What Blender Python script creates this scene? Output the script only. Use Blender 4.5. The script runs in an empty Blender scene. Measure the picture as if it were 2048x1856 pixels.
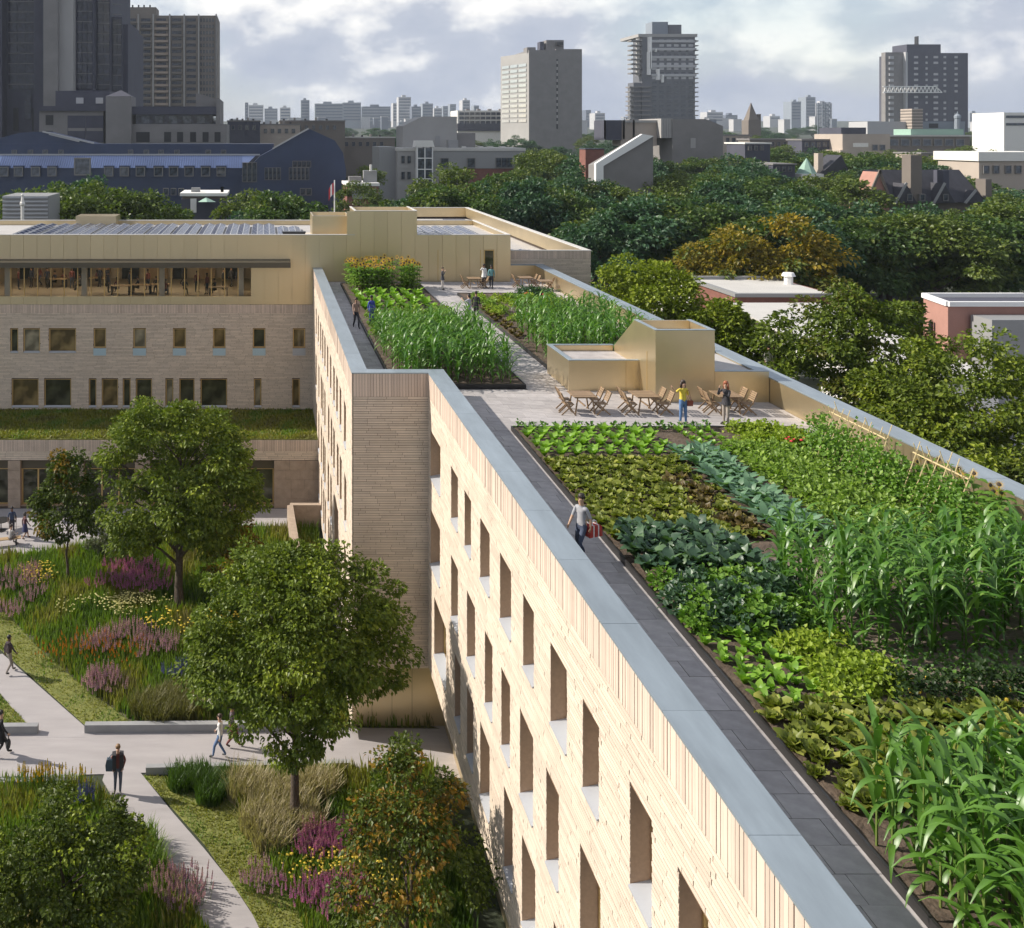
import bpy, bmesh, math, random
import numpy as np
from mathutils import Vector, Matrix
random.seed(7); RNG = np.random.default_rng(7)
SC = bpy.context.scene
COL = SC.collection
R = math.radians

# ------------------------------------------------------------------ camera, sky, sun, exposure
CAMZ, FPX, VX, VY = 26.5, 1900.0, 528.0, 271.5
cam = bpy.data.cameras.new('camera'); camo = bpy.data.objects.new('camera', cam); COL.objects.link(camo)
camo.location = (0, 0, CAMZ); camo.rotation_euler = (R(90), 0, 0)
cam.sensor_fit = 'HORIZONTAL'; cam.sensor_width = 36; cam.lens = 36 * FPX / 2048
cam.shift_x = (1024 - VX) / 2048; cam.shift_y = -(928 - VY) / 2048
cam.clip_start = 0.5; cam.clip_end = 20000
SC.camera = camo
SUN_EL, SUN_DIR = R(34), Vector((0.970, -0.242, 0))
sl = bpy.data.lights.new('sun', 'SUN'); so = bpy.data.objects.new('sun', sl); COL.objects.link(so)
sl.energy = 5.0; sl.angle = R(0.55); sl.color = (1.0, 0.93, 0.82)
ld = Vector((SUN_DIR.x * math.cos(SUN_EL), SUN_DIR.y * math.cos(SUN_EL), -math.sin(SUN_EL)))
so.rotation_euler = ld.to_track_quat('-Z', 'Y').to_euler()
W = bpy.data.worlds.new('World'); SC.world = W; W.use_nodes = True
nt = W.node_tree; nt.nodes.clear()
def N(t, typ, **kw):
    n = t.nodes.new(typ)
    for k, v in kw.items():
        if k in n.inputs: n.inputs[k].default_value = v
        else: setattr(n, k, v)
    return n
def L(t, a, b): t.links.new(a, b)
wo = N(nt, 'ShaderNodeOutputWorld'); bg = N(nt, 'ShaderNodeBackground'); bg.inputs['Strength'].default_value = 0.1
sky = N(nt, 'ShaderNodeTexSky', sky_type='NISHITA', sun_disc=False, sun_elevation=SUN_EL)
sky.sun_rotation = math.atan2(-SUN_DIR.x, -SUN_DIR.y)
tc = N(nt, 'ShaderNodeTexCoord'); mp = N(nt, 'ShaderNodeMapping'); mp.inputs['Scale'].default_value = (1, 1, 1.7)
mp.inputs['Location'].default_value = (0.35, 0.1, 0.0)
L(nt, tc.outputs['Generated'], mp.inputs['Vector'])
n1 = N(nt, 'ShaderNodeTexNoise', Scale=10.0, Detail=12.0, Roughness=0.55, Distortion=0.0); L(nt, mp.outputs[0], n1.inputs['Vector'])
r1 = N(nt, 'ShaderNodeValToRGB'); e = r1.color_ramp.elements
e[0].position = 0.36; e[0].color = (3.55, 3.95, 4.85, 1); e[1].position = 0.70; e[1].color = (8.2, 8.1, 7.9, 1)
x = r1.color_ramp.elements.new(0.53); x.color = (4.2, 4.55, 5.3, 1)
sx_ = N(nt, 'ShaderNodeSeparateXYZ'); L(nt, tc.outputs['Generated'], sx_.inputs[0])
el_ = N(nt, 'ShaderNodeMapRange'); el_.inputs['From Min'].default_value = .02; el_.inputs['From Max'].default_value = .16; el_.inputs['To Min'].default_value = -.06; el_.inputs['To Max'].default_value = .13
L(nt, sx_.outputs['Z'], el_.inputs['Value']); ad0 = N(nt, 'ShaderNodeMath', operation='ADD'); L(nt, n1.outputs['Fac'], ad0.inputs[0]); L(nt, el_.outputs[0], ad0.inputs[1])
e2_ = N(nt, 'ShaderNodeMapRange'); e2_.inputs['From Min'].default_value = .17; e2_.inputs['From Max'].default_value = .45; e2_.inputs['To Max'].default_value = -.16
L(nt, sx_.outputs['Z'], e2_.inputs['Value']); ad_ = N(nt, 'ShaderNodeMath', operation='ADD'); L(nt, ad0.outputs[0], ad_.inputs[0]); L(nt, e2_.outputs[0], ad_.inputs[1])
L(nt, ad_.outputs[0], r1.inputs[0])
n2 = N(nt, 'ShaderNodeTexNoise', Scale=2.1, Detail=5.0, Roughness=0.5); L(nt, mp.outputs[0], n2.inputs['Vector'])
r2 = N(nt, 'ShaderNodeValToRGB'); e = r2.color_ramp.elements
e[0].position = 0.38; e[0].color = (.55, .55, .55, 1); e[1].position = 0.5; e[1].color = (1, 1, 1, 1)
L(nt, n2.outputs['Fac'], r2.inputs[0])
mx = N(nt, 'ShaderNodeMix', data_type='RGBA'); L(nt, r2.outputs[0], mx.inputs['Factor'])
sc2 = N(nt, 'ShaderNodeMix', data_type='RGBA', blend_type='MULTIPLY'); sc2.inputs['Factor'].default_value = 1
sc2.inputs['B'].default_value = (1.35, 1.3, 1.2, 1)
L(nt, sky.outputs[0], sc2.inputs['A']); L(nt, sc2.outputs['Result'], mx.inputs['A']); L(nt, r1.outputs[0], mx.inputs['B'])
L(nt, mx.outputs['Result'], bg.inputs['Color']); L(nt, bg.outputs[0], wo.inputs['Surface'])
SC.view_settings.view_transform = 'Standard'; SC.view_settings.look = 'None'; SC.view_settings.gamma = 1
SC.view_settings.use_curve_mapping = False; SC.view_settings.exposure = 0.42
HAZE = .000095
SC.render.engine = 'CYCLES'
cy = SC.cycles; cy.use_denoising = True; cy.max_bounces = 6; cy.diffuse_bounces = 3; cy.glossy_bounces = 3
cy.transmission_bounces = 4; cy.transparent_max_bounces = 8; cy.volume_bounces = 0
cy.use_adaptive_sampling = True; cy.adaptive_threshold = 0.02
cy.sample_clamp_indirect = 4.0

# ------------------------------------------------------------------ helpers
def P(px, py, Y):            # the point seen at a photo pixel, at depth Y
    return ((px - VX) * Y / FPX, Y, CAMZ - (py - VY) * Y / FPX)
def PX(px, Y): return (px - VX) * Y / FPX
def PZ(py, Y): return CAMZ - (py - VY) * Y / FPX
def G(px, py, z=0.0):        # the point at height z seen at a photo pixel
    Y = FPX * (CAMZ - z) / (py - VY); return ((px - VX) * Y / FPX, Y, z)
def TZ(Y): return 0.0 if Y < 95 else 0.0185 * (Y - 95)

def mat(name, col, rough=0.8, metal=0.0, spec=0.5, var=0.0, vs=3.0, bump=0.0, bs=20.0, island=0.0, obrand=0.0, col2=None, coords='Object', det=4.0, stretch=None):
    m = bpy.data.materials.new(name); m.use_nodes = True; t = m.node_tree; b = t.nodes['Principled BSDF']
    b.inputs['Roughness'].default_value = rough; b.inputs['Metallic'].default_value = metal
    b.inputs['Specular IOR Level'].default_value = spec
    c = (*col, 1)
    b.inputs['Base Color'].default_value = c
    src = None
    tcn = None
    if var or bump:
        tcn = N(t, 'ShaderNodeTexCoord'); vec = tcn.outputs[coords]
        if stretch:
            mpn = N(t, 'ShaderNodeMapping'); mpn.inputs['Scale'].default_value = stretch; L(t, vec, mpn.inputs['Vector']); vec = mpn.outputs[0]
    if var:
        nz = N(t, 'ShaderNodeTexNoise', Scale=vs, Detail=det, Roughness=0.6); L(t, vec, nz.inputs['Vector'])
        rp = N(t, 'ShaderNodeValToRGB'); e = rp.color_ramp.elements
        e[0].position = .3; e[1].position = .7
        if col2: e[0].color = c; e[1].color = (*col2, 1)
        else:
            e[0].color = (*[v * (1 - var) for v in col], 1); e[1].color = (*[min(1, v * (1 + var)) for v in col], 1)
        L(t, nz.outputs['Fac'], rp.inputs[0]); src = rp.outputs[0]
    if island or obrand:
        fac = None
        ge = N(t, 'ShaderNodeNewGeometry'); oi = N(t, 'ShaderNodeObjectInfo')
        ad = N(t, 'ShaderNodeMath', operation='ADD'); L(t, ge.outputs['Random Per Island'], ad.inputs[0])
        if obrand: L(t, oi.outputs['Random'], ad.inputs[1])
        else: ad.inputs[1].default_value = 0
        fr = N(t, 'ShaderNodeMath', operation='FRACT'); L(t, ad.outputs[0], fr.inputs[0])
        amt = max(island, obrand)
        rp = N(t, 'ShaderNodeValToRGB'); e = rp.color_ramp.elements
        if col2 and not var:
            e[0].color = c; e[1].color = (*col2, 1); L(t, fr.outputs[0], rp.inputs[0]); src = rp.outputs[0]
        else:
            e[0].color = (1 - amt, 1 - amt, 1 - amt, 1); e[1].color = (1 + amt, 1 + amt, 1 + amt, 1)
            L(t, fr.outputs[0], rp.inputs[0])
            mm = N(t, 'ShaderNodeMix', data_type='RGBA', blend_type='MULTIPLY'); mm.inputs['Factor'].default_value = 1
            if src: L(t, src, mm.inputs['A'])
            else: mm.inputs['A'].default_value = c
            L(t, rp.outputs[0], mm.inputs['B']); src = mm.outputs['Result']
    if src: L(t, src, b.inputs['Base Color'])
    if bump:
        nb = N(t, 'ShaderNodeTexNoise', Scale=bs, Detail=3.0); L(t, vec, nb.inputs['Vector'])
        bp = N(t, 'ShaderNodeBump', Strength=bump, Distance=0.05); L(t, nb.outputs['Fac'], bp.inputs['Height']); L(t, bp.outputs[0], b.inputs['Normal'])
    return m
def leafmat(name, c1, c2, c3=None, trans=0.3, gloss=0.02, rough=0.45):
    m = bpy.data.materials.new(name); m.use_nodes = True; t = m.node_tree; t.nodes.clear()
    o = N(t, 'ShaderNodeOutputMaterial'); ge = N(t, 'ShaderNodeNewGeometry'); oi = N(t, 'ShaderNodeObjectInfo')
    rp = N(t, 'ShaderNodeValToRGB'); e = rp.color_ramp.elements
    e[0].color = (*c1, 1); e[1].color = (*c2, 1)
    if c3: e[1].position = .75; x = e.new(1.0); x.color = (*c3, 1)
    ad = N(t, 'ShaderNodeMath', operation='ADD'); L(t, ge.outputs['Random Per Island'], ad.inputs[0])
    mu = N(t, 'ShaderNodeMath', operation='MULTIPLY'); L(t, oi.outputs['Random'], mu.inputs[0]); mu.inputs[1].default_value = .25; L(t, mu.outputs[0], ad.inputs[1])
    m2 = N(t, 'ShaderNodeMath', operation='MULTIPLY'); L(t, ad.outputs[0], m2.inputs[0]); m2.inputs[1].default_value = .8
    L(t, m2.outputs[0], rp.inputs[0])
    d = N(t, 'ShaderNodeBsdfDiffuse'); tr = N(t, 'ShaderNodeBsdfTranslucent'); g = N(t, 'ShaderNodeBsdfGlossy', Roughness=rough)
    L(t, rp.outputs[0], d.inputs['Color'])
    br = N(t, 'ShaderNodeMix', data_type='RGBA', blend_type='MULTIPLY'); br.inputs['Factor'].default_value = 1; br.inputs['B'].default_value = (1.3, 1.5, .6, 1)
    L(t, rp.outputs[0], br.inputs['A']); L(t, br.outputs['Result'], tr.inputs['Color'])
    m1 = N(t, 'ShaderNodeMixShader'); m1.inputs[0].default_value = trans; L(t, d.outputs[0], m1.inputs[1]); L(t, tr.outputs[0], m1.inputs[2])
    m3 = N(t, 'ShaderNodeMixShader'); m3.inputs[0].default_value = gloss; L(t, m1.outputs[0], m3.inputs[1]); L(t, g.outputs[0], m3.inputs[2])
    L(t, m3.outputs[0], o.inputs['Surface'])
    return m

class MB:
    def __init__(s): s.v = []; s.f = []; s.m = []
    def add(s, vs, fs, mi=0):
        o = len(s.v); s.v += [tuple(p) for p in vs]
        for f in fs: s.f.append([i + o for i in f]); s.m.append(mi)
        return s
    def box(s, x0, x1, y0, y1, z0, z1, mi=0):
        v = [(x0,y0,z0),(x1,y0,z0),(x1,y1,z0),(x0,y1,z0),(x0,y0,z1),(x1,y0,z1),(x1,y1,z1),(x0,y1,z1)]
        return s.add(v, [(0,3,2,1),(4,5,6,7),(0,1,5,4),(1,2,6,5),(2,3,7,6),(3,0,4,7)], mi)
    def quad(s, a, b, c, d, mi=0): return s.add([a, b, c, d], [(0,1,2,3)], mi)
    def prism(s, poly, h0, h1, axis='z', mi=0):
        n = len(poly)
        def pt(p, h): return (p[0], p[1], h) if axis == 'z' else ((p[0], h, p[1]) if axis == 'y' else (h, p[0], p[1]))
        v = [pt(p, h0) for p in poly] + [pt(p, h1) for p in poly]
        fs = [tuple(range(n))[::-1], tuple(range(n, 2*n))] + [(i, (i+1) % n, n + (i+1) % n, n + i) for i in range(n)]
        return s.add(v, fs, mi)
    def bar(s, a, b, w, h, mi=0, up=(0,0,1)):
        a, b = Vector(a), Vector(b); d = (b - a).normalized(); u = Vector(up)
        if abs(d.dot(u)) > .98: u = Vector((0, 1, 0))
        x = d.cross(u).normalized() * w / 2; y = x.cross(d).normalized() * h / 2
        v = [a-x-y, a+x-y, a+x+y, a-x+y, b-x-y, b+x-y, b+x+y, b-x+y]
        return s.add(v, [(0,3,2,1),(4,5,6,7),(0,1,5,4),(1,2,6,5),(2,3,7,6),(3,0,4,7)], mi)
    def tube(s, a, b, r0, r1, n=7, mi=0, cap=True):
        a, b = Vector(a), Vector(b); d = (b - a).normalized(); u = Vector((0,0,1)) if abs(d.z) < .95 else Vector((1,0,0))
        x = d.cross(u).normalized(); y = x.cross(d)
        v = [a + (x*math.cos(t)+y*math.sin(t))*r0 for t in [2*math.pi*i/n for i in range(n)]] + [b + (x*math.cos(t)+y*math.sin(t))*r1 for t in [2*math.pi*i/n for i in range(n)]]
        fs = [(i, (i+1) % n, n+(i+1) % n, n+i) for i in range(n)]
        if cap: fs += [tuple(range(n))[::-1], tuple(range(n, 2*n))]
        return s.add(v, fs, mi)
    def ball(s, c, r, n=8, k=5, mi=0, sz=(1,1,1)):
        v = []; fs = []
        for j in range(k + 1):
            a = math.pi * j / k
            for i in range(n):
                b = 2 * math.pi * i / n
                v.append((c[0]+r*sz[0]*math.sin(a)*math.cos(b), c[1]+r*sz[1]*math.sin(a)*math.sin(b), c[2]+r*sz[2]*math.cos(a)))
        for j in range(k):
            for i in range(n): fs.append((j*n+i, (j+1)*n+i, (j+1)*n+(i+1) % n, j*n+(i+1) % n))
        return s.add(v, fs, mi)
    def mesh(s, name, mats, smooth=False):
        me = bpy.data.meshes.new(name); me.from_pydata(s.v, [], s.f)
        for m in (mats if isinstance(mats, (list, tuple)) else [mats]): me.materials.append(m)
        if len(me.materials) > 1: me.polygons.foreach_set('material_index', s.m)
        me.polygons.foreach_set('use_smooth', [bool(smooth)] * len(s.f))
        me.update(); return me
    def build(s, name, mats, parent=None, smooth=False): return ob(name, s.mesh(name, mats, smooth), parent)
def ob(name, me, parent=None, loc=None, rz=None, sc=None):
    o = bpy.data.objects.new(name, me); COL.objects.link(o)
    if parent: o.parent = parent
    if loc is not None: o.location = loc
    if rz is not None: o.rotation_euler = rz if hasattr(rz, '__len__') else (0, 0, rz)
    if sc is not None: o.scale = sc if hasattr(sc, '__len__') else (sc, sc, sc)
    return o
def tag(o, label, cat, group=None):
    o['label'] = label; o['category'] = cat
    if group: o['group'] = group
    return o
def thing(name, label, cat, loc=(0,0,0), rz=0, group=None):
    return tag(ob(name, None, None, loc, rz), label, cat, group)
def kind(o, k): o['kind'] = k; return o
def npmesh(name, V, F, mats, mi=None, smooth=False):      # V (n,3), F (m,k) all faces with k corners
    me = bpy.data.meshes.new(name); V = np.asarray(V, np.float32); F = np.asarray(F, np.int32); k = F.shape[1]
    me.vertices.add(len(V)); me.vertices.foreach_set('co', V.ravel())
    me.loops.add(F.size); me.loops.foreach_set('vertex_index', F.ravel())
    me.polygons.add(len(F)); me.polygons.foreach_set('loop_start', np.arange(0, F.size, k, dtype=np.int32))
    for m in (mats if isinstance(mats, (list, tuple)) else [mats]): me.materials.append(m)
    if mi is not None: me.polygons.foreach_set('material_index', np.asarray(mi, np.int32))
    me.polygons.foreach_set('use_smooth', np.full(len(F), bool(smooth)))
    me.update(calc_edges=True); me.validate(); return me
def leaf_arrays(C, D, Nn, ln, wd, fold=0.25, droop=0.0):  # each leaf: base, left, tip, right, folded along its middle
    D = D / (np.linalg.norm(D, axis=1, keepdims=True) + 1e-9)
    S = np.cross(D, Nn); S /= (np.linalg.norm(S, axis=1, keepdims=True) + 1e-9); U = np.cross(S, D)
    ln = np.asarray(ln)[:, None]; wd = np.asarray(wd)[:, None]
    tip = C + D * ln - np.array([0, 0, 1]) * ln * droop
    l = C + D * ln * .45 + S * wd * .5 + U * wd * fold; r = C + D * ln * .45 - S * wd * .5 + U * wd * fold
    V = np.stack([C, l, tip, r], 1).reshape(-1, 3); n = len(C)
    b = np.arange(n)[:, None] * 4
    F = np.concatenate([b + np.array([[0, 2, 1]]), b + np.array([[0, 3, 2]])], 0)
    return V, F
def cut(u0, u1, spans):                                   # interval u0..u1 minus the spans
    out = [(u0, u1)]
    for a, b in spans:
        nx = []
        for c, d in out:
            if b <= c or a >= d: nx.append((c, d))
            else:
                if a > c: nx.append((c, a))
                if b < d: nx.append((b, d))
        out = nx
    return [(c, d) for c, d in out if d - c > 0.03]

# ------------------------------------------------------------------ materials
M = {}
M['mortar'] = mat('mortar', (.085,.062,.048), .9)
M['brick'] = mat('long_brick', (.60,.50,.405), .85, var=.07, vs=1.2, island=.11, bump=.15, bs=30)
M['brick_piece'] = mat('long_brick_piece', (.60,.50,.405), .85, var=.07, vs=1.2, obrand=.11, bump=.15, bs=30)
M['soldier'] = mat('soldier_brick', (.56,.45,.37), .85, var=.08, vs=2, obrand=.14, island=.1)
M['stoneblock'] = mat('rough_stone_block', (.34,.265,.205), .9, var=.15, vs=2, bump=.6, bs=5, island=.06)
M['gold'] = mat('champagne_metal', (.66,.54,.345), .34, .85, var=.05, vs=.7)
M['gold_panel'] = mat('champagne_panel', (.65,.53,.335), .36, .8, obrand=.04)
M['gold_frame'] = mat('gold_frame', (.55,.38,.16), .4, .5)
M['coping'] = mat('zinc_coping', (.285,.33,.365), .42, .35, var=.13, vs=.9, obrand=.06, det=8.0, stretch=(3, .6, 1))
M['sill'] = mat('metal_sill', (.42,.43,.46), .5, .2)
M['sillblue'] = mat('pale_blue_panel', (.36,.47,.53), .6)
M['jamb'] = mat('brick_jamb_shaded', (.36,.24,.16), .85, var=.1, vs=12)  # darker copy of the brick: shade of the reveals is put into the colour
M['paver'] = mat('grey_paver', (.36,.335,.33), .85, var=.16, vs=2.2, obrand=.12, bump=.08, bs=60)
M['paver_stuff'] = mat('grey_paver_far', (.36,.335,.33), .85, var=.14, vs=2.2, island=.12)
M['paver_bed'] = mat('paver_joint', (.16,.15,.15), .9)
M['darkpaver'] = mat('dark_paver', (.235,.235,.25), .85, var=.12, vs=2, obrand=.16, bump=.1, bs=60)
M['roofgrey'] = mat('roof_membrane', (.42,.40,.385), .9, var=.1, vs=.6)
M['soil'] = mat('garden_soil', (.060,.042,.030), .95, var=.4, vs=2.5, bump=1.0, bs=9, col2=(.12,.085,.06))
M['mulch'] = mat('straw_mulch', (.21,.165,.125), .95, var=.3, vs=9, bump=.8, bs=16, stretch=(1,4,1))
M['steel_edge'] = mat('dark_steel', (.035,.033,.033), .5, .3)
M['path'] = mat('pale_concrete_path', (.335,.31,.31), .85, var=.10, vs=.8, bump=.08, bs=30, stretch=(.5,2.5,1), det=8.0)
M['lowwall'] = mat('grey_concrete_wall', (.27,.27,.275), .8, var=.1, vs=1.5)
M['ground'] = mat('ground_earth', (.035,.045,.025), .95, var=.3, vs=.02)
M['lawn'] = mat('lawn_turf', (.12,.14,.03), .95, var=.3, vs=2.5, bump=.8, bs=12, col2=(.19,.19,.045))
M['meadowsoil'] = mat('meadow_soil', (.05,.06,.022), .95, var=.4, vs=1.2, col2=(.09,.085,.035), bump=.7, bs=6)
M['bark'] = mat('tree_bark', (.075,.055,.04), .9, var=.3, vs=6, bump=.6, bs=18)
M['wood'] = mat('teak_slat', (.25,.165,.095), .6, var=.15, vs=5, obrand=.14)
M['bamboo'] = mat('bamboo_cane', (.55,.44,.24), .6)
M['white'] = mat('white_paint', (.78,.77,.75), .6)
M['offwhite'] = mat('off_white', (.52,.50,.47), .75, var=.06, vs=.3)
M['black'] = mat('black_metal', (.02,.02,.022), .45)
M['dark'] = mat('dark_void', (.012,.013,.016), .5)
M['wood_int'] = mat('interior_oak', (.42,.29,.16), .6, var=.1, vs=1)
M['int_wall'] = mat('interior_wall', (.52,.43,.31), .8)
M['int_floor'] = mat('interior_floor', (.45,.38,.29), .5)
def glass(name, dark=(.02,.022,.02), tint=(.9,.92,.88), transp=0.0, rough=.03, refl=.5):
    m = bpy.data.materials.new(name); m.use_nodes = True; t = m.node_tree; t.nodes.clear()
    o = N(t, 'ShaderNodeOutputMaterial'); g = N(t, 'ShaderNodeBsdfGlossy', Roughness=rough); g.inputs['Color'].default_value = (*tint, 1)
    b = N(t, 'ShaderNodeBsdfTransparent') if transp else N(t, 'ShaderNodeBsdfDiffuse')
    if transp: b.inputs['Color'].default_value = (transp, transp, transp * .96, 1)
    else:
        tcn = N(t, 'ShaderNodeTexCoord'); nz = N(t, 'ShaderNodeTexNoise', Scale=.9, Detail=2.0); L(t, tcn.outputs['Object'], nz.inputs['Vector'])
        rp = N(t, 'ShaderNodeValToRGB'); rp.color_ramp.elements[0].position = .4; rp.color_ramp.elements[1].position = .65
        rp.color_ramp.elements[0].color = (*dark, 1); rp.color_ramp.elements[1].color = (*[v * 3 for v in dark], 1)
        L(t, nz.outputs['Fac'], rp.inputs[0]); L(t, rp.outputs[0], b.inputs['Color'])
    fr = N(t, 'ShaderNodeFresnel', IOR=1.5); mu = N(t, 'ShaderNodeMath', operation='MULTIPLY'); L(t, fr.outputs[0], mu.inputs[0]); mu.inputs[1].default_value = refl * 2
    s = N(t, 'ShaderNodeMixShader'); L(t, mu.outputs[0], s.inputs[0]); L(t, b.outputs[0], s.inputs[1]); L(t, g.outputs[0], s.inputs[2]); L(t, s.outputs[0], o.inputs['Surface'])
    return m
M['glass'] = glass('window_glass', (.03,.03,.018)); M['glass_warm'] = glass('window_glass_warm', (.085,.062,.028)); M['glass_blind'] = glass('window_glass_blind', (.13,.115,.08)); M['glass_clear'] = glass('clear_glazing', transp=.85); M['glass_bg'] = glass('far_glass', (.03,.035,.045), refl=.7)  # warm variant: glow of lit rooms is put into the pane colour
def emis(name, col, s):
    m = bpy.data.materials.new(name); m.use_nodes = True; t = m.node_tree; t.nodes.clear()
    o = N(t, 'ShaderNodeOutputMaterial'); e = N(t, 'ShaderNodeEmission', Strength=s); e.inputs['Color'].default_value = (*col, 1); L(t, e.outputs[0], o.inputs['Surface']); return m
M['lamp'] = emis('ceiling_lamp', (1, .82, .58), 16.0)
# ------------------------------------------------------------------ ground, paths, lawns
def grid_sheet(name, poly, z, m, step, amp=0.0, seed=0, kd='structure', zf=None):
    xs = [p[0] for p in poly]; ys = [p[1] for p in poly]
    bm = bmesh.new(); vs = [bm.verts.new((p[0], p[1], z)) for p in poly]; bm.faces.new(vs)
    for ax, lo, hi in ((0, min(xs), max(xs)), (1, min(ys), max(ys))):
        v = lo + step
        while v < hi:
            co = (v, 0, 0) if ax == 0 else (0, v, 0); no = (1, 0, 0) if ax == 0 else (0, 1, 0)
            bmesh.ops.bisect_plane(bm, geom=bm.verts[:] + bm.edges[:] + bm.faces[:], plane_co=co, plane_no=no); v += step
    rr = random.Random(seed)
    for v in bm.verts:
        if amp and not v.is_boundary: v.co.z += rr.uniform(-amp, amp)
        if zf: v.co.z += zf(v.co.x, v.co.y)
    me = bpy.data.meshes.new(name); bm.to_mesh(me); bm.free(); me.materials.append(m)
    return kind(ob(name, me), kd)
ys_ = [-60, 0, 60, 95, 130, 200, 300, 450, 700, 1000, 1500, 2200, 3200, 4500, 6500, 9000]
mb = MB()
for i, y in enumerate(ys_):
    w = 400 + abs(y) * 1.3
    for k in range(9): mb.v.append((-w + 2 * w * k / 8 + y * .2, y, TZ(y) - .03))
    if i:
        for k in range(8): a = (i - 1) * 9 + k; mb.f.append([a, a + 1, a + 10, a + 9]); mb.m.append(0)
kind(mb.build('ground', M['ground']), 'structure')

g = lambda *pts: [G(x, y)[:2] for x, y in pts]
# pale paths: one main promenade, a diagonal one and the curved one towards the camera, the plaza by the building
kind(MB().prism(g((-160,1448),(900,1462),(905,1530),(281,1546),(-160,1560)), -.1, .012, mi=0).build('path', M['path']), 'structure')
kind(MB().prism(g((-60,1318),(5,1308),(168,1452),(170,1475),(70,1475),(-10,1372),(-60,1330)), -.1, .016).build('path', M['path']), 'structure')
curve = [(215,1530),(281,1546),(345,1625),(410,1700),(462,1765),(505,1830),(540,1900),(575,1985)]
curvl = [(540,2010),(470,1930),(420,1868),(375,1800),(330,1740),(285,1680),(240,1620),(205,1560)]
kind(MB().prism(g(*(curve + curvl)), -.1, .02).build('path', M['path']), 'structure')
kind(MB().prism([(-45,60.4),(-15,60.2),(-10.5,62.2),(-4,64.4),(3,64.6),(3.8,67.5),(-45,67.5)], -.1, .012).build('plaza', M['path']), 'structure')
kind(MB().prism([(-.5,42.9),(8.2,42.9),(8.2,39.2),(-.5,39.2)], -.1, .008).build('path', M['path']), 'structure')
# lawns (turf verges along the paths)
LAWNS = [g((-60,1300),(-60,1215),(10,1225),(70,1290),(150,1360),(262,1446),(168,1450),(60,1352),(-4,1296)),
         g((-60,1420),(0,1418),(70,1455),(-60,1462)),
         g((286,1552),(430,1560),(470,1610),(510,1680),(545,1740),(590,1810),(620,1880),(560,1940),(500,1820),(410,1692))]
LAWNS[1] = g((-80,1345),(-10,1380),(62,1456),(-80,1460))
for i, p in enumerate(LAWNS): grid_sheet('lawn', p, .022, M['lawn'], .5, .03, i)
MEADOWS = [[(-26,60.4),(-26,52.0)] + g((-60,1222),(10,1225),(70,1290),(150,1360),(262,1446),(700,1456),(880,1458)) + [(3.6,44.5),(3.6,64.2),(-4,64.0),(-10.5,62.0),(-15,60.0),(-18,60.2)],
           g((430,1552),(880,1540)) + [(7.0,40.0),(7.0,20)] + g((700,1990),(620,1900),(590,1810),(545,1740),(510,1680),(470,1610)),
           g((-80,1572),(165,1568),(215,1600),(270,1680),(330,1755),(385,1830),(440,1910),(500,1990),(-80,1990))]
for i, p in enumerate(MEADOWS): grid_sheet('meadow', p, .018, M['meadowsoil'], .6, .06, 10 + i)
# low concrete walls by the lawns
def lowwall(a, b, h, w, label, nm='retaining_wall'):
    o = MB().bar((a[0], a[1], h / 2), (b[0], b[1], h / 2), w, h).build(nm, M['lowwall']); return tag(o, label, 'low wall')
lowwall(G(170,1463), G(560,1460), .36, .28, 'long grey concrete wall edging the flower meadow behind the promenade')
lowwall(G(-60,1466), G(76,1465), .36, .28, 'short grey concrete wall ending the lawn at the left edge')
lowwall(G(292,1546), G(700,1536), .30, .25, 'grey concrete wall before the tan grasses, near side of the promenade')
lowwall(G(-60,1580), G(158,1572), .38, .35, 'dark grey concrete wall behind the orange pokers above the round bush')
for k, (px, py) in enumerate(((38,1347), (52,1362))):
    pass

# ------------------------------------------------------------------ facades
def mapper(mode, c):
    if mode == 'x': return lambda u, z, d: (c - d, u, z)
    return lambda u, z, d: (u, c - d, z)
def wall_sheet(mp, u0, u1, z0, z1, ops, mb, mi=0, depth=.46, jm=1):
    us = sorted(set([u0, u1] + [min(max(v, u0), u1) for o in ops for v in o[:2]])); zs = sorted(set([z0, z1] + [v for o in ops for v in o[2:4]]))
    for a, b in zip(us, us[1:]):
        run = None
        for c, d in zip(zs, zs[1:]):
            um, zm = (a + b) / 2, (c + d) / 2
            if any(o[0] < um < o[1] and o[2] < zm < o[3] for o in ops):
                if run: mb.quad(mp(a, run[0], 0), mp(b, run[0], 0), mp(b, run[1], 0), mp(a, run[1], 0), mi); run = None
            else: run = (run[0], d) if run else (c, d)
        if run: mb.quad(mp(a, run[0], 0), mp(b, run[0], 0), mp(b, run[1], 0), mp(a, run[1], 0), mi)
    for a, b, c, d in [o[:4] for o in ops]:
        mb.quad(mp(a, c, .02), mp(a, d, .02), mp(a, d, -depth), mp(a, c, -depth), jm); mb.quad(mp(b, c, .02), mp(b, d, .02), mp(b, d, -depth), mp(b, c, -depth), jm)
        mb.quad(mp(a, d, .02), mp(b, d, .02), mp(b, d, -depth), mp(a, d, -depth), jm); mb.quad(mp(a, c, 0), mp(b, c, 0), mp(b, c, -depth), mp(a, c, -depth), jm)
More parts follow.
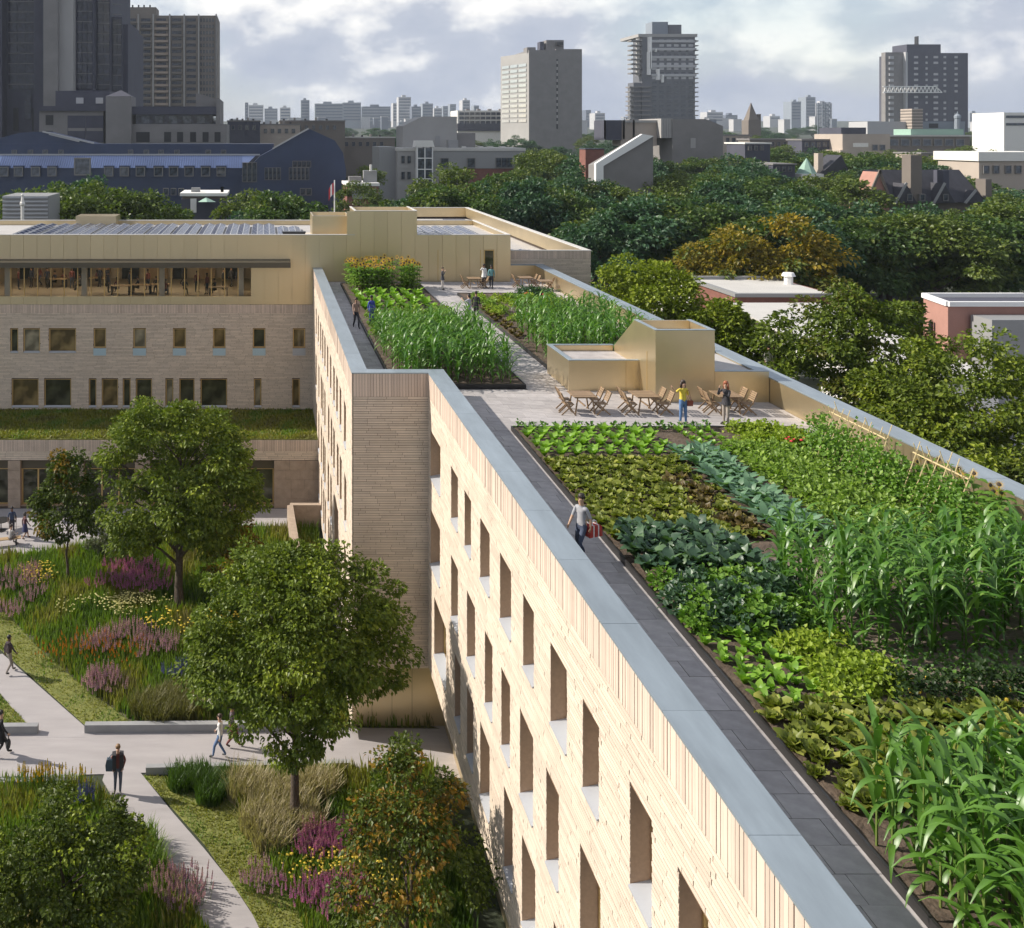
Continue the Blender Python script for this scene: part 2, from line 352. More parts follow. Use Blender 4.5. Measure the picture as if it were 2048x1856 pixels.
def brick_runs(u0, u1, z0, z1, ops, ch=.106, seed=1, lmin=.65, lmax=1.35):
    rr = random.Random(seed); out = []; n = int((z1 - z0) / ch)
    ch = (z1 - z0) / n
    for k in range(n):
        a = z0 + k * ch; sp = [(o[0] - .004, o[1] + .004) for o in ops if o[2] < a + ch * .6 and o[3] > a + ch * .4]
        for c, d in cut(u0, u1, sp):
            u = c - rr.uniform(0, .8)
            while u < d:
                e = u + rr.uniform(lmin, lmax); s, t = max(u, c), min(e, d)
                if t - s > .05: out.append((s + .007, t - .007, a + .013, a + ch - .007, rr.uniform(.022, .036)))
                u = e
    return out
def brick_stuff(name, mp, runs, m, parent):
    V = []; F = []
    for s, t, a, b, d in runs:
        o = len(V)
        V += [mp(s, a, d), mp(t, a, d), mp(t, b, d), mp(s, b, d), mp(s, a, -.01), mp(t, a, -.01), mp(t, b, -.01), mp(s, b, -.01)]
        F += [(o, o+1, o+2, o+3), (o, o+4, o+5, o+1), (o+1, o+5, o+6, o+2), (o+2, o+6, o+7, o+3), (o+3, o+7, o+4, o)]
    return kind(ob(name, npmesh(name, V, F, m), parent), 'stuff')
UNIT = MB().box(0, 1, 0, 1, 0, 1).mesh('unit_brick', M['brick_piece'])
UNIT_S = MB().box(0, 1, 0, 1, 0, 1).mesh('unit_soldier', M['soldier'])
def brick_parts(name, mode, c, runs, me, parent):
    for s, t, a, b, d in runs:
        if mode == 'x': ob(name, me, parent, (c - d, s, a), None, (d + .01, t - s, b - a))
        else: ob(name, me, parent, (s, c - d, a), None, (t - s, d + .01, b - a))
_wc = {}
def window(parent, mp, o, depth=.26, fr=.06, sill=True, sillm='sill', pane='glass', frm='gold_frame', split=0, name='window', slope=.10):
    a, b, c, d = o[:4]; c2 = c
    key = (round(b - a, 2), round(d - c, 2), depth, fr, mp(0, 0, 1)[0] == 0 and 1 or 0, frm, split, mp(1,0,0)[0])
    base = Vector(mp(a, c, 0)); rel = lambda u, z, dd: Vector(mp(a + u, c + z, dd)) - base
    w, h = b - a, d - c
    kk = (round(w, 2), round(h, 2), depth, fr, frm, split, 'x' if abs(mp(1,0,0)[1] - mp(0,0,0)[1]) > .5 else 'y')
    if kk not in _wc:
        f = MB()
        def bx(u0, u1, z0, z1, d0, d1):
            p = [rel(u, z, dd) for dd in (d0, d1) for u, z in ((u0, z0), (u1, z0), (u1, z1), (u0, z1))]
            f.add(p, [(0,1,2,3),(4,7,6,5),(0,4,5,1),(1,5,6,2),(2,6,7,3),(3,7,4,0)])
        bx(0, fr, 0, h, -depth - .06, -depth + .04); bx(w - fr, w, 0, h, -depth - .06, -depth + .04)
        bx(fr, w - fr, 0, fr, -depth - .06, -depth + .035); bx(fr, w - fr, h - fr, h, -depth - .06, -depth + .035)
        for k in range(split): u = w * (k + 1) / (split + 1); bx(u - fr / 2, u + fr / 2, fr, h - fr, -depth - .05, -depth + .03)
        pn = MB().quad(rel(fr/2, fr/2, -depth - .02), rel(w - fr/2, fr/2, -depth - .02), rel(w - fr/2, h - fr/2, -depth - .02), rel(fr/2, h - fr/2, -depth - .02))
        si = MB(); p = [rel(u, z, dd) for u in (-.03, w + .03) for dd, z in ((-depth, slope), (.07, .0), (.07, -.04), (-depth, -.04))]
        p = [rel(min(max(u, .004), w - .004), z, dd) for u in (0, w) for dd, z in ((-depth + .04, slope), (.07, .012), (.07, -.03), (-depth + .04, -.03))]
        si.add(p, [(0,1,5,4),(1,2,6,5),(2,3,7,6),(0,3,2,1),(4,5,6,7)])
        _wc[kk] = (f.mesh('window_frame', M[frm]), pn.mesh('pane', M[pane]), si.mesh('sill', M[sillm]))
    fm, pm, sm = _wc[kk]
    if pm.materials[0] != M[pane]: pm = pm.copy(); pm.materials[0] = M[pane]
    wdw = ob(name, fm, parent, base); ob('pane', pm, wdw)
    if sill: ob('sill', sm, wdw)
    return wdw

# ------------------------------------------------------------------ residence wing with the roof garden
ZD, ZP, ZB = 15.0, 16.1, 3.2            # deck, parapet top, foot of the brick
XA, XB, XR = 7.25, 3.89, 22.58          # near facade, far facade, right outer face
YR, YE, YM = 41.75, 75.0, 75.0
wing = thing('residence_wing', 'long pale brick wing with deep narrow windows and a vegetable garden on its roof', 'building', (0, 0, 0))
mA = mapper('x', XA)
row1 = [(38.9,41.2),(35.4,36.66),(33.15,34.2),(30.41,31.74),(27.77,29.06),(25.44,26.46),(22.66,23.94),(20.5,21.52),(17.7,18.74),(15.44,16.54),(12.9,14.0),(10.6,11.6)]
row2 = [(39.0,41.2),(35.4,36.66),(32.5,33.8),(30.04,31.06),(27.9,28.9),(25.5,26.8),(23.3,24.3),(20.4,21.7),(17.7,18.9),(15.4,16.4),(12.9,14.0)]
row3 = [(37.7,40.3),(34.96,35.97),(32.8,33.8),(30.41,31.74),(27.6,28.58),(25.3,26.6),(22.7,23.7),(20.4,21.6),(17.8,18.8)]
opsA = [(a, b, 11.73, 13.72) for a, b in row1] + [(a, b, 7.95, 10.3) for a, b in row2] + [(a, b, 4.5, 6.9) for a, b in row3]
wb = MB()
wall_sheet(mA, 8.0, YR, ZB, ZP - .05, opsA, wb)
mB_ = mapper('x', XB)
yb = [45.9, 48.6, 50.8, 53.0, 55.6, 58.2, 60.8, 63.0, 65.3, 68.1, 70.8]
rr = random.Random(5); opsB = []
for k, y in enumerate(yb):
    opsB.append((y - 1.15, y + .05 - rr.uniform(0, .15), 11.73, 13.72))
    y2 = y - .5 + rr.uniform(-.5, .5); opsB.append((y2 - 1.1, y2 + .1, 7.95, 10.3))
    y3 = y - .4 + rr.uniform(-.5, .5)
    if not 47.5 < y3 < 53.5: opsB.append((y3 - 1.1, y3 + .1, 4.3, 6.9))
    if not 47.5 < y3 < 53.5 and k > 1: opsB.append((y3 - 1.4, y3 - .3, 1.2, 3.6))
opsB.append((49.4, 52.3, .9, 6.9))
opsB = [o for o in opsB if o[0] > 42.2 and o[1] < 74.5]
wall_sheet(mB_, YR, 75.0, .2, ZP - .05, opsB, wb)
mR = mapper('y', YR)
wall_sheet(mR, XB + .03, XA, 3.1, ZP - .05, [], wb)
# right outer face, near end, underside of the overhang
wb.quad((XR, 8, 0), (XR, 77.1, 0), (XR, 77.1, ZP - .05), (XR, 8, ZP - .05), 0); wb.quad((XA, 8, ZB), (XR, 8, ZB), (XR, 8, ZP - .05), (XA, 8, ZP - .05), 0)
wb.quad((XA, 8, ZB), (XR, 8, ZB), (XR, YR, ZB), (XA, YR, ZB), 2); wb.quad((XB, YR, 3.1), (XA, YR, 3.1), (XA, YR + 1.4, 3.1), (XB, YR + 1.4, 3.1), 2)
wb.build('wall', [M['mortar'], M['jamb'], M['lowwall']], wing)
# metal clad recessed base
bs = MB(); bs.box(8.1, 8.3, 8, YR + .9, 0, ZB - .003); bs.box(XB + .02, 8.1, YR + .9, YR + 1.1, 0, 3.097); bs.build('base_cladding', M['gold'], wing)
for k in range(4): MB().box(XB + .9 * k + .05, XB + .9 * k + .06, YR + .88, YR + .9, .02, 3.08).build('panel_joint', M['steel_edge'], wing)
# bricks
SH = 1.02                                # soldier course
zs0 = ZP - .05 - SH
runsA = brick_runs(8.0, YR - .005, ZB, zs0, opsA, seed=3)
runsA.sort(key=lambda r: (abs(r[0] - 17) + .9 * abs(r[2] - 13.2)) / (r[1] - r[0]))
brick_parts('brick', 'x', XA, runsA[:295], UNIT, wing)
brick_stuff('brickwork', mA, runsA[295:], M['brick'], wing)
brick_stuff('brickwork', mB_, brick_runs(YR + .005, 75.0, .3, zs0, opsB, seed=4), M['brick'], wing)
runsR = brick_runs(XB + .03, XA - .002, 3.1, zs0, [], seed=6); brick_stuff('brickwork', mR, runsR, M['brick'], wing)
def soldiers(u0, u1, z0, z1, w=.1235, seed=0):
    rr = random.Random(seed); n = int((u1 - u0) / w); w = (u1 - u0) / n
    return [(u0 + k * w + .008, u0 + (k + 1) * w - .006, z0 + .006, z1, rr.uniform(.018, .034)) for k in range(n)]
sA = soldiers(8.0, YR - .005, zs0, ZP - .05, seed=1); sA.sort(key=lambda r: abs(r[0] - 27))
brick_parts('soldier_brick', 'x', XA, sA[:268], UNIT_S, wing); brick_stuff('soldier_course', mA, sA[268:] + sA[268:269], M['soldier'], wing)
brick_stuff('soldier_course', mB_, soldiers(YR + .005, 75, zs0, ZP - .05, seed=2), M['soldier'], wing)
brick_parts('soldier_brick', 'y', YR, soldiers(XB + .03, XA - .002, zs0, ZP - .05, seed=3), UNIT_S, wing)
# coping in lengths
cp = MB()
def coping(x0, x1, y0, y1):
    n = max(1, round((y1 - y0) / 3.0)); d = (y1 - y0) / n
    for k in range(n): MB().box(x0, x1, y0 + k * d + (.004 if k else 0), y0 + (k + 1) * d - (.004 if k < n - 1 else 0), ZP - .05, ZP + rr.uniform(-.0015, .0015)).build('coping', M['coping'], wing)
coping(XA - .04, 7.99, 8, YR - .05); coping(XB - .04, 7.99, YR - .048, 42.33); coping(XB - .04, 4.58, 42.332, 74.99)
coping(21.78, XR + .04, 8, 76.5); coping(19.5, XR + .04, 76.502, 77.12)
pi = MB(); pi.box(7.5, 7.95, 8, 42.3, ZD - .2, ZP - .052); pi.box(XB + .3, 4.54, 42.3, 75, ZD - .2, ZP - .052); pi.box(4.54, 7.5, YR + .1, 42.28, ZD - .2, ZP - .052)
pi.build('parapet_inner', M['gold'], wing)
MB().box(21.82, 22.4, 8, 76.5, ZD - .2, ZP - .052).build('parapet_cladding', M['gold'], wing); MB().box(19.5, 22.4, 76.52, 77.0, ZD - .2, ZP - .052).build('parapet_cladding', M['gold'], wing)
dk = MB(); dk.box(7.5, 21.9, 8, 42, ZD - .4, ZD - .05); dk.box(4.3, 21.9, 42.0, 76.6, ZD - .4, ZD - .05); dk.build('roof_deck', M['paver_bed'], wing)
for o in opsA: window(wing, mA, o, depth=.42)
for o in opsB:
    if o[3] - o[2] > 4: window(wing, mB_, o, split=1, sill=False, name='tall_window')
    else: window(wing, mB_, o, depth=.38)
# pavers
BEDA, BEDB, BEDC = (9.64, 20.7, 8.0, 37.1), (5.9, 11.95, 43.3, 73.4), (13.95, 20.6, 46.6, 68.6)
def in_bed(x0, x1, y0, y1):
    return any(x0 > b[0] - .02 and x1 < b[1] + .02 and y0 > b[2] - .02 and y1 < b[3] + .02 for b in (BEDA, BEDB, BEDC))
pv = []; rr = random.Random(9)
y = 10.0; k = 0
while y < 76.4:
    xl = 8.0 if y < 42.2 else 4.6
    sp = [(b[0], b[1]) for b in (BEDA, BEDB, BEDC) if b[2] < y + .3 < b[3]]
    if 42.8 < y + .3 < 46.1: sp.append((13.74, 16.9))
    if 41.0 < y + .3 < 46.1: sp.append((16.9, 21.78))
    if y > 74.4: sp.append((4.6, 19.46))
    for c, d in cut(xl, 21.8, sp):
        u = c - (.45 if k % 2 else 0) - (.0 if c > 8.1 else rr.choice((0, .3)))
        while u < d:
            s, t = max(u, c), min(u + .9, d)
            if t - s > .06: pv.append((s + .005, t - .005, y + .005, y + .595, rr.uniform(-.004, .004)))
            u += .9
    y += .6; k += 1
pv.sort(key=lambda r: r[2] if r[2] > 12 else 99)
up = MB().box(0, 1, 0, 1, -.05, 0).mesh('paver', M['paver'])
for s, t, a, b, dz in pv[:298]: ob('paver', up, wing, (s, a, ZD + dz), None, (t - s, b - a, 1))
V = []; F = []
for s, t, a, b, dz in pv[298:]:
    o = len(V); z = ZD + dz; V += [(s, a, z), (t, a, z), (t, b, z), (s, b, z), (s, a, z - .05), (t, a, z - .05), (t, b, z - .05), (s, b, z - .05)]
    F += [(o, o+1, o+2, o+3), (o, o+4, o+5, o+1), (o+1, o+5, o+6, o+2), (o+2, o+6, o+7, o+3), (o+3, o+7, o+4, o)]
kind(ob('paving', npmesh('paving', V, F, M['paver_stuff']), wing), 'stuff')

# stair pavilion on the roof deck
pav = thing('stair_pavilion', 'champagne metal stair enclosure with a sloped back on the roof terrace', 'roof pavilion', (17, 43, ZD))
def pb(nm, mb, m): o = mb.build(nm, m, pav); o.matrix_parent_inverse = Matrix.Translation((-17, -43, -ZD)); return o
lb = MB()
for b in ((13.74, 16.9, 42.8, 42.95), (13.74, 13.9, 42.95, 46.1), (13.9, 16.9, 45.95, 46.1)): lb.box(*b, ZD, 16.37)
pb('low_block', lb, M['gold'])
lc = MB()
for b in ((13.72, 16.9, 42.78, 42.99), (13.72, 13.95, 42.99, 46.12), (13.95, 16.9, 45.9, 46.12)): lc.box(*b, 16.37, 16.4)
pb('low_coping', lc, M['coping'])
pb('low_roof', MB().box(13.9, 16.9, 42.95, 45.95, 16.0, 16.1), M['paver'])
prof = [(41.0, ZD), (45.85, ZD), (45.85, 16.4), (43.35, 18.1), (41.0, 18.1)]
hb = MB(); hb.prism(prof, 16.9, 16.99, 'x'); hb.prism(prof, 19.35, 19.45, 'x'); hb.box(16.99, 19.35, 41.0, 41.1, ZD, 18.1); hb.box(16.99, 19.35, 43.2, 43.3, ZD, 18.1)
pb('stair_house', hb, M['gold'])
sr = MB(); sr.add([(16.99, 43.3, 18.05), (19.35, 43.3, 18.05), (19.35, 45.85, 16.32), (16.99, 45.85, 16.32)], [(0, 1, 2, 3)]); pb('sloped_roof', sr, M['gold'])
pb('stair_roof', MB().box(16.99, 19.35, 41.1, 43.2, 17.6, 17.7), M['roofgrey'])
sc = MB(); sc.box(16.88, 19.47, 40.98, 41.16, 18.1, 18.13); sc.box(16.88, 17.06, 41.16, 43.35, 18.1, 18.13); sc.box(19.28, 19.47, 41.16, 43.35, 18.1, 18.13); pb('stair_coping', sc, M['coping'])
rb = MB(); rb.box(19.46, 21.8, 41.0, 41.15, ZD, 16.32); rb.box(19.46, 21.8, 45.9, 46.05, ZD, 16.32); pb('side_block', rb, M['gold'])
pb('side_coping', MB().box(19.46, 21.78, 40.98, 41.2, 16.32, 16.35), M['coping']); pb('side_roof', MB().box(19.46, 21.8, 41.15, 45.9, 15.9, 16.0), M['roofgrey'])
pb('cladding_seam', MB().box(16.885, 16.9, 41.9, 41.93, ZD, 17.0), M['gold_frame'])
for (x, nm) in ((15.9, 0),): pb('cladding_seam', MB().box(16.3, 16.315, 42.79, 42.8, ZD, 16.36), M['gold_frame'])

# planting beds
def bed(b, label):
    x0, x1, y0, y1 = b; t = thing('planting_bed', label, 'planting bed', (x0, y0, ZD)); inv = Matrix.Translation((-x0, -y0, -ZD))
    e = MB(); w = .05; zt = ZD + .17
    e.box(x0, x0 + w, y0, y1, ZD, zt); e.box(x1 - w, x1, y0, y1, ZD, zt); e.box(x0 + w, x1 - w, y0, y0 + w, ZD, zt); e.box(x0 + w, x1 - w, y1 - w, y1, ZD, zt)
    o = e.build('steel_edge', M['steel_edge'], t); o.matrix_parent_inverse = inv
    nx, ny = int((x1 - x0) / .16), int((y1 - y0) / .16)
    X, Y = np.meshgrid(np.linspace(x0 + w, x1 - w, nx), np.linspace(y0 + w, y1 - w, ny))
    Z = ZD + .11 + RNG.uniform(-.02, .02, X.shape) + .025 * np.sin(Y * 2 * math.pi / .75)
    V = np.stack([X, Y, Z], -1).reshape(-1, 3); i = np.arange(ny * nx).reshape(ny, nx)
    F = np.stack([i[:-1, :-1], i[:-1, 1:], i[1:, 1:], i[1:, :-1]], -1).reshape(-1, 4)
    me = npmesh('soil', V, F, [M['soil'], M['mulch']], ((V[F].mean(1)[:, 1] < 25.6) & (V[F].mean(1)[:, 1] > 18.7) & (b == BEDA) & (V[F].mean(1)[:, 0] > 11.6)).astype(int), True)
    o = ob('soil', me, t); o.matrix_parent_inverse = inv
bed(BEDA, 'huge steel edged planting bed of lettuces, kale and corn filling the near roof')
bed(BEDB, 'steel edged planting bed with the far corn patch and sunflowers')
bed(BEDC, 'steel edged planting bed between the deck path and the right parapet, behind the pavilion')

# ------------------------------------------------------------------ main building
main = thing('academic_block', 'brick academic block crowned by a gold metal storey with a glazed cafe', 'building', (0, 75, 0))
inv75 = Matrix.Translation((0, -75, 0))
def mp_(nm, mb, m, kd=None, parent=None):
    o = mb.build(nm, m, parent or main)
    if parent is None: o.matrix_parent_inverse = inv75
    if kd: kind(o, kd)
    return o
class _Main:                             # so windows and bricks land in world coordinates
    pass
main.location = (0, 0, 0); inv75 = Matrix()
mY = mapper('y', 75.0); xm = lambda px: PX(px, 75.0)
U0 = -42.0
opsM = []; blue = []
for k, (a, b) in enumerate(((60,105),(135,230),(282,438),(540,610),(768,840),(998,1070),(1228,1298),(1457,1528),(1687,1758))):
    o = (xm(a / 2.88), xm(b / 2.88), 9.75 if k > 2 else 9.4, 11.28); opsM.append(o)
    if k > 2: blue.append((o, k))
opsM2 = [(xm(a / 2.88), xm(b / 2.88), 5.1, 7.3) for a, b in ((68,222),(255,410),(512,555),(587,680),(708,752),(783,875),(953,998),(1033,1120),(1155,1308),(1463,1505),(1683,1727))]
extra = [(x, x + 1.1, 9.75, 11.28) for x in (-24.5, -27.5, -31)] + [(x, x + 2.0, 5.1, 7.3) for x in (-24.5, -28, -32)]
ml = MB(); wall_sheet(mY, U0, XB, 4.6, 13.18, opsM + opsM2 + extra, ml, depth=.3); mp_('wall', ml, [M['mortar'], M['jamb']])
rM = brick_runs(-24, XB, 4.9, 12.5, opsM + opsM2 + extra, seed=8, lmin=.5, lmax=1.1)
brick_stuff('brickwork', mY, rM, M['brick'], main)
brick_stuff('soldier_course', mY, soldiers(-24, XB, 12.5, 13.18, seed=7), M['soldier'], main)
for k_, o in enumerate(opsM + opsM2 + extra): window(main, mY, o, depth=.14, fr=.085, sill=o[2] < 9.5, pane=('glass', 'glass_warm', 'glass', 'glass_blind', 'glass_warm')[(k_ * 3 + k_ // 4) % 5])
for o, k in blue: mp_('sill_panel', MB().box(o[0] - .02, o[1] + .02, 74.94, 75.0, 9.16, 9.73), M['sillblue'] if k < 8 else M['sill'])
# gold storey
PW = 1.055; xg = xm(502)
gp = MB().box(.012, PW - .012, 0, .06, 0, 1).mesh('cladding_panel', M['gold_panel'])
def gpanel(x, z0, z1, w=PW): ob('cladding_panel', gp, main, (x, 74.94, z0), None, (w / PW, 1, z1 - z0))
nL = 20; bx0, bx1 = xm(709.7), xm(834)
for k in range(nL): x = xg - (k + 1) * PW; gpanel(x, 16.32, 18.66); gpanel(x, 13.2, 13.83)
n = 19; w = (19.46 - xg) / n
for k in range(n):
    x = xg + k * w; xc = x + w / 2
    if xc > xm(966) and xc < xm(990): gpanel(x, 17.55, 18.66, w); continue
    gpanel(x, 13.2 if xc < XB else 15.0, 20.55 if bx0 - .3 < xc < bx1 + .3 else 18.66, w)
gv = MB(); gv.box(U0, xg - nL * PW, 74.95, 75.1, 13.2, 18.66); gv.box(xg, 19.46, 75.0, 75.2, 13.2, 18.66)
gv.box(xg - nL * PW, xg, 75.0, 75.2, 16.32, 18.66); gv.box(xg - nL * PW, xg, 75.0, 75.2, 13.2, 13.83); gv.box(19.3, 19.46, 75.2, 88, 13.2, 18.66); gv.box(U0, 19.3, 87.8, 88, 13.2, 18.66)
mp_('metal_storey', gv, M['gold'])
bxg = MB(); bxg.box(bx0, bx0 + .1, 75.2, 79.5, 18, 20.55); bxg.box(bx1 - .1, bx1, 75.2, 79.5, 18, 20.55); bxg.box(bx0 + .1, bx1 - .1, 79.4, 79.5, 18, 20.55); bxg.box(bx0, bx1, 75.0, 75.2, 18.66, 20.55); mp_('lift_housing', bxg, M['gold'])
mp_('lift_roof', MB().box(bx0 + .1, bx1 - .1, 75.2, 79.4, 20.1, 20.2), M['roofgrey'])
x0, x1 = PX(625, 77), PX(700, 77)
bxa = MB(); bxa.box(x0, x1, 77, 77.1, 18, 20.0); bxa.box(x0, x0 + .1, 77.1, 81, 18, 20.0); bxa.box(x1 - .1, x1, 77.1, 81, 18, 20.0); bxa.box(x0 + .1, x1 - .1, 80.9, 81, 18, 20); mp_('plant_housing', bxa, M['gold'])
mp_('plant_roof', MB().box(x0 + .1, x1 - .1, 77.1, 80.9, 19.6, 19.7), M['roofgrey'])
mp_('roof', MB().box(U0, 19.3, 75.2, 87.8, 18.1, 18.25), M['roofgrey'])
cc = MB(); cc.box(U0, bx0, 74.92, 75.22, 18.66, 18.71); cc.box(bx1, 19.48, 74.92, 75.22, 18.66, 18.71); cc.box(19.2, 19.48, 75.22, 88, 18.66, 18.71); cc.box(U0, 19.2, 87.7, 88.02, 18.66, 18.71)
cc.box(bx0 - .02, bx1 + .02, 74.92, 75.15, 20.55, 20.6); cc.box(bx0 - .02, bx0 + .15, 75.15, 79.5, 20.55, 20.6); cc.box(bx1 - .15, bx1 + .02, 75.15, 79.5, 20.55, 20.6)
mp_('coping', cc, M['offwhite'])
# roof hatch box at the back, low wall at the right
hx = MB(); hx.box(PX(155, 87), PX(235, 87), 86.2, 88.6, 18.2, 19.2); mp_('roof_hatch', hx, M['gold'])
# doors in the gold wall of the deck
for px in (875, 960): mp_('door_joint', MB().box(xm(px), xm(px) + .05, 74.925, 74.94, 15.02, 17.5), M['gold_frame'])
window(main, mY, (xm(968), xm(988), 15.05, 17.5), depth=-.03, sill=False, name='glass_door')
# canopy
cn = MB(); cn.prism([(74.93, 16.78), (73.75, 16.66), (73.75, 16.24), (74.93, 16.30)], U0, xm(580.5), 'x'); M['bronze'] = mat('dark_bronze', (.10,.085,.06), .5, .4); mp_('canopy', cn, M['bronze'])
# glazed cafe
for k in range(nL):
    x = xg - (k + 1) * PW
    w_ = ob('window', MB().box(0, .07, 0, .12, 0, 2.49).mesh('mullion', M['gold_frame']) if k == 0 else bpy.data.meshes['mullion'], main, (x, 74.95, 13.83))
    ob('pane', MB().quad((.07, .05, 0), (PW, .05, 0), (PW, .05, 2.49), (.07, .05, 2.49)).mesh('cafe_pane', M['glass_clear']) if k == 0 else bpy.data.meshes['cafe_pane'], w_)
rm = MB(); rm.box(-23, xg, 75.2, 86, 13.3, 13.6); rm.box(-23, xg, 75.2, 86, 16.5, 16.6); mp_('cafe_floor', rm, M['int_floor'])
rw = MB(); rw.box(-23, xg, 85.9, 86, 13.6, 16.5); rw.box(-23.2, -23, 75.2, 86, 13.6, 16.5); rw.box(xg, xg + .1, 75.2, 86, 13.6, 16.5); mp_('cafe_wall', rw, M['int_wall'])
for px in (10, 165, 322, 482): mp_('cafe_column', MB().box(xm(px) - .2, xm(px) + .2, 75.6, 76.0, 13.6, 16.5), M['offwhite'])
for k in range(9): mp_('wall_panel', MB().box(-22 + k * 2.3, -20.8 + k * 2.3 + (k % 3) * .3, 85.6, 85.88, 13.6, 15.2 + .4 * (k % 3)), M['wood_int'] if k % 2 else M['dark'])
for k in range(5): mp_('ceiling_light', MB().box(-21.5 + k * 4.2, -19.5 + k * 4.2, 79.0, 79.3, 16.44, 16.49), M['lamp'])
# east roof block behind
east = MB(); YF = 77.2
zE = 17.2
east.box(19.5, 26.55, YF, YF + .25, 0, zE - .05); east.box(26.3, 26.55, YF + .25, 123.6, 0, zE - .05); east.box(12, 26.3, 123.4, 123.6, 0, zE - .05); east.box(12, 12.2, 88, 123.4, 0, zE - .05)
mp_('east_wall', east, M['mortar'])
brick_stuff('brickwork', mapper('y', YF), brick_runs(19.5, 26.55, 12.5, 16.5, [], seed=12), M['brick'], main)
brick_stuff('soldier_course', mapper('y', YF), soldiers(19.5, 26.55, 16.5, zE - .05, seed=14), M['soldier'], main)
eg = MB(); eg.box(26.1, 26.297, YF + .26, 123.3, 16.0, zE - .06); eg.box(12.2, 26.1, 123.2, 123.39, 16.0, zE - .06); mp_('parapet_lining', eg, M['gold'])
mp_('east_roof', MB().box(12, 26.2, YF + .25, 123.3, 15.6, 15.75), M['roofgrey'])
ec = MB(); ec.box(19.5, 26.6, YF - .04, YF + .3, zE - .05, zE); ec.box(26.05, 26.6, YF + .3, 123.65, zE - .05, zE); ec.box(12, 26.05, 123.15, 123.65, zE - .05, zE); mp_('coping', ec, M['offwhite'])
lw = MB(); lw.box(12.3, 21.5, 98, 98.3, 15.75, 16.9); lw.box(21.2, 21.5, 88.1, 98, 15.75, 16.9); mp_('roof_upstand', lw, M['offwhite'])
# lower storey with the green roof
mL = mapper('y', 67.6); xl = lambda px: PX(px, 67.6)
opsL = [(xl(a), xl(b), .15, 3.4) for a, b in ((-200,-120), (-80,16), (41,140), (168,270), (300,400), (424,548))]
lo = MB(); wall_sheet(mL, U0, XB - .02, 0, 4.85, opsL, lo, depth=.5); mp_('wall', lo, [M['mortar'], M['jamb']])
brick_stuff('brickwork', mL, brick_runs(-22, XB - .02, 3.42, 4.05, [], seed=21, lmin=.5, lmax=1.1), M['brick'], main)
brick_stuff('soldier_course', mL, soldiers(-22, XB - .02, 4.05, 4.84, seed=22), M['soldier'], main)
rr = random.Random(3)
for c, d in cut(-22, XB - .02, [(o[0], o[1]) for o in opsL]):
    for r_ in range(5):
        u = c; z = .03 + r_ * .675
        while u < d - .05:
            e = min(u + rr.uniform(.8, 1.3), d)
            if d - e < .3: e = d
            dd = rr.uniform(.03, .07)
            mp_('stone_block', MB().box(u + .006, e - .006, 67.6 - dd, 67.61, z, z + .66), M['stoneblock']); u = e
for o in opsL:
    window(main, mL, (o[0], o[1], o[2], 2.75), depth=.42, fr=.1, sill=False, split=2); mp_('lintel', MB().box(o[0], o[1], 67.85, 68.0, 2.752, 3.4), M['bronze'])
mp_('green_roof', MB().box(U0, XB - .03, 67.75, 74.97, 4.5, 4.86), M['lawn'])
# brick light well beside the wing
lwl = MB(); a, b, c = (PX(580, 64.5), 64.5), (XB - .05, 64.5), (PX(597, 58), 58.0)
lwl.bar((a[0], a[1], .75), (b[0], b[1], .75), .4, 1.5); lwl.bar((a[0], a[1] - .21, .75), (c[0], c[1] - 4, .75), .4, 1.5)
tag(lwl.build('courtyard_wall', M['stoneblock']), 'low brick wall with a pale top fencing the yard at the foot of the wing', 'low wall')
# ------------------------------------------------------------------ trees
M['leaf_maple'] = leafmat('leaf_maple', (0.053,0.085,0.012), (0.136,0.183,0.019), (0.224,0.254,0.031), trans=.22)
M['leaf_dark'] = leafmat('leaf_dark', (0.035,0.057,0.009), (0.085,0.116,0.014), (0.142,0.165,0.021), trans=.22)
M['leaf_bright'] = leafmat('leaf_bright', (0.100,0.142,0.012), (0.206,0.254,0.021), (0.283,0.319,0.035), trans=.22)
M['leaf_autumn'] = leafmat('leaf_autumn', (.08,.075,.012), (.24,.14,.016), (.36,.15,.018), trans=.22)
M['leaf_olive'] = leafmat('leaf_olive', (.055,.065,.012), (.12,.125,.018), (.20,.17,.02), trans=.22)
M['leaf_far_a'] = leafmat('leaf_far_a', (0.035,0.073,0.021), (0.077,0.130,0.028), (0.130,0.177,0.038), trans=.25, gloss=.03)
M['leaf_far_b'] = leafmat('leaf_far_b', (0.053,0.085,0.017), (0.118,0.159,0.026), (0.189,0.212,0.038), trans=.25, gloss=.03)
M['leaf_far_c'] = leafmat('leaf_far_c', (0.028,0.073,0.040), (0.057,0.118,0.053), (0.100,0.159,0.059), trans=.25, gloss=.03)
M['leaf_gold'] = leafmat('leaf_gold', (.10,.10,.014), (.24,.18,.016), (.33,.22,.018), trans=.25)
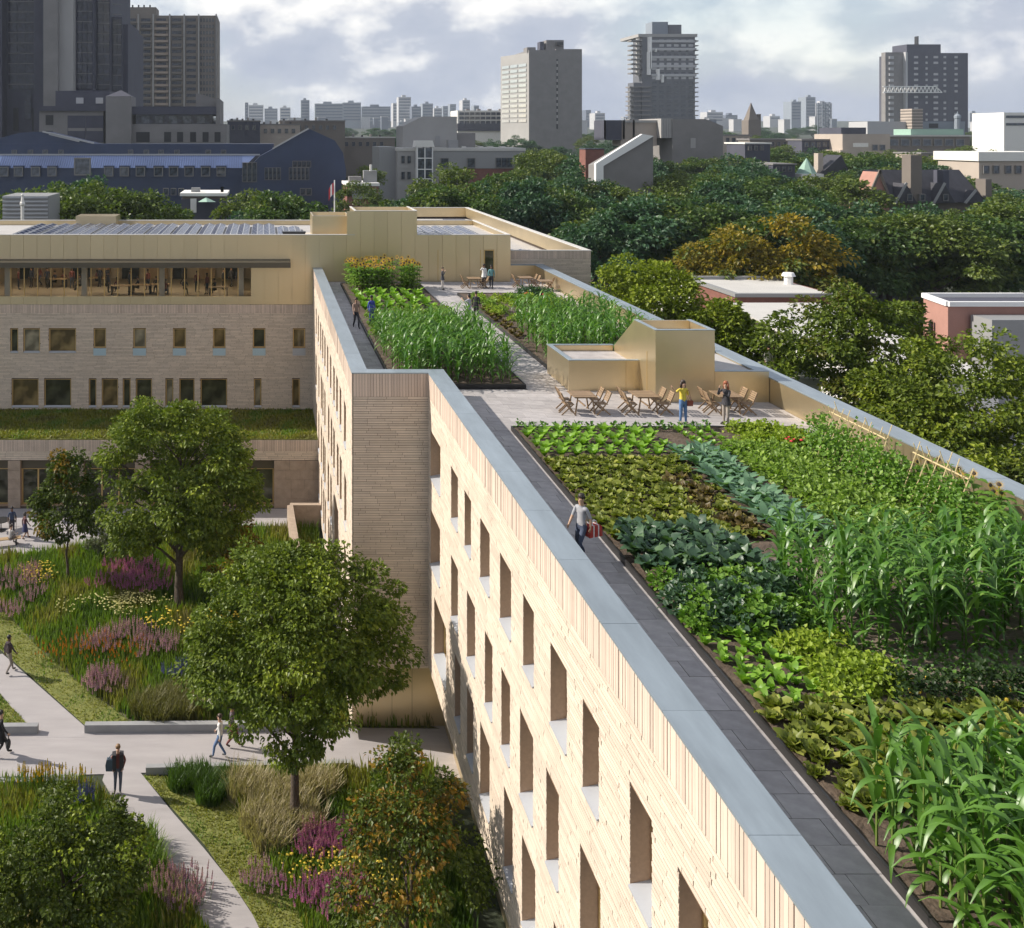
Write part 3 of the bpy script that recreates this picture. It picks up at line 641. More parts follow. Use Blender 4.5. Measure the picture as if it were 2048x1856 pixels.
def crown_mesh(name, H0, H1, rx, ry, ncl, per, ls, m, seed, shape='round', lobes=10, fill=.45, accent=None, flat=.55, tight=1.0):
    g = np.random.default_rng(seed); zc, rz = (H0 + H1) / 2, (H1 - H0) / 2
    k = np.arange(lobes) + .5; ph = np.arccos(1 - 2 * k / lobes) + g.normal(0, .16, lobes); th = np.pi * (1 + 5 ** .5) * k + g.normal(0, .3, lobes)
    ld = np.stack([np.cos(th) * np.sin(ph), np.sin(th) * np.sin(ph), np.cos(ph)], 1); lr = g.uniform(.32, .50, lobes); lc = ld * (g.uniform(.84, 1.06, lobes) - lr)[:, None]
    q = g.integers(0, lobes, ncl); d = g.normal(size=(ncl, 3)) + ld[q] * .75 + np.array([0, 0, .25]); d /= np.linalg.norm(d, axis=1, keepdims=True)
    c = lc[q] + d * (lr[q] * g.uniform(.62, 1.08, ncl))[:, None]
    zz = c[:, 2]
    if shape == 'dome': s = np.where(zz < 0, 1.04 + .05 * zz, np.clip(1.04 - .30 * zz ** 2, 0, 2))
    elif shape == 'cone': s = np.clip(1.05 - .55 * zz, .3, 1.4) * .9
    else: s = np.ones(ncl)
    c = np.stack([c[:, 0] * s * rx, c[:, 1] * s * ry, zc + zz * rz], 1)
    cl = np.repeat(np.arange(ncl), per); n = len(cl); cr = tight * (rx + ry + rz) / 3 * 1.02 / ncl ** (1 / 3)
    csz = g.uniform(.6, 1.25, ncl); od = g.normal(size=(n, 3)); od /= np.linalg.norm(od, axis=1, keepdims=True)
    off = od * g.uniform(.35, 1.0, n)[:, None] ** .6 * np.array([1, 1, flat]) * (cr * csz[cl])[:, None]
    C = c[cl] + off
    out = (C - np.array([0, 0, zc])) / np.array([rx, ry, rz]); out /= np.linalg.norm(out, axis=1, keepdims=True) + 1e-6
    D = out * .45 + od * .65 + g.normal(0, .45, (n, 3)); D[:, 2] -= .35
    Nn = od * .55 + out * .25 + np.array([0, 0, .65]) + g.normal(0, .34, (n, 3))
    ln = ls * g.uniform(.6, 1.3, n)
    V, F = leaf_arrays(C, D, Nn, ln, ln * g.uniform(.55, .85, n), .16, .12)
    mats = [m]; mi = None
    if accent is not None:
        mats = [m, accent[0]]; hit = (g.random(ncl) < accent[1])[cl] & (g.random(n) < .8); mi = np.tile(hit.astype(int), 2)
    return npmesh(name, V, F, mats, mi), c
def trunk_mesh(name, H0, H1, r, cl, seed, nl=14, fork=.55, m=None, lean=0):
    g = random.Random(seed); mb = MB(); zt = H0 + (H1 - H0) * .62; pts = [Vector((0, 0, -.3))]
    k = 7
    for i in range(1, k + 1): pts.append(Vector((g.uniform(-.06, .06) * i * .5 + lean * i / k, g.uniform(-.06, .06) * i * .5, zt * i / k)))
    for i in range(k): mb.tube(pts[i], pts[i + 1], r * (1 - .8 * i / k) * (1.35 if i == 0 else 1), r * (1 - .8 * (i + 1) / k), 8, 0, False)
    cc = list(cl); g.shuffle(cc)
    for c in cc[:nl]:
        c = Vector(c); zb = max(H0 * .75, min(zt * .95, c.z - (c.xy.length) * .75)); t = zb / zt * k; i = min(int(t), k - 1); b = pts[i].lerp(pts[i + 1], t - i)
        rb = r * (1 - .8 * t / k) * .5; mid = b.lerp(c, .5) + Vector((0, 0, .08 * (c - b).length))
        mb.tube(b, mid, rb, rb * .6, 6, 0, False); mb.tube(mid, c, rb * .6, rb * .15, 5, 0, False)
        for q in range(2):
            e = c + Vector((g.uniform(-1, 1), g.uniform(-1, 1), g.uniform(-.3, .8))) * (H1 - H0) * .1; mb.tube(mid.lerp(c, .4), e, rb * .35, rb * .08, 4, 0, False)
    return mb.mesh(name, m or M['bark'], True)
def tree(nm, label, x, y, z, H0, H1, rx, ry, ncl, per, ls, m, seed, r=.16, shape='round', group=None, accent=None, nl=14, lobes=11, fill=.45, cat='tree', tight=1.0):
    t = thing(nm, label, cat, (x, y, z), 0, group)
    cm, cl = crown_mesh('crown', H0, H1, rx, ry, ncl, per, ls, m, seed, shape, lobes, fill, accent, .55, tight)
    ob('crown', cm, t); ob('trunk', trunk_mesh('trunk', H0, H1, r, cl, seed, nl), t); return t
tree('maple_tree', 'large round maple before the academic block, trunk rising from the flower meadow', -4.78, 53.4, 0, 2.9, 12.2, 4.9, 4.5, 230, 180, .205, M['leaf_maple'], 1, .26, 'dome', nl=26, accent=(M['leaf_bright'], .16), lobes=15)
tree('young_tree', 'slim young tree with a pale trunk and a few rusty leaves by the plaza', -11.7, 56.5, 0, 1.9, 8.2, 2.1, 2.0, 75, 95, .21, M['leaf_dark'], 2, .09, 'cone', accent=(M['leaf_autumn'], .22), nl=14)
tree('maple_tree', 'broad maple nearest the brick wing, its bare trunk among tan grasses', 1.2, 36.5, 0, 3.4, 11.1, 4.45, 3.9, 240, 200, .16, M['leaf_maple'], 3, .19, 'dome', nl=26, accent=(M['leaf_bright'], .15), lobes=17)
tree('autumn_tree', 'rust and olive autumn tree leaning against the sunlit brick facade', 4.45, 29.2, 0, 1.2, 8.2, 2.35, 2.5, 130, 90, .145, M['leaf_dark'], 4, .10, 'cone', accent=(M['leaf_autumn'], .34), nl=26, lobes=16, tight=.85)
tree('round_tree', 'dense dark low crowned tree below the orange pokers beside the curved path', -6.6, 30.6, 0, .4, 5.0, 2.85, 2.7, 190, 130, .14, M['leaf_dark'], 5, .14, 'dome', accent=(M['leaf_bright'], .14), lobes=16)
tree('autumn_shrub', 'small orange leaved tree between the big maple and the yard wall', -1.7, 54.6, 0, .6, 5.2, 1.7, 1.6, 60, 60, .2, M['leaf_autumn'], 6, .06, 'cone', accent=(M['leaf_olive'], .5))
tree('grey_shrub', 'grey green feathery shrub left of the big maple trunk', G(205, 1118)[0], G(205, 1118)[1], 0, .2, 2.4, 1.2, 1.1, 50, 40, .16, leafmat('leaf_grey', (.07,.085,.05), (.13,.145,.08)), 16, .04)
tree('white_shrub', 'white flowered shrub at the end of the meadow wall under the broad maple', -2.45, 43.6, 0, .1, 2.9, .85, .8, 40, 32, .13, leafmat('leaf_pale', (.05,.075,.02), (.10,.13,.03)), 17, .03, accent=(leafmat('white_bloom', (.5,.5,.40), (.7,.68,.55)), .45))
for k, (px, py, H, Y, rx, mm, lab) in enumerate(((1300, 513, 17.6, 70, 5.2, 'leaf_bright', 'bright green ash tree beside the dark east wall beyond the parapet'),
        (1708, 577, 16.9, 60, 5.3, 'leaf_maple', 'tall green maple between the two brick halls'),
        (1420, 590, 14.6, 66, 3.6, 'leaf_bright', 'bright green tree beside the white hall roof, lower half of the pair by the parapet'),
        (1945, 690, 15.3, 52, 5.4, 'leaf_maple', 'dense dark green maple reaching the right edge above the bamboo canes'),
        (1800, 745, 13.4, 54, 3.6, 'leaf_maple', 'lower green tree just past the parapet behind the bean canes'),
        (2080, 900, 11.0, 44, 4.2, 'leaf_dark', 'dark tree crown cut by the right edge just over the parapet'))):
    Ht = PZ(py, Y)
    tree('street_tree', lab, PX(px, Y), Y, 0, Ht * .22, Ht * 1.05, rx * 1.16, rx * 1.1, 190, 165, .29 if Y > 56 else .25, M[mm], 30 + k, .22, 'dome', group='trees along the street by the wing', accent=(M['leaf_olive'] if k == 1 else M['leaf_bright'], .22), lobes=15)

# far trees: shared crowns, each tree its own object with trunk and crown
FAR = []
for k in range(9):
    mm = ['leaf_far_a','leaf_far_b','leaf_far_c','leaf_far_a','leaf_far_b','leaf_far_c','leaf_far_a','leaf_far_b','leaf_gold'][k]
    cm, cl = crown_mesh('far_crown', .24, 1.0, .42 + .05 * (k % 3), .42, 80, 80, .036, M[mm], 60 + k, 'dome', 11 + k % 3, .5, (M['leaf_far_b'], .25) if k % 3 == 0 or k == 8 else None)
    FAR.append((cm, trunk_mesh('far_trunk', .24, 1.0, .022, cl, k, 8)))
_ft = 0
def fartree(x, y, h, k, label, w=1.0):
    global _ft; _ft += 1
    t = thing('park_tree', label, 'tree', (x, y, TZ(y) - .3), random.uniform(0, 6.28), 'trees of the park and streets behind')
    t.scale = (h * w, h * w, h)
    ob('crown', FAR[k][0], t); ob('trunk', FAR[k][1], t); return t
rr = random.Random(77)
LAB = ['dark teal green broadleaf tree in the wooded streets', 'mid green broadleaf tree in the wooded streets', 'deep blue green broadleaf tree in the wooded streets']
def clear_of(x, y, z):       # keep trees out of the buildings of the town
    return not any(a - 2 < x < b + 2 and c - 4 < y < d + 3 for a, b, c, d in TOWN)
TOWN = []
# ------------------------------------------------------------------ meadow planting
def in_poly(pts, X, Y):
    r = np.zeros(len(X), bool); n = len(pts)
    for i in range(n):
        x0, y0 = pts[i]; x1, y1 = pts[(i + 1) % n]
        c = ((y0 > Y) != (y1 > Y)) & (X < (x1 - x0) * (Y - y0) / (y1 - y0 + 1e-12) + x0); r ^= c
    return r
def scatter(poly, n, g):
    xs = [p[0] for p in poly]; ys = [p[1] for p in poly]
    X = g.uniform(min(xs), max(xs), n); Y = g.uniform(min(ys), max(ys), n); k = in_poly(poly, X, Y); return X[k], Y[k]
GR = [leafmat('grass_green', (.085,.145,.022), (.165,.235,.035), trans=.35, gloss=.02), leafmat('grass_dark', (.040,.080,.015), (.08,.14,.022), trans=.35, gloss=.02),
      leafmat('grass_yellow', (.16,.165,.03), (.25,.24,.045), trans=.35, gloss=.02), leafmat('grass_tan', (.28,.235,.13), (.40,.34,.20), trans=.3, gloss=.02), leafmat('grass_olive', (.12,.115,.035), (.19,.175,.065), trans=.3, gloss=.02)]
def blades(name, X, Y, z, hmin, hmax, wd, mats, mi, g, lean=.35, parent=None):
    n = len(X); h = g.uniform(hmin, hmax, n); a = g.uniform(0, 6.283, n); ln = g.uniform(.05, lean, n) * h
    w = wd * g.uniform(.6, 1.4, n); b = np.stack([X, Y, np.full(n, z) if np.isscalar(z) else z], 1)
    s = np.stack([-np.sin(a), np.cos(a), np.zeros(n)], 1) * w[:, None]; d = np.stack([np.cos(a), np.sin(a), np.zeros(n)], 1)
    mid = b + d * (ln * .35)[:, None] + np.array([0, 0, 1]) * (h * .6)[:, None]; tip = b + d * ln[:, None] + np.array([0, 0, 1]) * h[:, None]
    V = np.stack([b - s, b + s, mid + s * .8, mid - s * .8, tip], 1).reshape(-1, 3); k = np.arange(n)[:, None] * 5
    F = np.stack([k + np.array([[0, 1, 2]]), k + np.array([[0, 2, 3]]), k + np.array([[3, 2, 4]])], 1).reshape(-1, 3)
    return ob(name, npmesh(name, V, F, mats, np.repeat(mi, 3)), parent)
def vnoise(X, Y, s, seed):
    g = np.random.default_rng(seed); r = np.zeros(len(X))
    for k in range(6):
        a = g.uniform(0, 6.28); f = s * g.uniform(.6, 1.8); r += np.sin(X * f * math.cos(a) + Y * f * math.sin(a) + g.uniform(0, 6.28))
    return r / 2.2
for i, p in enumerate(MEADOWS):
    g = np.random.default_rng(100 + i); X, Y = scatter(p, (85000, 48000, 36000)[i], g)
    v = vnoise(X, Y, 1.1, i) + g.normal(0, .35, len(X)); mi = np.digitize(v, [-.9, .0, .5, 1.25]); mi = np.array([1, 0, 0, 2, 4])[mi]; mi = np.where((mi == 4) & (g.random(len(X)) < .35), 3, mi)
    mi = np.where((mi == 3) & (g.random(len(X)) < .5), 4, mi)
    o = blades('meadow_grass', X, Y, 0, .25, .75, .028, GR, mi, g); kind(o, 'stuff'); o['label'] = ('tall mixed meadow grasses behind the promenade', 'tall mixed meadow grasses between the curved path and the wing', 'tall mixed meadow grasses left of the curved path')[i]
for i, p in enumerate(LAWNS):
    g = np.random.default_rng(120 + i); X, Y = scatter(p, 16000 if i != 1 else 6000, g); v = vnoise(X, Y, 2.2, 5 + i) + g.normal(0, .5, len(X)); mi = np.where(v < -.6, 0, 2)
    kind(blades('lawn_grass', X, Y, 0, .05, .14, .022, GR, mi, g, .9), 'stuff')
g = np.random.default_rng(140); X = g.uniform(-22.5, 3.8, 26000); Y = g.uniform(67.8, 74.9, 26000); v = vnoise(X, Y, 1.6, 9) + g.normal(0, .5, len(X))
kind(blades('roof_grass', X, Y, 4.85, .08, .28, .04, GR, np.where(v < -.7, 0, np.where(v > 1.2, 4, 2)), g, .8, main), 'stuff')
# flower and grass clumps: each clump an object, meshes shared
def bloom(n, c1, c2): return leafmat(n, c1, c2, trans=.25, gloss=.02)
FL = dict(magenta=bloom('magenta_bloom', (.50,.12,.42), (.70,.27,.60)), mauve=bloom('mauve_bloom', (.48,.22,.42), (.68,.42,.62)), yellow=bloom('yellow_bloom', (.60,.42,.03), (.75,.58,.10)),
          cream=bloom('cream_bloom', (.50,.44,.16), (.65,.60,.28)), orange=bloom('orange_bloom', (.55,.14,.02), (.62,.24,.04)), blue=bloom('blue_bloom', (.10,.10,.36), (.18,.18,.5)), amber=bloom('amber_bloom', (.62,.33,.02), (.72,.45,.04)))
def spikes(seed, n, rad, h, ms, fl, spike=.45, fw=.07):
    g = random.Random(seed); mb = MB()
    for i in range(n):
        a, r = g.uniform(0, 6.28), rad * math.sqrt(g.random()); x, y = r * math.cos(a), r * math.sin(a); hh = h * g.uniform(.7, 1.1)
        tx, ty = x * 1.25 + g.uniform(-.06, .06), y * 1.25 + g.uniform(-.06, .06); b, t = Vector((x, y, 0)), Vector((tx, ty, hh))
        mb.bar(b, t, .014, .014, 0)
        z0 = 1 - spike
        for q in range(4):
            c = b.lerp(t, z0 + (1 - z0) * (q + .5) / 4); w = fw * (1 - .18 * q); an = g.uniform(0, 3)
            dx, dy = math.cos(an) * w, math.sin(an) * w; L_ = hh * spike / 4 * .7
            mb.add([(c.x-dx, c.y-dy, c.z), (c.x, c.y, c.z - L_), (c.x+dx, c.y+dy, c.z), (c.x, c.y, c.z + L_)], [(0,1,2,3)], 1)
            mb.add([(c.x-dy, c.y+dx, c.z), (c.x, c.y, c.z - L_), (c.x+dy, c.y-dx, c.z), (c.x, c.y, c.z + L_)], [(0,1,2,3)], 1)
    for i in range(n // 2):
        a, r = g.uniform(0, 6.28), rad * math.sqrt(g.random()); x, y = r * math.cos(a), r * math.sin(a); e = (x * 1.7, y * 1.7, h * g.uniform(.3, .6))
        mb.add([(x-.02, y, 0), (x+.02, y, 0), e], [(0,1,2)], 0)
    return mb
def plates(seed, n, rad, h, fw=.11):
    g = random.Random(seed); mb = MB()
    for i in range(n):
        a, r = g.uniform(0, 6.28), rad * math.sqrt(g.random()); x, y = r * math.cos(a), r * math.sin(a); hh = h * g.uniform(.7, 1.1); t = (x * 1.15, y * 1.15, hh)
        mb.bar((x, y, 0), t, .014, .014, 0); w = fw * g.uniform(.7, 1.2)
        mb.add([(t[0] + w * math.cos(k * 1.047), t[1] + w * math.sin(k * 1.047), hh) for k in range(6)] + [(t[0], t[1], hh + .04)], [(k, (k + 1) % 6, 6) for k in range(6)], 1)
    for i in range(n):
        a, r = g.uniform(0, 6.28), rad * math.sqrt(g.random()); x, y = r * math.cos(a), r * math.sin(a); e = (x * 1.5, y * 1.5, h * g.uniform(.3, .7))
        mb.add([(x-.03, y, 0), (x+.03, y, 0), e], [(0,1,2)], 0)
    return mb
def split_mats(mb, nm, mats):
    a, b = MB(), MB()
    for f, mi in zip(mb.f, mb.m): (a if mi == 0 else b).add([mb.v[i] for i in f], [tuple(range(len(f)))])
    return a.mesh(nm[0], mats[0]), b.mesh(nm[1], mats[1])
CL = {}
for nm_, fl in (('magenta','magenta'), ('mauve','mauve')): CL[nm_] = [split_mats(spikes(s, 34, .72, .85, 0, 1, .40, .05), ('stems', 'blossoms'), (GR[0], FL[fl])) for s in (1, 2, 3)]
CL['orange'] = [split_mats(spikes(s, 12, .7, .9, 0, 1, .22, .045), ('stems', 'blossoms'), (GR[0], FL['orange'])) for s in (4, 5)]
CL['blue'] = [split_mats(spikes(s, 10, .25, 1.1, 0, 1, .4, .05), ('stems', 'blossoms'), (GR[1], FL['blue'])) for s in (6,)]
CL['amber'] = [split_mats(spikes(s, 9, .35, 1.2, 0, 1, .22, .04), ('stems', 'blossoms'), (GR[0], FL['amber'])) for s in (8,)]
CL['yellow'] = [split_mats(plates(s, 16, .85, .6, .075), ('stems', 'blossoms'), (GR[0], FL['yellow'])) for s in (1, 2)]
CL['cream'] = [split_mats(plates(s, 24, .8, .55, .07), ('stems', 'blossoms'), (GR[0], FL['cream'])) for s in (3, 4)]
rr = random.Random(31)
def clump(k, px, py, label, group, s=1.0, spread=0):
    x, y, _ = G(px + rr.uniform(-spread, spread), py + rr.uniform(-spread, spread) * .45); a, b = rr.choice(CL[k])
    t = thing('flower_clump', label, 'flowers', (x, y, 0), rr.uniform(0, 6), group); t.scale = (s * rr.uniform(.75, 1.2), s * rr.uniform(.75, 1.2), s * rr.uniform(.95, 1.25))
    ob('stems', a, t); ob('blossoms', b, t)
def drift(k, n, px, py, sx, sy, label, s=1.0):
    for i in range(n):
        a, r = rr.uniform(0, 6.28), math.sqrt(rr.random()); clump(k, px + math.cos(a) * r * sx * 1.35 + rr.gauss(0, 9), py + math.sin(a) * r * sy * 1.35 + rr.gauss(0, 4), label, label + ' drift', s)
drift('magenta', 14, 258, 1165, 52, 22, 'magenta spired flowers left of the big maple trunk')
drift('mauve', 13, 265, 1295, 68, 18, 'pink mauve flower spires in the middle of the meadow')
drift('mauve', 5, 208, 1392, 24, 10, 'small mauve flower group by the lawn corner')
drift('magenta', 11, 658, 1700, 38, 16, 'magenta flower spires right of the bare maple trunk', .9)
drift('magenta', 12, 672, 1808, 60, 14, 'magenta flower spires at the foot of the autumn tree', .85)
drift('mauve', 9, 352, 1800, 34, 22, 'mauve flower spires on the right of the dark round tree', .8)
drift('mauve', 12, 35, 1190, 40, 30, 'dull purple flower spires at the left edge of the meadow', .9)
drift('mauve', 3, 525, 1770, 15, 12, 'few purple spires at the turf edge of the curved path', .7)
drift('cream', 13, 235, 1222, 80, 9, 'cream flat topped flowers crossing the meadow middle')
drift('yellow', 12, 385, 1262, 72, 11, 'bright yellow flat topped flowers left of the broad maple')
drift('yellow', 8, 85, 1165, 26, 12, 'yellow flat topped flowers under the slim young tree', .9)
drift('yellow', 12, 660, 1742, 70, 8, 'yellow flat topped flowers behind the lower magenta spires', .8)
drift('yellow', 6, 765, 1800, 40, 10, 'yellow flat topped flowers beneath the autumn tree', .8)
drift('orange', 9, 150, 1325, 50, 12, 'orange poker flowers near the left lawn verge')
drift('orange', 6, 265, 1322, 40, 10, 'orange poker flowers in front of the mauve spires')
drift('amber', 9, 92, 1592, 60, 5, 'amber poker flowers before the low dark wall')
drift('blue', 5, 360, 1365, 20, 12, 'blue delphiniums in front of the meadow wall')
drift('blue', 4, 172, 1622, 14, 8, 'blue delphiniums above the dark round tree', .9)
drift('blue', 4, 230, 1110, 20, 10, 'blue delphiniums behind the magenta spires', .9)
def tuft(nm, label, px, py, n, rad, h, mi, seed):
    x, y, _ = G(px, py); g = np.random.default_rng(seed); a = g.uniform(0, 6.28, n); r = rad * np.sqrt(g.random(n))
    o = blades(nm, r * np.cos(a), r * np.sin(a), 0, h * .6, h, .022, GR, np.full(n, mi), g, .8); o.location = (x, y, 0); tag(o, label, 'grass clump', 'ornamental grass clumps')
for k, (px, py) in enumerate(((520,1600),(560,1630),(520,1660),(600,1600),(545,1690),(490,1590),(610,1660),(640,1590))):
    tuft('ornamental_grass', 'tan feathery grass clump around the bare maple trunk', px, py, 900, .75, 1.05, 3, 200 + k)
for k, (px, py) in enumerate(((290,1425),(330,1415),(370,1432),(400,1420),(320,1440),(360,1405))): tuft('ornamental_grass', 'brown olive grass clump behind the meadow wall', px, py, 800, .7, .95, 4, 220 + k)
for k, (px, py) in enumerate(((365,1572),(400,1568),(440,1580),(420,1598))): tuft('ornamental_grass', 'dark green grass clump behind the corner turf, front of the near wall', px, py, 700, .6, .8, 1, 240 + k)
for k, (px, py) in enumerate(((300,1715),(288,1690),(310,1745))): tuft('ornamental_grass', 'upright green grass clump on the left verge of the curved path', px, py, 300, .4, .9, 0, 260 + k)

# ------------------------------------------------------------------ roof garden crops
CR = dict(romaine=leafmat('romaine_leaf', (0.118,0.248,0.024), (0.201,0.354,0.035), (0.283,0.425,0.059), gloss=.03), curly=leafmat('curly_lettuce_leaf', (0.088,0.118,0.017), (0.201,0.230,0.038), (0.319,0.319,0.071), gloss=.02),
          red=leafmat('red_lettuce_leaf', (0.088,0.065,0.024), (0.153,0.112,0.041), (0.189,0.165,0.047), gloss=.02), kale=leafmat('kale_leaf', (0.026,0.065,0.035), (0.065,0.130,0.059), (0.130,0.212,0.083), gloss=.05),
          broc=leafmat('broccoli_leaf', (0.071,0.159,0.088), (0.136,0.248,0.136), (0.212,0.330,0.201), gloss=.05), bean=leafmat('bean_leaf', (0.118,0.201,0.029), (0.212,0.319,0.047), (0.307,0.413,0.083), gloss=.03),
          vine=leafmat('climbing_bean_leaf', (0.071,0.165,0.019), (0.153,0.271,0.035), (0.248,0.366,0.071), gloss=.03), corn=leafmat('corn_leaf', (0.047,0.136,0.017), (0.112,0.230,0.031), (0.201,0.319,0.059), gloss=.05, rough=.42),
          lime=leafmat('lime_leaf', (0.165,0.236,0.024), (0.260,0.342,0.035), (0.319,0.378,0.059), gloss=.02), pepper=leafmat('pepper_leaf', (0.017,0.038,0.012), (0.035,0.065,0.017), (0.059,0.094,0.024)), stem=mat('corn_stalk', (.14,.19,.04), .6))
def leafblade(L, W_, droop, up, seg=4, ruffle=0.0, seed=0, cup=.15, taper=1.0):
    """a broad curved leaf from the origin along +x: centre line and two edges"""
    g = random.Random(seed); mb = MB(); pts = []
    x, z, a = 0.0, 0.0, up
    for i in range(seg + 1):
        t = i / seg; w = W_ * math.sin(math.pi * min(1, .12 + .88 * t ** taper)) * .5 if t < 1 else 0.004
        if t == 0: w = W_ * .12
        r = ruffle * g.uniform(-1, 1); r2 = ruffle * g.uniform(-1, 1)
        pts += [(x, w, z + cup * w + r), (x, 0, z), (x, -w, z + cup * w + r2)]
        x += L / seg * math.cos(a); z += L / seg * math.sin(a); a -= droop / seg
    fs = []
    for i in range(seg):
        b = i * 3; fs += [(b, b+1, b+4, b+3), (b+1, b+2, b+5, b+4)]
    mb.add(pts, fs); return mb
def merge_leaf(dst, src, loc, rz, s=1.0, tilt=0.0):
    m = Matrix.Translation(loc) @ Matrix.Rotation(rz, 4, 'Z') @ Matrix.Rotation(-tilt, 4, 'Y') @ Matrix.Scale(s, 4); dst.add([m @ Vector(v) for v in src.v], src.f)
def rosette(seed, n, L, W_, up, droop, ruffle=0, layers=2, stem=0):
    g = random.Random(seed); mb = MB()
    for i in range(n):
        ly = i % layers; lf = leafblade(L * g.uniform(.8, 1.15) * (1 - .22 * ly), W_ * g.uniform(.8, 1.15) * (1 - .15 * ly), droop * g.uniform(.7, 1.3), up * g.uniform(.8, 1.2) + .35 * ly, 4, ruffle, g.randrange(999))
        merge_leaf(mb, lf, (0, 0, stem * g.uniform(.5, 1) + .01), 2.4 * i + g.uniform(-.3, .3))
    return mb
def dome(seed, n, rad, h, ls, sx=1.0):
    g = np.random.default_rng(seed); d = g.normal(size=(n, 3)); d[:, 2] = np.abs(d[:, 2]); d /= np.linalg.norm(d, axis=1, keepdims=True)
    C = d * g.uniform(.55, 1.0, n)[:, None] * np.array([rad * sx, rad, h]) * (1 + .15 * np.sin(d[:, :1] * 7 + seed) * np.cos(d[:, 1:2] * 6))
    D = d * .6 + g.normal(0, .55, (n, 3)); Nn = d * .5 + np.array([0, 0, .8]) + g.normal(0, .35, (n, 3)); ln = ls * g.uniform(.7, 1.25, n)
    return leaf_arrays(C, D, Nn, ln, ln * g.uniform(.65, .95, n), .12, .1)
def dome_mesh(name, m, *a, **k): V, F = dome(*a, **k); return npmesh(name, V, F, m)
ROM = [rosette(s, 9, .40, .21, 1.0, .9, .012).mesh('romaine', CR['romaine'], True) for s in range(4)]
ROMLEAF = [leafblade(.42, .22, .95, 1.0, 5, .014, s).mesh('lettuce_leaf', CR['romaine'], True) for s in range(3)]
CURL = [rosette(s, 24, .33, .22, .85, .8, .055, 3).mesh('curly_lettuce', CR['curly'], True) for s in range(10, 15)]
REDL = [rosette(s, 24, .33, .22, .85, .8, .055, 3).mesh('red_lettuce', CR['red'], True) for s in range(20, 23)]
KALE = [rosette(s, 16, .55, .30, .95, 1.3, .05, 2, .25).mesh('kale', CR['kale'], True) for s in range(30, 34)]
BROC = [rosette(s, 13, .60, .26, .65, .9, .02, 2, .15).mesh('broccoli', CR['broc'], True) for s in range(40, 44)]
BEAN = [dome_mesh('bean_bush', CR['bean'], s, 150, .36, .42, .15) for s in range(50, 54)]
LIME = [dome_mesh('squash_bush', CR['lime'], s, 170, .42, .40, .13) for s in range(60, 63)]
VINE = [dome_mesh('climber', CR['vine'], s, 300, .50, 1.45, .14) for s in range(70, 73)]
KBUSH = [dome_mesh('leafy_bush', CR['kale'] if s < 82 else CR['vine'], s, 200, .45, .6, .17) for s in range(80, 84)]
PEP = [dome_mesh('pepper_bush', CR['pepper'], s, 90, .22, .62, .12) for s in range(90, 92)]
CARR = [dome_mesh('carrot_tops', CR['corn'], s, 30, .16, .25, .12) for s in range(95, 97)]
CLEAF = [leafblade(L_, w_, dr, up_, 6, .008, s, .3, .8).mesh('leaf', CR['corn'], True) for s, (L_, w_, dr, up_) in enumerate(((.95,.105,2.3,1.15),(.85,.10,1.7,1.25),(1.0,.11,2.7,1.0),(.8,.10,1.2,1.3)))]
CSTALK = MB().tube((0,0,-.1), (0,0,1.75), .022, .008, 6).mesh('stalk', CR['stem'])
ORD = 'first second third fourth fifth sixth seventh eighth ninth tenth eleventh twelfth thirteenth fourteenth fifteenth sixteenth seventeenth eighteenth nineteenth twentieth twenty-first twenty-second'.split()
def rc(a, ya, b='the walkway'):
    return f'{ORD[a]} row from {ya}, {ORD[b[0]]} plant from {b[1]}'
def crop(nm, me, label, cat, grp, x, y, s=1.0, z=ZD + .12, jit=.15):
    o = ob(nm, me, None, (x, y, z), rr.uniform(0, 6.28), s * rr.uniform(1 - jit, 1 + jit)); return tag(o, label, cat, grp)
def corn_plant(x, y, label, grp, s=1.0, parts=True, z=ZD + .12):
    n = rr.randint(10, 12); a0 = rr.uniform(0, 3.14)
    t = thing('corn_plant', label, 'corn plant', (x, y, z), a0, grp); t.scale = [s * rr.uniform(.88, 1.1)] * 3
    ob('stalk', CSTALK, t)
    for i in range(n):
        zz = .08 + 1.6 * i / (n - 1); ob('leaf', rr.choice(CLEAF), t, (0, 0, zz), (0, -rr.uniform(-.1, .2), math.pi * i + rr.uniform(-.7, .7)), .7 + .4 * math.sin(3.14 * (i + 1) / (n + 1)))
CORNJ = []
for s in range(6):
    g_ = random.Random(300 + s); mb = MB(); mb.tube((0,0,-.1), (0,0,1.75), .022, .008, 5)
    for i in range(13):
        L_, w_, dr, up_ = g_.choice(((.95,.105,2.3,1.15),(.85,.10,1.7,1.25),(1.0,.11,2.7,1.0),(.8,.10,1.2,1.3)))
        merge_leaf(mb, leafblade(L_, w_, dr, up_, 5, .008, i, .3, .8), (0, 0, .08 + 1.62 * i / 12), math.pi * i + g_.uniform(-.7, .7), .7 + .4 * math.sin(3.14 * (i + 1) / 14))
    CORNJ.append(mb.mesh('corn', CR['corn'], True))
rr = random.Random(55)
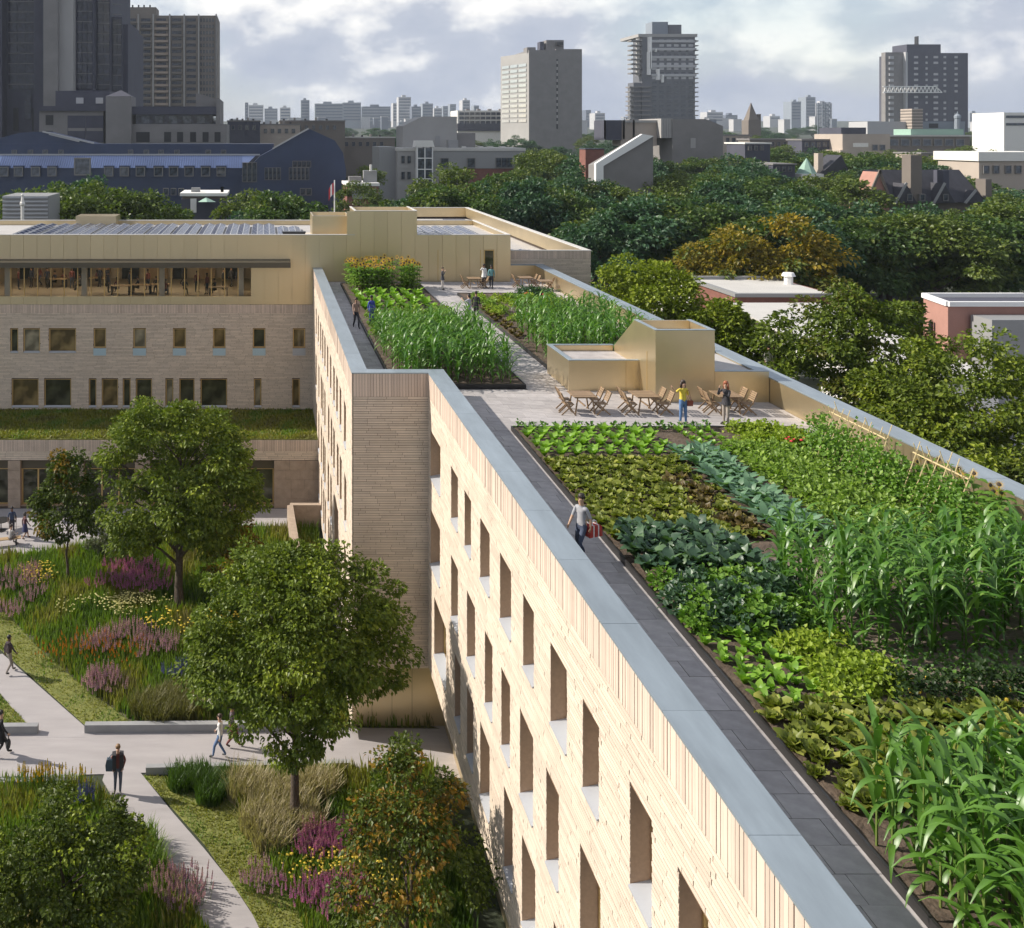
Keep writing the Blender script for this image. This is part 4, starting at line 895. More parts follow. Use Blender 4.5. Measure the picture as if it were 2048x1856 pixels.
# nearest corn, bottom right
y = 11.2; k = 0
while y < 15.6:
    x = 9.88; j = 0
    while x < 13.2:
        if x < .82 * y + .9: corn_plant(x + rr.uniform(-.12, .12), y + rr.uniform(-.12, .12), 'corn plant of the nearest stand, ' + rc(k, 'the camera', (j, 'the walkway')), 'nearest corn stand', 1.08)
        x += .30; j += 1
    y += .40; k += 1
CJ = []                                   # other stands: the 300 nearest as objects, the rest joined
y = 20.9; k = 0
while y < 24.4:
    x = 12.8 + .3 * rr.random(); j = 0
    while x < 20.3:
        CJ.append((x + rr.uniform(-.15, .15), y + rr.uniform(-.15, .15), 'corn plant of the middle stand, ' + rc(k, 'the mulch', (j, 'the left')), 'middle corn stand', .98)); x += .42; j += 1
    y += .45; k += 1
y = 43.75; k = 0
while y < 53.5:
    x = 6.4; j = 0
    while x < 11.6:
        CJ.append((x + rr.uniform(-.2, .2), y + rr.uniform(-.25, .25), 'corn plant, far left stand, ' + rc(k, 'the terrace', (j, 'the parapet')), 'far left corn stand', 1.0)); x += .5; j += 1
    y += .62; k += 1
y = 46.9
while y < 57.5:
    x = 14.4 + max(0, (y - 50) * .12)
    while x < 20.2:
        CJ.append((x + rr.uniform(-.2, .2), y + rr.uniform(-.25, .25), 'corn plant of the dense stand behind the stair pavilion', 'corn stand behind the pavilion', 1.02)); x += .55
    y += .72
CJ.sort(key=lambda c: c[1]); NC = 300 - len([o for o in COL.objects if o.name.startswith('corn_plant')])
for x, y, lab, grp, s_ in CJ[:NC]: crop('corn_plant', rr.choice(CORNJ), lab, 'corn plant', grp, x, y, s_)
VV = []; FF = []; off = 0; cz = []
for me in CORNJ:
    v = np.empty(len(me.vertices) * 3); me.vertices.foreach_get('co', v); cz.append((v.reshape(-1, 3), [list(p.vertices) for p in me.polygons]))
for x, y, lab, grp, s_ in CJ[NC:]:
    v, fs = rr.choice(cz); a = rr.uniform(0, 6.28); c_, n_ = math.cos(a), math.sin(a); w = v @ np.array([[c_, n_, 0], [-n_, c_, 0], [0, 0, 1]]) * s_ * rr.uniform(.9, 1.1) + np.array([x, y, ZD + .12])
    VV.append(w); FF += [[i + off for i in f] for f in fs if len(f) == 4]; off += len(v)
o = kind(ob('corn_stand', npmesh('corn_stand', np.concatenate(VV), FF, CR['corn'], None, True)), 'stuff'); o['label'] = 'dense corn leaves in the back of the two far corn stands'
# romaine rows with separate leaves, front left of the terrace
y = 33.7; k = 0
while y < 36.7:
    x = 9.95 + .2 * (k % 2); j = 0
    while x < 14.6:
        t = thing('romaine_lettuce', 'bright romaine lettuce, ' + rc(5 - k, 'the terrace edge', (j, 'the walkway')), 'lettuce', (x + rr.uniform(-.06, .06), y + rr.uniform(-.06, .06), ZD + .12), rr.uniform(0, 6), 'romaine rows'); t.scale = [rr.uniform(.85, 1.15)] * 3
        for i in range(8): ob('leaf', rr.choice(ROMLEAF), t, (0, 0, .01), (0, -.25 * (i % 2), 2.4 * i))
        x += .58; j += 1
    y += .52; k += 1
for x in (16.0, 16.55, 17.1):
    for i in range(6): crop('romaine_lettuce', rr.choice(ROM), 'young yellow green lettuce in the sparse row beside the dark soil', 'lettuce', 'sparse lettuce row', x - i * .02, 33.9 + i * .5, .8)
for i in range(17): crop('low_herb', rr.choice(CARR), 'low green herb on the edge of the near bed by the terrace', 'herb', 'herbs on the bed edge', 9.95 + i * .45, 36.85 + rr.uniform(-.08, .08), 1.2)
for i in range(26): crop('squash_bush', rr.choice(LIME), 'lime green squash bush in front of the woman in black', 'squash bush', 'squash bushes', rr.uniform(17.5, 20.2), rr.uniform(34.7, 36.7), 1.0)
# curly lettuces
y = 26.9; k = 0
while y < 33.5:
    x = 9.85 + .2 * (k % 2); j = 0
    while x < 14.3:
        red = (x > 13.0 and y < 31.5 and rr.random() < .65)
        crop('curly_lettuce', rr.choice(REDL if red else CURL), ('bronze' if red else 'olive green') + ' curly lettuce, ' + rc(k, 'the kale', (j, 'the walkway')), 'lettuce', 'curly lettuces beside the parapet', x + rr.uniform(-.07, .07), y + rr.uniform(-.07, .07), 1.05, ZD + .12, .25); x += .44; j += 1
    y += .44; k += 1
y = 16.0; k = 0
while y < 18.8:
    x = 9.85 + .2 * (k % 2); j = 0
    while x < 15.2:
        red = (x > 11.8 and y < 17.0 and rr.random() < .5)
        crop('curly_lettuce', rr.choice(REDL if red else CURL), ('bronze' if red else 'olive green') + ' curly lettuce, near block, ' + rc(k, 'the corn', (j, 'the walkway')), 'lettuce', 'near curly lettuces', x + rr.uniform(-.06, .06), y + rr.uniform(-.06, .06), 1.0, ZD + .12, .28); x += .40; j += 1
    y += .40; k += 1
# kale and leafy bushes
def grid(nm, ms, lab, cat, grp, x0, x1, y0, y1, dx, dy, sc, ref, js=.2, ok=None):
    y = y0; k = 0
    while y < y1:
        x = x0 + dx * .5 * (k % 2); j = 0
        while x < x1:
            if ok is None or ok(x, y): crop(nm, rr.choice(ms), lab + ', ' + rc(k, ref[0], (j, ref[1])), cat, grp, x + rr.uniform(-.25, .25) * dx, y + rr.uniform(-.25, .25) * dy, sc, ZD + .12, js)
            x += dx; j += 1
        y += dy; k += 1
grid('kale', KALE, 'dark blue green kale', 'kale', 'kale block', 9.95, 12.8, 24.5, 26.9, .40, .44, .95, ('the middle corn', 'the walkway'))
grid('leafy_bush', KBUSH, 'leafy green bush before the kale', 'leafy bush', 'leafy bushes', 10.0, 12.9, 21.9, 24.4, .46, .5, .95, ('the seedlings', 'the walkway'))
# broccoli strip, beans, climbers
y = 26.9; k = 0
while y < 34.4:
    for j, x in enumerate((14.75, 15.25, 15.75)): crop('broccoli', rr.choice(BROC), 'blue green broccoli, ' + rc(k, 'the corn', (j, 'the left')), 'broccoli', 'broccoli strip', x + rr.uniform(-.08, .08), y + rr.uniform(-.08, .08), .95)
    y += .5; k += 1
y = 25.4; k = 0
while y < 34.6:
    for j, x in enumerate((16.9, 17.4, 17.9, 18.4, 18.9)): crop('bean_bush', rr.choice(BEAN), 'pale green bush bean, ' + rc(k, 'the middle corn', (j, 'the left')), 'bean bush', 'bush beans', x + rr.uniform(-.1, .1), y + rr.uniform(-.1, .1), 1.0)
    y += .52; k += 1
y = 25.5; k = 0
while y < 34.6:
    for j, x in enumerate((19.75, 20.2)): crop('bean_vine', rr.choice(VINE), 'climbing bean on the canes, ' + rc(k, 'the near end', (j, 'the left')), 'climbing bean', 'climbing beans', x + rr.uniform(-.1, .1), y + rr.uniform(-.1, .1), .95)
    y += .62; k += 1
for k, y0 in enumerate((27.2, 30.7)):
    t = thing('cane_frame', ('nearer' if k == 0 else 'farther') + ' row of crossed bamboo canes rising from the climbing beans', 'bean frame', (20.1, y0, ZD + .1), 0, 'bamboo bean frames')
    nb = 6 if k == 0 else 8
    for i in range(nb):
        yy = i * .42 + rr.uniform(-.05, .05)
        for sx in (-1, 1): MB().tube((sx * .55, yy, 0), (-sx * .16 + rr.uniform(-.05, .05), yy + rr.uniform(-.1, .1), 1.95 + rr.uniform(-.2, .15)), .019, .015, 5).build('cane', M['bamboo'], t)
    MB().tube((0, -.1, 1.6), (0, nb * .42 - .3, 1.6), .022, .022, 5).build('ridge_cane', M['bamboo'], t)
def sunflower(x, y, h, label, grp, face=(0, -1), z=ZD + .12, big=1.0):
    t = thing('sunflower', label, 'sunflower', (x, y, z), 0, grp); MB().tube((0,0,0), (0,0,h), .02, .013, 5).build('stem', CR['stem'], t)
    lv = MB()
    for i in range(11): merge_leaf(lv, leafblade(.42, .28, 1.3, .5, 3, .01, i), (0, 0, h * (.12 + .075 * i)), 2.4 * i)
    me = bpy.data.meshes.get('sunflower_leaves')
    ob('foliage', lv.mesh('sunflower_foliage', CR['vine'], True), t)
    hd = MB(); r = .13 * big; a = math.atan2(face[1], face[0]); 
    for i in range(14):
        b = 6.283 * i / 14; hd.add([(0, r*.45*math.cos(b-.2), r*.45*math.sin(b-.2)), (0, r*.45*math.cos(b+.2), r*.45*math.sin(b+.2)), (.03, r*1.25*math.cos(b), r*1.25*math.sin(b))], [(0,1,2)])
    p = ob('petals', hd.mesh('petals', FL['amber'], False), t, (0, 0, h), (0, -.25, a))
    ob('seed_disc', MB().ball((.0, 0, 0), r * .5, 8, 5, 0, (.35, 1, 1)).mesh('seed_disc', M['bark']), p)
for i in range(11): sunflower(20.35 + rr.uniform(-.2, .35), 25.5 + rr.uniform(0, 4.4), rr.uniform(1.2, 1.75), 'yellow sunflower among the bean canes at the right parapet', 'sunflowers by the canes', (rr.uniform(-1, .5), -1), big=.9)
for i in range(120): sunflower(rr.uniform(6.2, 11.4), rr.uniform(69.0, 73.0), rr.uniform(1.7, 2.2), 'sunflower in the tall block against the gold wall', 'sunflower block', (rr.uniform(-.9, .3), -1), big=1.25)
# far beds
y = 62.0; k = 0
while y < 68.2:
    x = 6.6
    while x < 11.6: crop('romaine_lettuce', rr.choice(ROM), 'large bright lettuce in front of the sunflower block', 'lettuce', 'lettuces before the sunflowers', x + rr.uniform(-.1, .1), y + rr.uniform(-.1, .1), 1.75); x += .85
    y += 1.2
for i in range(52): crop('leafy_bush', rr.choice(BEAN), 'yellow green bush beyond the far corn near the two visitors', 'leafy bush', 'bushes behind the far corn', rr.uniform(6.3, 11.6), rr.uniform(54.2, 61.2), 1.25)
for i in range(70): crop('leafy_bush', rr.choice(LIME if i % 2 else BEAN), 'yellow green bush in the back of the bed behind the pavilion', 'leafy bush', 'bushes behind the pavilion corn', rr.uniform(14.6, 20.2), rr.uniform(58.3, 66.5), 1.1)
for i in range(14): crop('dark_bush', rr.choice(KBUSH[:2]), 'dark round bush at the back of the bed near the far tables', 'bush', 'dark bushes by the far tables', rr.uniform(18.3, 20.3), rr.uniform(66.5, 68.2), 1.0)
for i in range(16): crop('purple_cabbage', REDL[i % 3], 'small purple cabbage along the path edge of the far bed', 'cabbage', 'purple cabbages', 14.25 + (i % 2) * .35, 53.5 + i * .6, .95)
for i in range(6):
    o = tag(MB().ball((0,0,.3), .07, 7, 4, 0, (1,1,.6)).ball((.13,.06,.35), .05, 7, 4, 0, (1,1,.6)).build('red_flower', bpy.data.materials.get('red_bloom') or mat('red_bloom', (.55,.04,.04), .6)), 'red flower cluster at the back of a planting bed', 'flowers', 'red flowers')
    o.location = ((18.6 + rr.uniform(-.6, .6), 65.5 + rr.uniform(-.4, .6), ZD + .3) if i < 3 else (19.3 + rr.uniform(-.3, .4), 34.6 + rr.uniform(-.3, .3), ZD + .15)); o.scale = [1] * 3
# rows towards the camera: seedlings, lime bush, carrots, peppers
grid('romaine_lettuce', ROM, 'young lettuce seedling', 'lettuce', 'seedling rows', 9.9, 11.4, 19.0, 21.9, .36, .36, .72, ('the near lettuces', 'the walkway'), .25)
for i in range(30): crop('squash_bush', rr.choice(LIME), 'lime green bush mound between the seedlings and the peppers', 'squash bush', 'lime bush mound', rr.uniform(11.45, 13.0), rr.uniform(19.0, 21.2), .95)
for r_, y in enumerate((21.0, 20.5, 20.0)):
    x = 13.0
    while x < 17.6: crop('carrot', rr.choice(CARR), f'carrot tops in the {("back", "middle", "front")[r_]} mulched row, {ORD[int((x - 12.95) / .33)]} from the left', 'carrot', 'carrot rows', x, y, .9); x += .33
for r_, y in enumerate((19.5, 19.05)):
    x = 12.9
    while x < 16.6:
        o = crop('pepper_plant', rr.choice(PEP), f'dark pepper plant hung with yellow peppers, {"back" if r_ == 0 else "front"} row, {ORD[int((x - 12.85) / .36)]} from the left', 'pepper plant', 'pepper row', x, y, .9)
        MBp = MB()
        if x == 12.9 and r_ == 0: PEPF = [MB().ball((.14,-.16,.2), .05, 6, 4, 0, (1,1,1.3)).ball((-.12,-.2,.12), .045, 6, 4, 0, (1,1,1.3)).mesh('fruit', FL['yellow'])]
        ob('fruit', PEPF[0], o); x += .36
# ------------------------------------------------------------------ the town behind
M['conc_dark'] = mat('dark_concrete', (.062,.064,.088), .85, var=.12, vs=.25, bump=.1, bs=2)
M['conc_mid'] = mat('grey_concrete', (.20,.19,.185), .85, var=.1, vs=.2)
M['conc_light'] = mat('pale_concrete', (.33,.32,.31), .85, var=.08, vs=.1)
M['conc_brown'] = mat('brown_concrete', (.17,.145,.125), .85, var=.08, vs=.1)
M['balcony'] = mat('tan_balcony', (.30,.235,.19), .8)
M['darkglass'] = glass('smoked_glass', (.012,.013,.022), refl=.55)
M['bluemetal'] = mat('blue_metal_roof', (.034,.050,.102), .45, .2, var=.2, vs=.12)
M['bluelit'] = mat('blue_metal_lit', (.15,.20,.36), .4, .3, var=.25, vs=.06)  # brighter copy of the roof metal: light on the slope is in the colour
M['redbrick'] = mat('red_brick', (.20,.085,.065), .9, var=.15, vs=1.0)
M['pinkbrick'] = mat('pinkish_brick', (.36,.19,.15), .9, var=.08, vs=.6)
M['slate'] = mat('slate_roof', (.035,.035,.045), .7, var=.2, vs=1)
M['whitewall'] = mat('white_wall', (.72,.70,.66), .8)
M['greymetal'] = mat('grey_metal_siding', (.28,.28,.28), .6, .2)
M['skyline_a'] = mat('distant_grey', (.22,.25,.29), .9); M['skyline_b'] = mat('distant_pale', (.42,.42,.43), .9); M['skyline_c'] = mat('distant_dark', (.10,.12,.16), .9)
M['beige'] = mat('beige_wall', (.40,.34,.29), .85, var=.06, vs=.2); M['copper'] = mat('green_copper', (.25,.38,.31), .7)
def pbox(mb, xa, xb, yt, yb, Y, dep, mi=0, dy=0):       # a block whose front shows between these picture heights, standing at depth Y
    z0 = PZ(yb, Y) if yb is not None else TZ(Y) - 3
    mb.box(PX(xa, Y), PX(xb, Y), Y + dy, Y + dep, z0, PZ(yt, Y), mi)
def town(nm, label, cat, xa, xb, Y, dep, group=None):
    TOWN.append((PX(xa, Y), PX(xb, Y), Y, Y + dep)); return thing(nm, label, cat, (0, 0, 0), 0, group)
def block(t, part, xa, xb, yt, yb, Y, dep, m, dy=0): mb = MB(); pbox(mb, xa, xb, yt, yb, Y, dep, 0, dy); return mb.build(part, m, t)
_win = {}
def winrow(t, xs, w, y0, y1, Y, m='glass_bg', off=.25, nm='window', frame=True):   # equal windows, meshes shared
    ww, hh = w * Y / FPX, abs(y1 - y0) * Y / FPX; key = (round(ww, 2), round(hh, 2), m)
    if key not in _win:
        mb = MB(); mb.box(0, ww, 0, .5, 0, hh); f = MB(); e = .09 * min(ww, hh) + .02
        f.box(-e, 0, -.12, .5, -e, hh + e); f.box(ww, ww + e, -.12, .5, -e, hh + e); f.box(0, ww, -.12, .5, -e, 0); f.box(0, ww, -.12, .5, hh, hh + e)
        _win[key] = (mb.mesh('pane', M[m]), f.mesh('window_frame', M['conc_mid']))
    for x in xs:
        if frame: p = ob(nm, _win[key][1], t, (PX(x, Y), Y - off, PZ(y1, Y))); ob('pane', _win[key][0], p)
        else: ob(nm, _win[key][0], t, (PX(x, Y), Y - off, PZ(y1, Y)))
# dark library tower, far left
Y = 330.0
t = town('library_tower', 'dark angular concrete library tower with tall smoked glass strips filling the top left corner', 'tower', -260, 243, Y, 60)
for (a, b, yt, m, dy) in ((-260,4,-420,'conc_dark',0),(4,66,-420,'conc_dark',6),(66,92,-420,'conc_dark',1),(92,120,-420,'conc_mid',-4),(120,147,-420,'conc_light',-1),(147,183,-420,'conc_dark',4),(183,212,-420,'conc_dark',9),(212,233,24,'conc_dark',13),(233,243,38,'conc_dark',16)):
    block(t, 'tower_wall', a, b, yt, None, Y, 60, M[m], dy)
for a, b, dy in ((8,62,5.6),(150,181,3.6),(186,211,8.6),(-90,0,-.4),(214,232,12.6)):
    n = 3 if b - a > 30 else 2
    for k in range(n):
        w = (b - a) / n; g_ = MB(); pbox(g_, a + k * w + .8, a + (k + 1) * w - .8, (-400 if b < 212 else 30), 176, Y, dy + .5, 0, dy); g_.build('glass_strip', M['darkglass'], t)
    for q in range(9): block(t, 'floor_band', a, b, -2 + q * 21, -.6 + q * 21, Y, dy, M['conc_mid'], dy - .12)
block(t, 'lancet_window', 41, 54, 180, 238, Y, 6.1, M['darkglass'], 5.6); block(t, 'doorway', 18, 28, 215, 262, Y, 6.1, M['dark'], 5.7); block(t, 'doorway', 56, 66, 215, 262, Y, 6.1, M['dark'], 5.7)
# low concrete wing of the library
Y = 300.0
t = town('library_wing', 'low grey concrete library wing with a pyramid capped turret below the brown tower', 'building', 77, 453, Y, 30)
block(t, 'upper_storey', 104, 215, 180, 216, Y, 28, M['conc_dark'], 5); block(t, 'wall', 77, 206, 222, 300, Y, 28, M['conc_mid'], 1.0); block(t, 'roof_slab', 77, 212, 212, 222, Y, 28, M['conc_dark'])
for a, b, y0, y1 in ((90,105,230,250),(90,105,262,270),(134,170,231,285),(171,206,231,285)): block(t, 'opening', a, b, y0, y1, Y, 2, M['dark'] if b < 120 else M['conc_dark'], .85)
for a, b in ((134,170),(171,206)): block(t, 'opening_band', a + 1, b - 1, 256, 262, Y, 1, M['conc_mid'], .8)
for a in (146, 186): block(t, 'roof_window', a, a + 15, 194, 206, Y, 6, M['skyline_b'], 4.8)
block(t, 'turret', 213, 264, 193, 300, Y, 9, M['conc_mid'], -1.5)
x0, x1, z0, z1 = PX(213, Y), PX(264, Y), PZ(193, Y), PZ(179, Y); mb = MB(); xc, yc = (x0 + x1) / 2, Y + 3.5
mb.add([(x0, Y-1.6, z0), (x1, Y-1.6, z0), (x1, Y+9, z0), (x0, Y+9, z0), (xc, yc, z1)], [(0,1,4),(1,2,4),(2,3,4),(3,0,4)]); mb.build('turret_roof', M['conc_dark'], t)
block(t, 'roof_slab', 264, 432, 213, 229, Y, 28, M['conc_dark'], .0); block(t, 'wall', 264, 453, 248, 300, Y, 26, M['conc_mid'], .5); block(t, 'window_band', 270, 425, 229, 248, Y, 20, M['darkglass'], 2.0)
for k in range(5): block(t, 'band_window', 281 + k * 28, 297 + k * 28, 232, 246, Y, 2.0, M['glass_bg'], 1.8)
block(t, 'end_wall', 432, 440, 198, 250, Y, 26, M['conc_mid'], .2)
for a, b in ((272,299),(328,342),(354,366),(380,392),(405,417),(429,441)): block(t, 'recessed_window', a, b, 264, 284, Y, 1, M['dark'], .35)
mb = MB(); mb.prism([(PX(390,Y), PZ(215,Y)), (PX(390,Y), PZ(186,Y)), (PX(398,Y), PZ(186,Y)), (PX(432,Y), PZ(198,Y)), (PX(432,Y), PZ(215,Y))], Y + 4, Y + 20, 'y'); mb.build('stepped_gable', M['conc_mid'], t)
# brown apartment tower
Y = 600.0
t = town('apartment_tower', 'tall brown apartment tower with tan balconies behind the library wing', 'tower', 240, 434, Y, 40)
block(t, 'wall', 247, 434, 30, None, Y, 40, M['conc_brown'], 2.4); block(t, 'side_wall', 236, 247, 36, None, Y, 40, M['conc_dark'], 5)
block(t, 'penthouse', 247, 311, 13, 31, Y, 20, M['conc_brown'], 3)
for x in (262, 274, 285, 297): block(t, 'roof_vent', x, x + 2.5, 8, 14, Y, 6, M['black'], 4)
for x in (246, 275, 305, 338, 367, 396, 431): block(t, 'concrete_fin', x, x + 2.4, 28, None, Y, 2.6, M['conc_light'] if x < 400 else M['conc_mid'], -.3)
for f in range(19):
    y = 35 + f * 12.6
    winrow(t, (252, 281, 312, 343, 372), 19, y + 1, y + 7, Y, off=-2.2, frame=False)
    for x in (250, 279): block(t, 'balcony', x, x + 24, y + 7.5, y + 11, Y, 2.4, M['conc_brown'], .8)
    block(t, 'balcony', 308, 336, y + 7, y + 11.5, Y, 2.4, M['balcony'], .2)
    if f % 2 == 0 or f > 6: block(t, 'balcony', 341, 364, y + 8, y + 11, Y, 2.4, M['conc_brown'], 1.2)
    winrow(t, (400, 406, 412, 418, 424), 3.4, y + 1, y + 8, Y, off=-2.2, frame=False)
# blue metal roofed college
Y = 250.0
t = town('college_building', 'long college building under a blue standing seam metal roof with dormers', 'building', -200, 692, Y, 35)
block(t, 'wall', -200, 486, 334, None, Y, 20, M['bluemetal'], 0)
mb = MB(); z = lambda p: PZ(p, Y)
mb.add([(PX(-200,Y), Y-.5, z(336)), (PX(486,Y), Y-.5, z(336)), (PX(512,Y), Y+4, z(311)), (PX(-200,Y), Y+4, z(311))], [(0,1,2,3)]); mb.build('lower_roof', M['bluelit'], t)
block(t, 'ridge_trim', -200, 520, 308.5, 311.5, Y, 4.6, M['skyline_b'], 3.8)
block(t, 'upper_wall', -200, 548, 288, 312, Y, 16, M['bluemetal'], 4.7)
for k in range(150): xx = -190 + k * 4.6; \
    MB().bar((PX(xx,Y), Y-.55, z(335.5)), (PX(xx,Y), Y+3.9, z(311.2)), .05, .12).build('roof_seam', M['bluemetal'], t) if -5 < xx < 486 else None
winrow(t, [2,31,65,98,211,242,274,310,340,371,404,435], 15, 335, 351, Y, off=.9)
for x in [2,31,65,98,211,242,274,310,340,371,404,435]: block(t, 'dormer', x - 2.5, x + 18, 331, 334.6, Y, 2, M['bluemetal'], -.95)
winrow(t, [15,48,78,110,252,284,314,346,410,441], 9, 301, 308, Y, off=-4.5)
winrow(t, (152,), 28, 318, 348, Y, off=.9)
mb = MB(); mb.prism([(PX(a,Y), z(b)) for a, b in ((482,420),(482,352),(520,312),(612,261),(618,258),(640,268),(668,281),(684,305),(690,340),(690,420))], Y - 3.0, Y + 14, 'y'); mb.build('gable_block', M['bluemetal'], t)
mb = MB(); mb.bar((PX(545,Y), Y-3.4, z(297)), (PX(616,Y), Y-3.4, z(257)), .5, .35); mb.build('gable_trim', M['skyline_b'], t)
winrow(t, [486,495.5,505], 8, 325, 362, Y, off=3.3); winrow(t, [530,538,546,554,578,586,594,602,610], 6.4, 335, 358, Y, off=3.3); winrow(t, [585,594,603,612], 8, 322, 333, Y, off=3.3)
winrow(t, [330,345,360,600,612], 9, 376, 388, Y, off=3.4)
mb = MB(); mb.prism([(PX(a,Y), z(b)) for a, b in ((-60,288),(30,265),(75,263),(180,288))], Y + 6, Y + 18, 'y'); mb.build('rear_roof', M['bluemetal'], t); 
for a, b in (((75,263),(180,287)), ((88,268),(150,283))): MB().bar((PX(a[0],Y), Y+5.8, z(a[1])), (PX(b[0],Y), Y+5.8, z(b[1])), .5, .4).build('roof_trim', M['skyline_b'], t)
for a, b, yt, m in ((455,520,225,'conc_dark'),(520,610,244,'beige'),(455,478,214,'conc_dark')): pass
# row of roofs behind the college gable
Y = 420.0
for k, (a, b, yt, yb, mm, lab) in enumerate(((455,520,243,290,'conc_dark','dark low house with a white gable window right of the library wing'),(520,600,250,285,'beige','long pale rooftop storey behind the blue gable'),(560,690,243,262,'conc_brown','brown flat roofs crowded with vents behind the blue gable'),(682,790,276,330,'conc_brown','brown shop row with a pale cornice beside the blue gable'))):
    t = town('town_house', lab, 'house', a, b, Y + k * 12, 20, 'flat roofed houses behind the college'); block(t, 'wall', a, b, yt, None, Y + k * 12, 20, M[mm]); block(t, 'cornice', a - 1, b + 1, yt - 2.5, yt, Y + k * 12, 20.3, M['offwhite' if k > 2 else 'conc_mid'], -.3)
    for q in range(5): block(t, 'roof_vent', a + 6 + q * (b - a) / 6, a + 10 + q * (b - a) / 6, yt - 6 - q % 2 * 2, yt - 2.5, Y + k * 12, 6, M['conc_mid' if q % 2 else 'black'], 4)
    winrow(t, [a + 8 + q * 14 for q in range(max(1, int((b - a) / 16)))], 6, yt + 8, yt + 16, Y + k * 12)
# white roofs and small houses among the near trees
t = town('small_house', 'little white roofed house with a green awning among the left trees', 'house', 355, 455, 190, 12)
block(t, 'wall', 362, 452, 398, None, 190, 10, M['conc_dark']); block(t, 'roof', 360, 455, 386, 392, 190, 11, M['whitewall'], -.5); block(t, 'eave', 364, 450, 392, 398, 190, 10, M['conc_brown'], .4); block(t, 'chimney', 440, 446, 375, 387, 190, 3, M['whitewall'], 3)
block(t, 'roof_unit', 380, 398, 377, 386, 190, 4, M['greymetal'], 3); block(t, 'door', 381, 393, 397, 425, 190, 1, M['whitewall'], -.3)
mb = MB(); a, b, c = P(396,404,188), P(432,404,188), P(412,394,190); mb.add([a, b, c, P(414,404,184)], [(0,3,2),(3,1,2),(0,1,3)]); mb.build('awning', M['copper'], t)
t = town('louvred_box', 'white louvred rooftop box with a white finial at the left edge', 'rooftop plant', 3, 98, 125, 8)
block(t, 'wall', 5, 97, 392, None, 125, 7, M['greymetal']); 
for k in range(7): block(t, 'louvre', 6, 96, 393 + k * 8, 396.5 + k * 8, 125, 1, M['sill'], -.25)
mb = MB(); x, y, zb = P(45, 445, 122); mb.tube((x,y,zb-1), (x,y,zb+2.2), .22, .22, 8); mb.ball((x,y,zb+2.4), .36, 8, 5); mb.tube((x,y,zb+2.6), (x,y,zb+3.4), .25, .12, 8); mb.ball((x,y,zb+3.5), .2, 8, 5); mb.build('finial', M['whitewall'], t)
t = town('brick_house', 'narrow brick house with a white parapet and grey roof units right of the flag', 'house', 690, 760, 230, 14)
block(t, 'wall', 694, 757, 372, None, 230, 12, M['redbrick']); block(t, 'cornice', 692, 759, 366, 372, 230, 13, M['whitewall'], -.4); block(t, 'roof_unit', 730, 757, 342, 366, 230, 5, M['greymetal'], 3); block(t, 'roof_unit', 700, 725, 354, 366, 230, 5, M['conc_mid'], 2); block(t, 'bay', 704, 752, 378, 398, 230, 1, M['greymetal'], -.3); block(t, 'chimney', 742, 746, 330, 343, 230, 2, M['whitewall'], 3)
# flag pole behind the gold roof
t = thing('flag_pole', 'white flag pole with a drooping red and white flag behind the roof boxes', 'flag', P(669, 440, 92)); z0 = 0
MB().tube((0,0,-1), (0,0,PZ(360,92) - PZ(440,92)), .06, .05, 8).build('pole', M['white'], t)
zz = PZ(365,92) - PZ(440,92); mb = MB()
for i in range(4):
    for j in range(5): mb.v.append((-.08 - .16 * i, .08 * math.sin(i * 2 + j), zz - .15 * i * i * .35 - .28 * j - .06 * i))
for i in range(3):
    for j in range(4): a = i * 5 + j; mb.f.append([a, a+1, a+6, a+5]); mb.m.append(1 if i == 1 else 0)
mb.build('flag', [mat('flag_red', (.5,.05,.06), .8), M['white']], t, True)
# grey apartment block with the glazed bay
Y = 300.0
t = town('apartment_block', 'grey panelled apartment block with a tall glazed bay and red brick end', 'building', 758, 1052, Y, 30)
block(t, 'side_wing', 762, 795, 294, None, Y, 24, M['greymetal'], 4); block(t, 'upper_storey', 828, 1050, 302, 337, Y, 20, M['greymetal']); block(t, 'lower_storey', 795, 918, 337, None, Y, 19.5, M['conc_light'], .15); block(t, 'brick_end', 918, 1050, 337, None, Y, 19, M['redbrick'], .2)
block(t, 'corner', 795, 828, 297, 337, Y, 20, M['conc_light'], .05); block(t, 'parapet', 793, 1051, 296, 301.8, Y, 20.5, M['offwhite'], -.25)
block(t, 'bay', 832, 862, 296, 378, Y, 4, M['glass_bg'], -2.5)
for x in (831, 846, 861): block(t, 'bay_mullion', x, x + 2, 292, 378, Y, 1, M['white'], -2.8)
for y in (292, 315, 337, 356): block(t, 'bay_rail', 833, 861, y, y + 2, Y, 1, M['white'], -2.75)
mb = MB(); mb.prism([(PX(828,Y), PZ(294,Y)), (PX(866,Y), PZ(294,Y)), (PX(862,Y), PZ(281,Y)), (PX(830,Y), PZ(281,Y))], Y - 3, Y + 3, 'y'); mb.build('bay_roof', M['whitewall'], t)
winrow(t, [803,815], 6, 312, 326, Y); winrow(t, [803,815], 6, 344, 358, Y); winrow(t, [882], 14, 317, 334, Y); winrow(t, [935], 14, 317, 334, Y); winrow(t, [992,1003,1014], 10, 316, 334, Y); winrow(t, [992,1006], 12, 350, 366, Y); winrow(t, [882], 14, 349, 362, Y)
mb = MB(); YY = Y + 12; mb.prism([(PX(a,YY), PZ(b,YY)) for a, b in ((806,310),(806,252),(845,233),(914,233),(914,310))], YY, YY + 16, 'y'); mb.build('rear_wing', M['conc_light'], t); block(t, 'rear_annex', 914, 952, 266, 310, YY, 12, M['conc_mid'], 1)
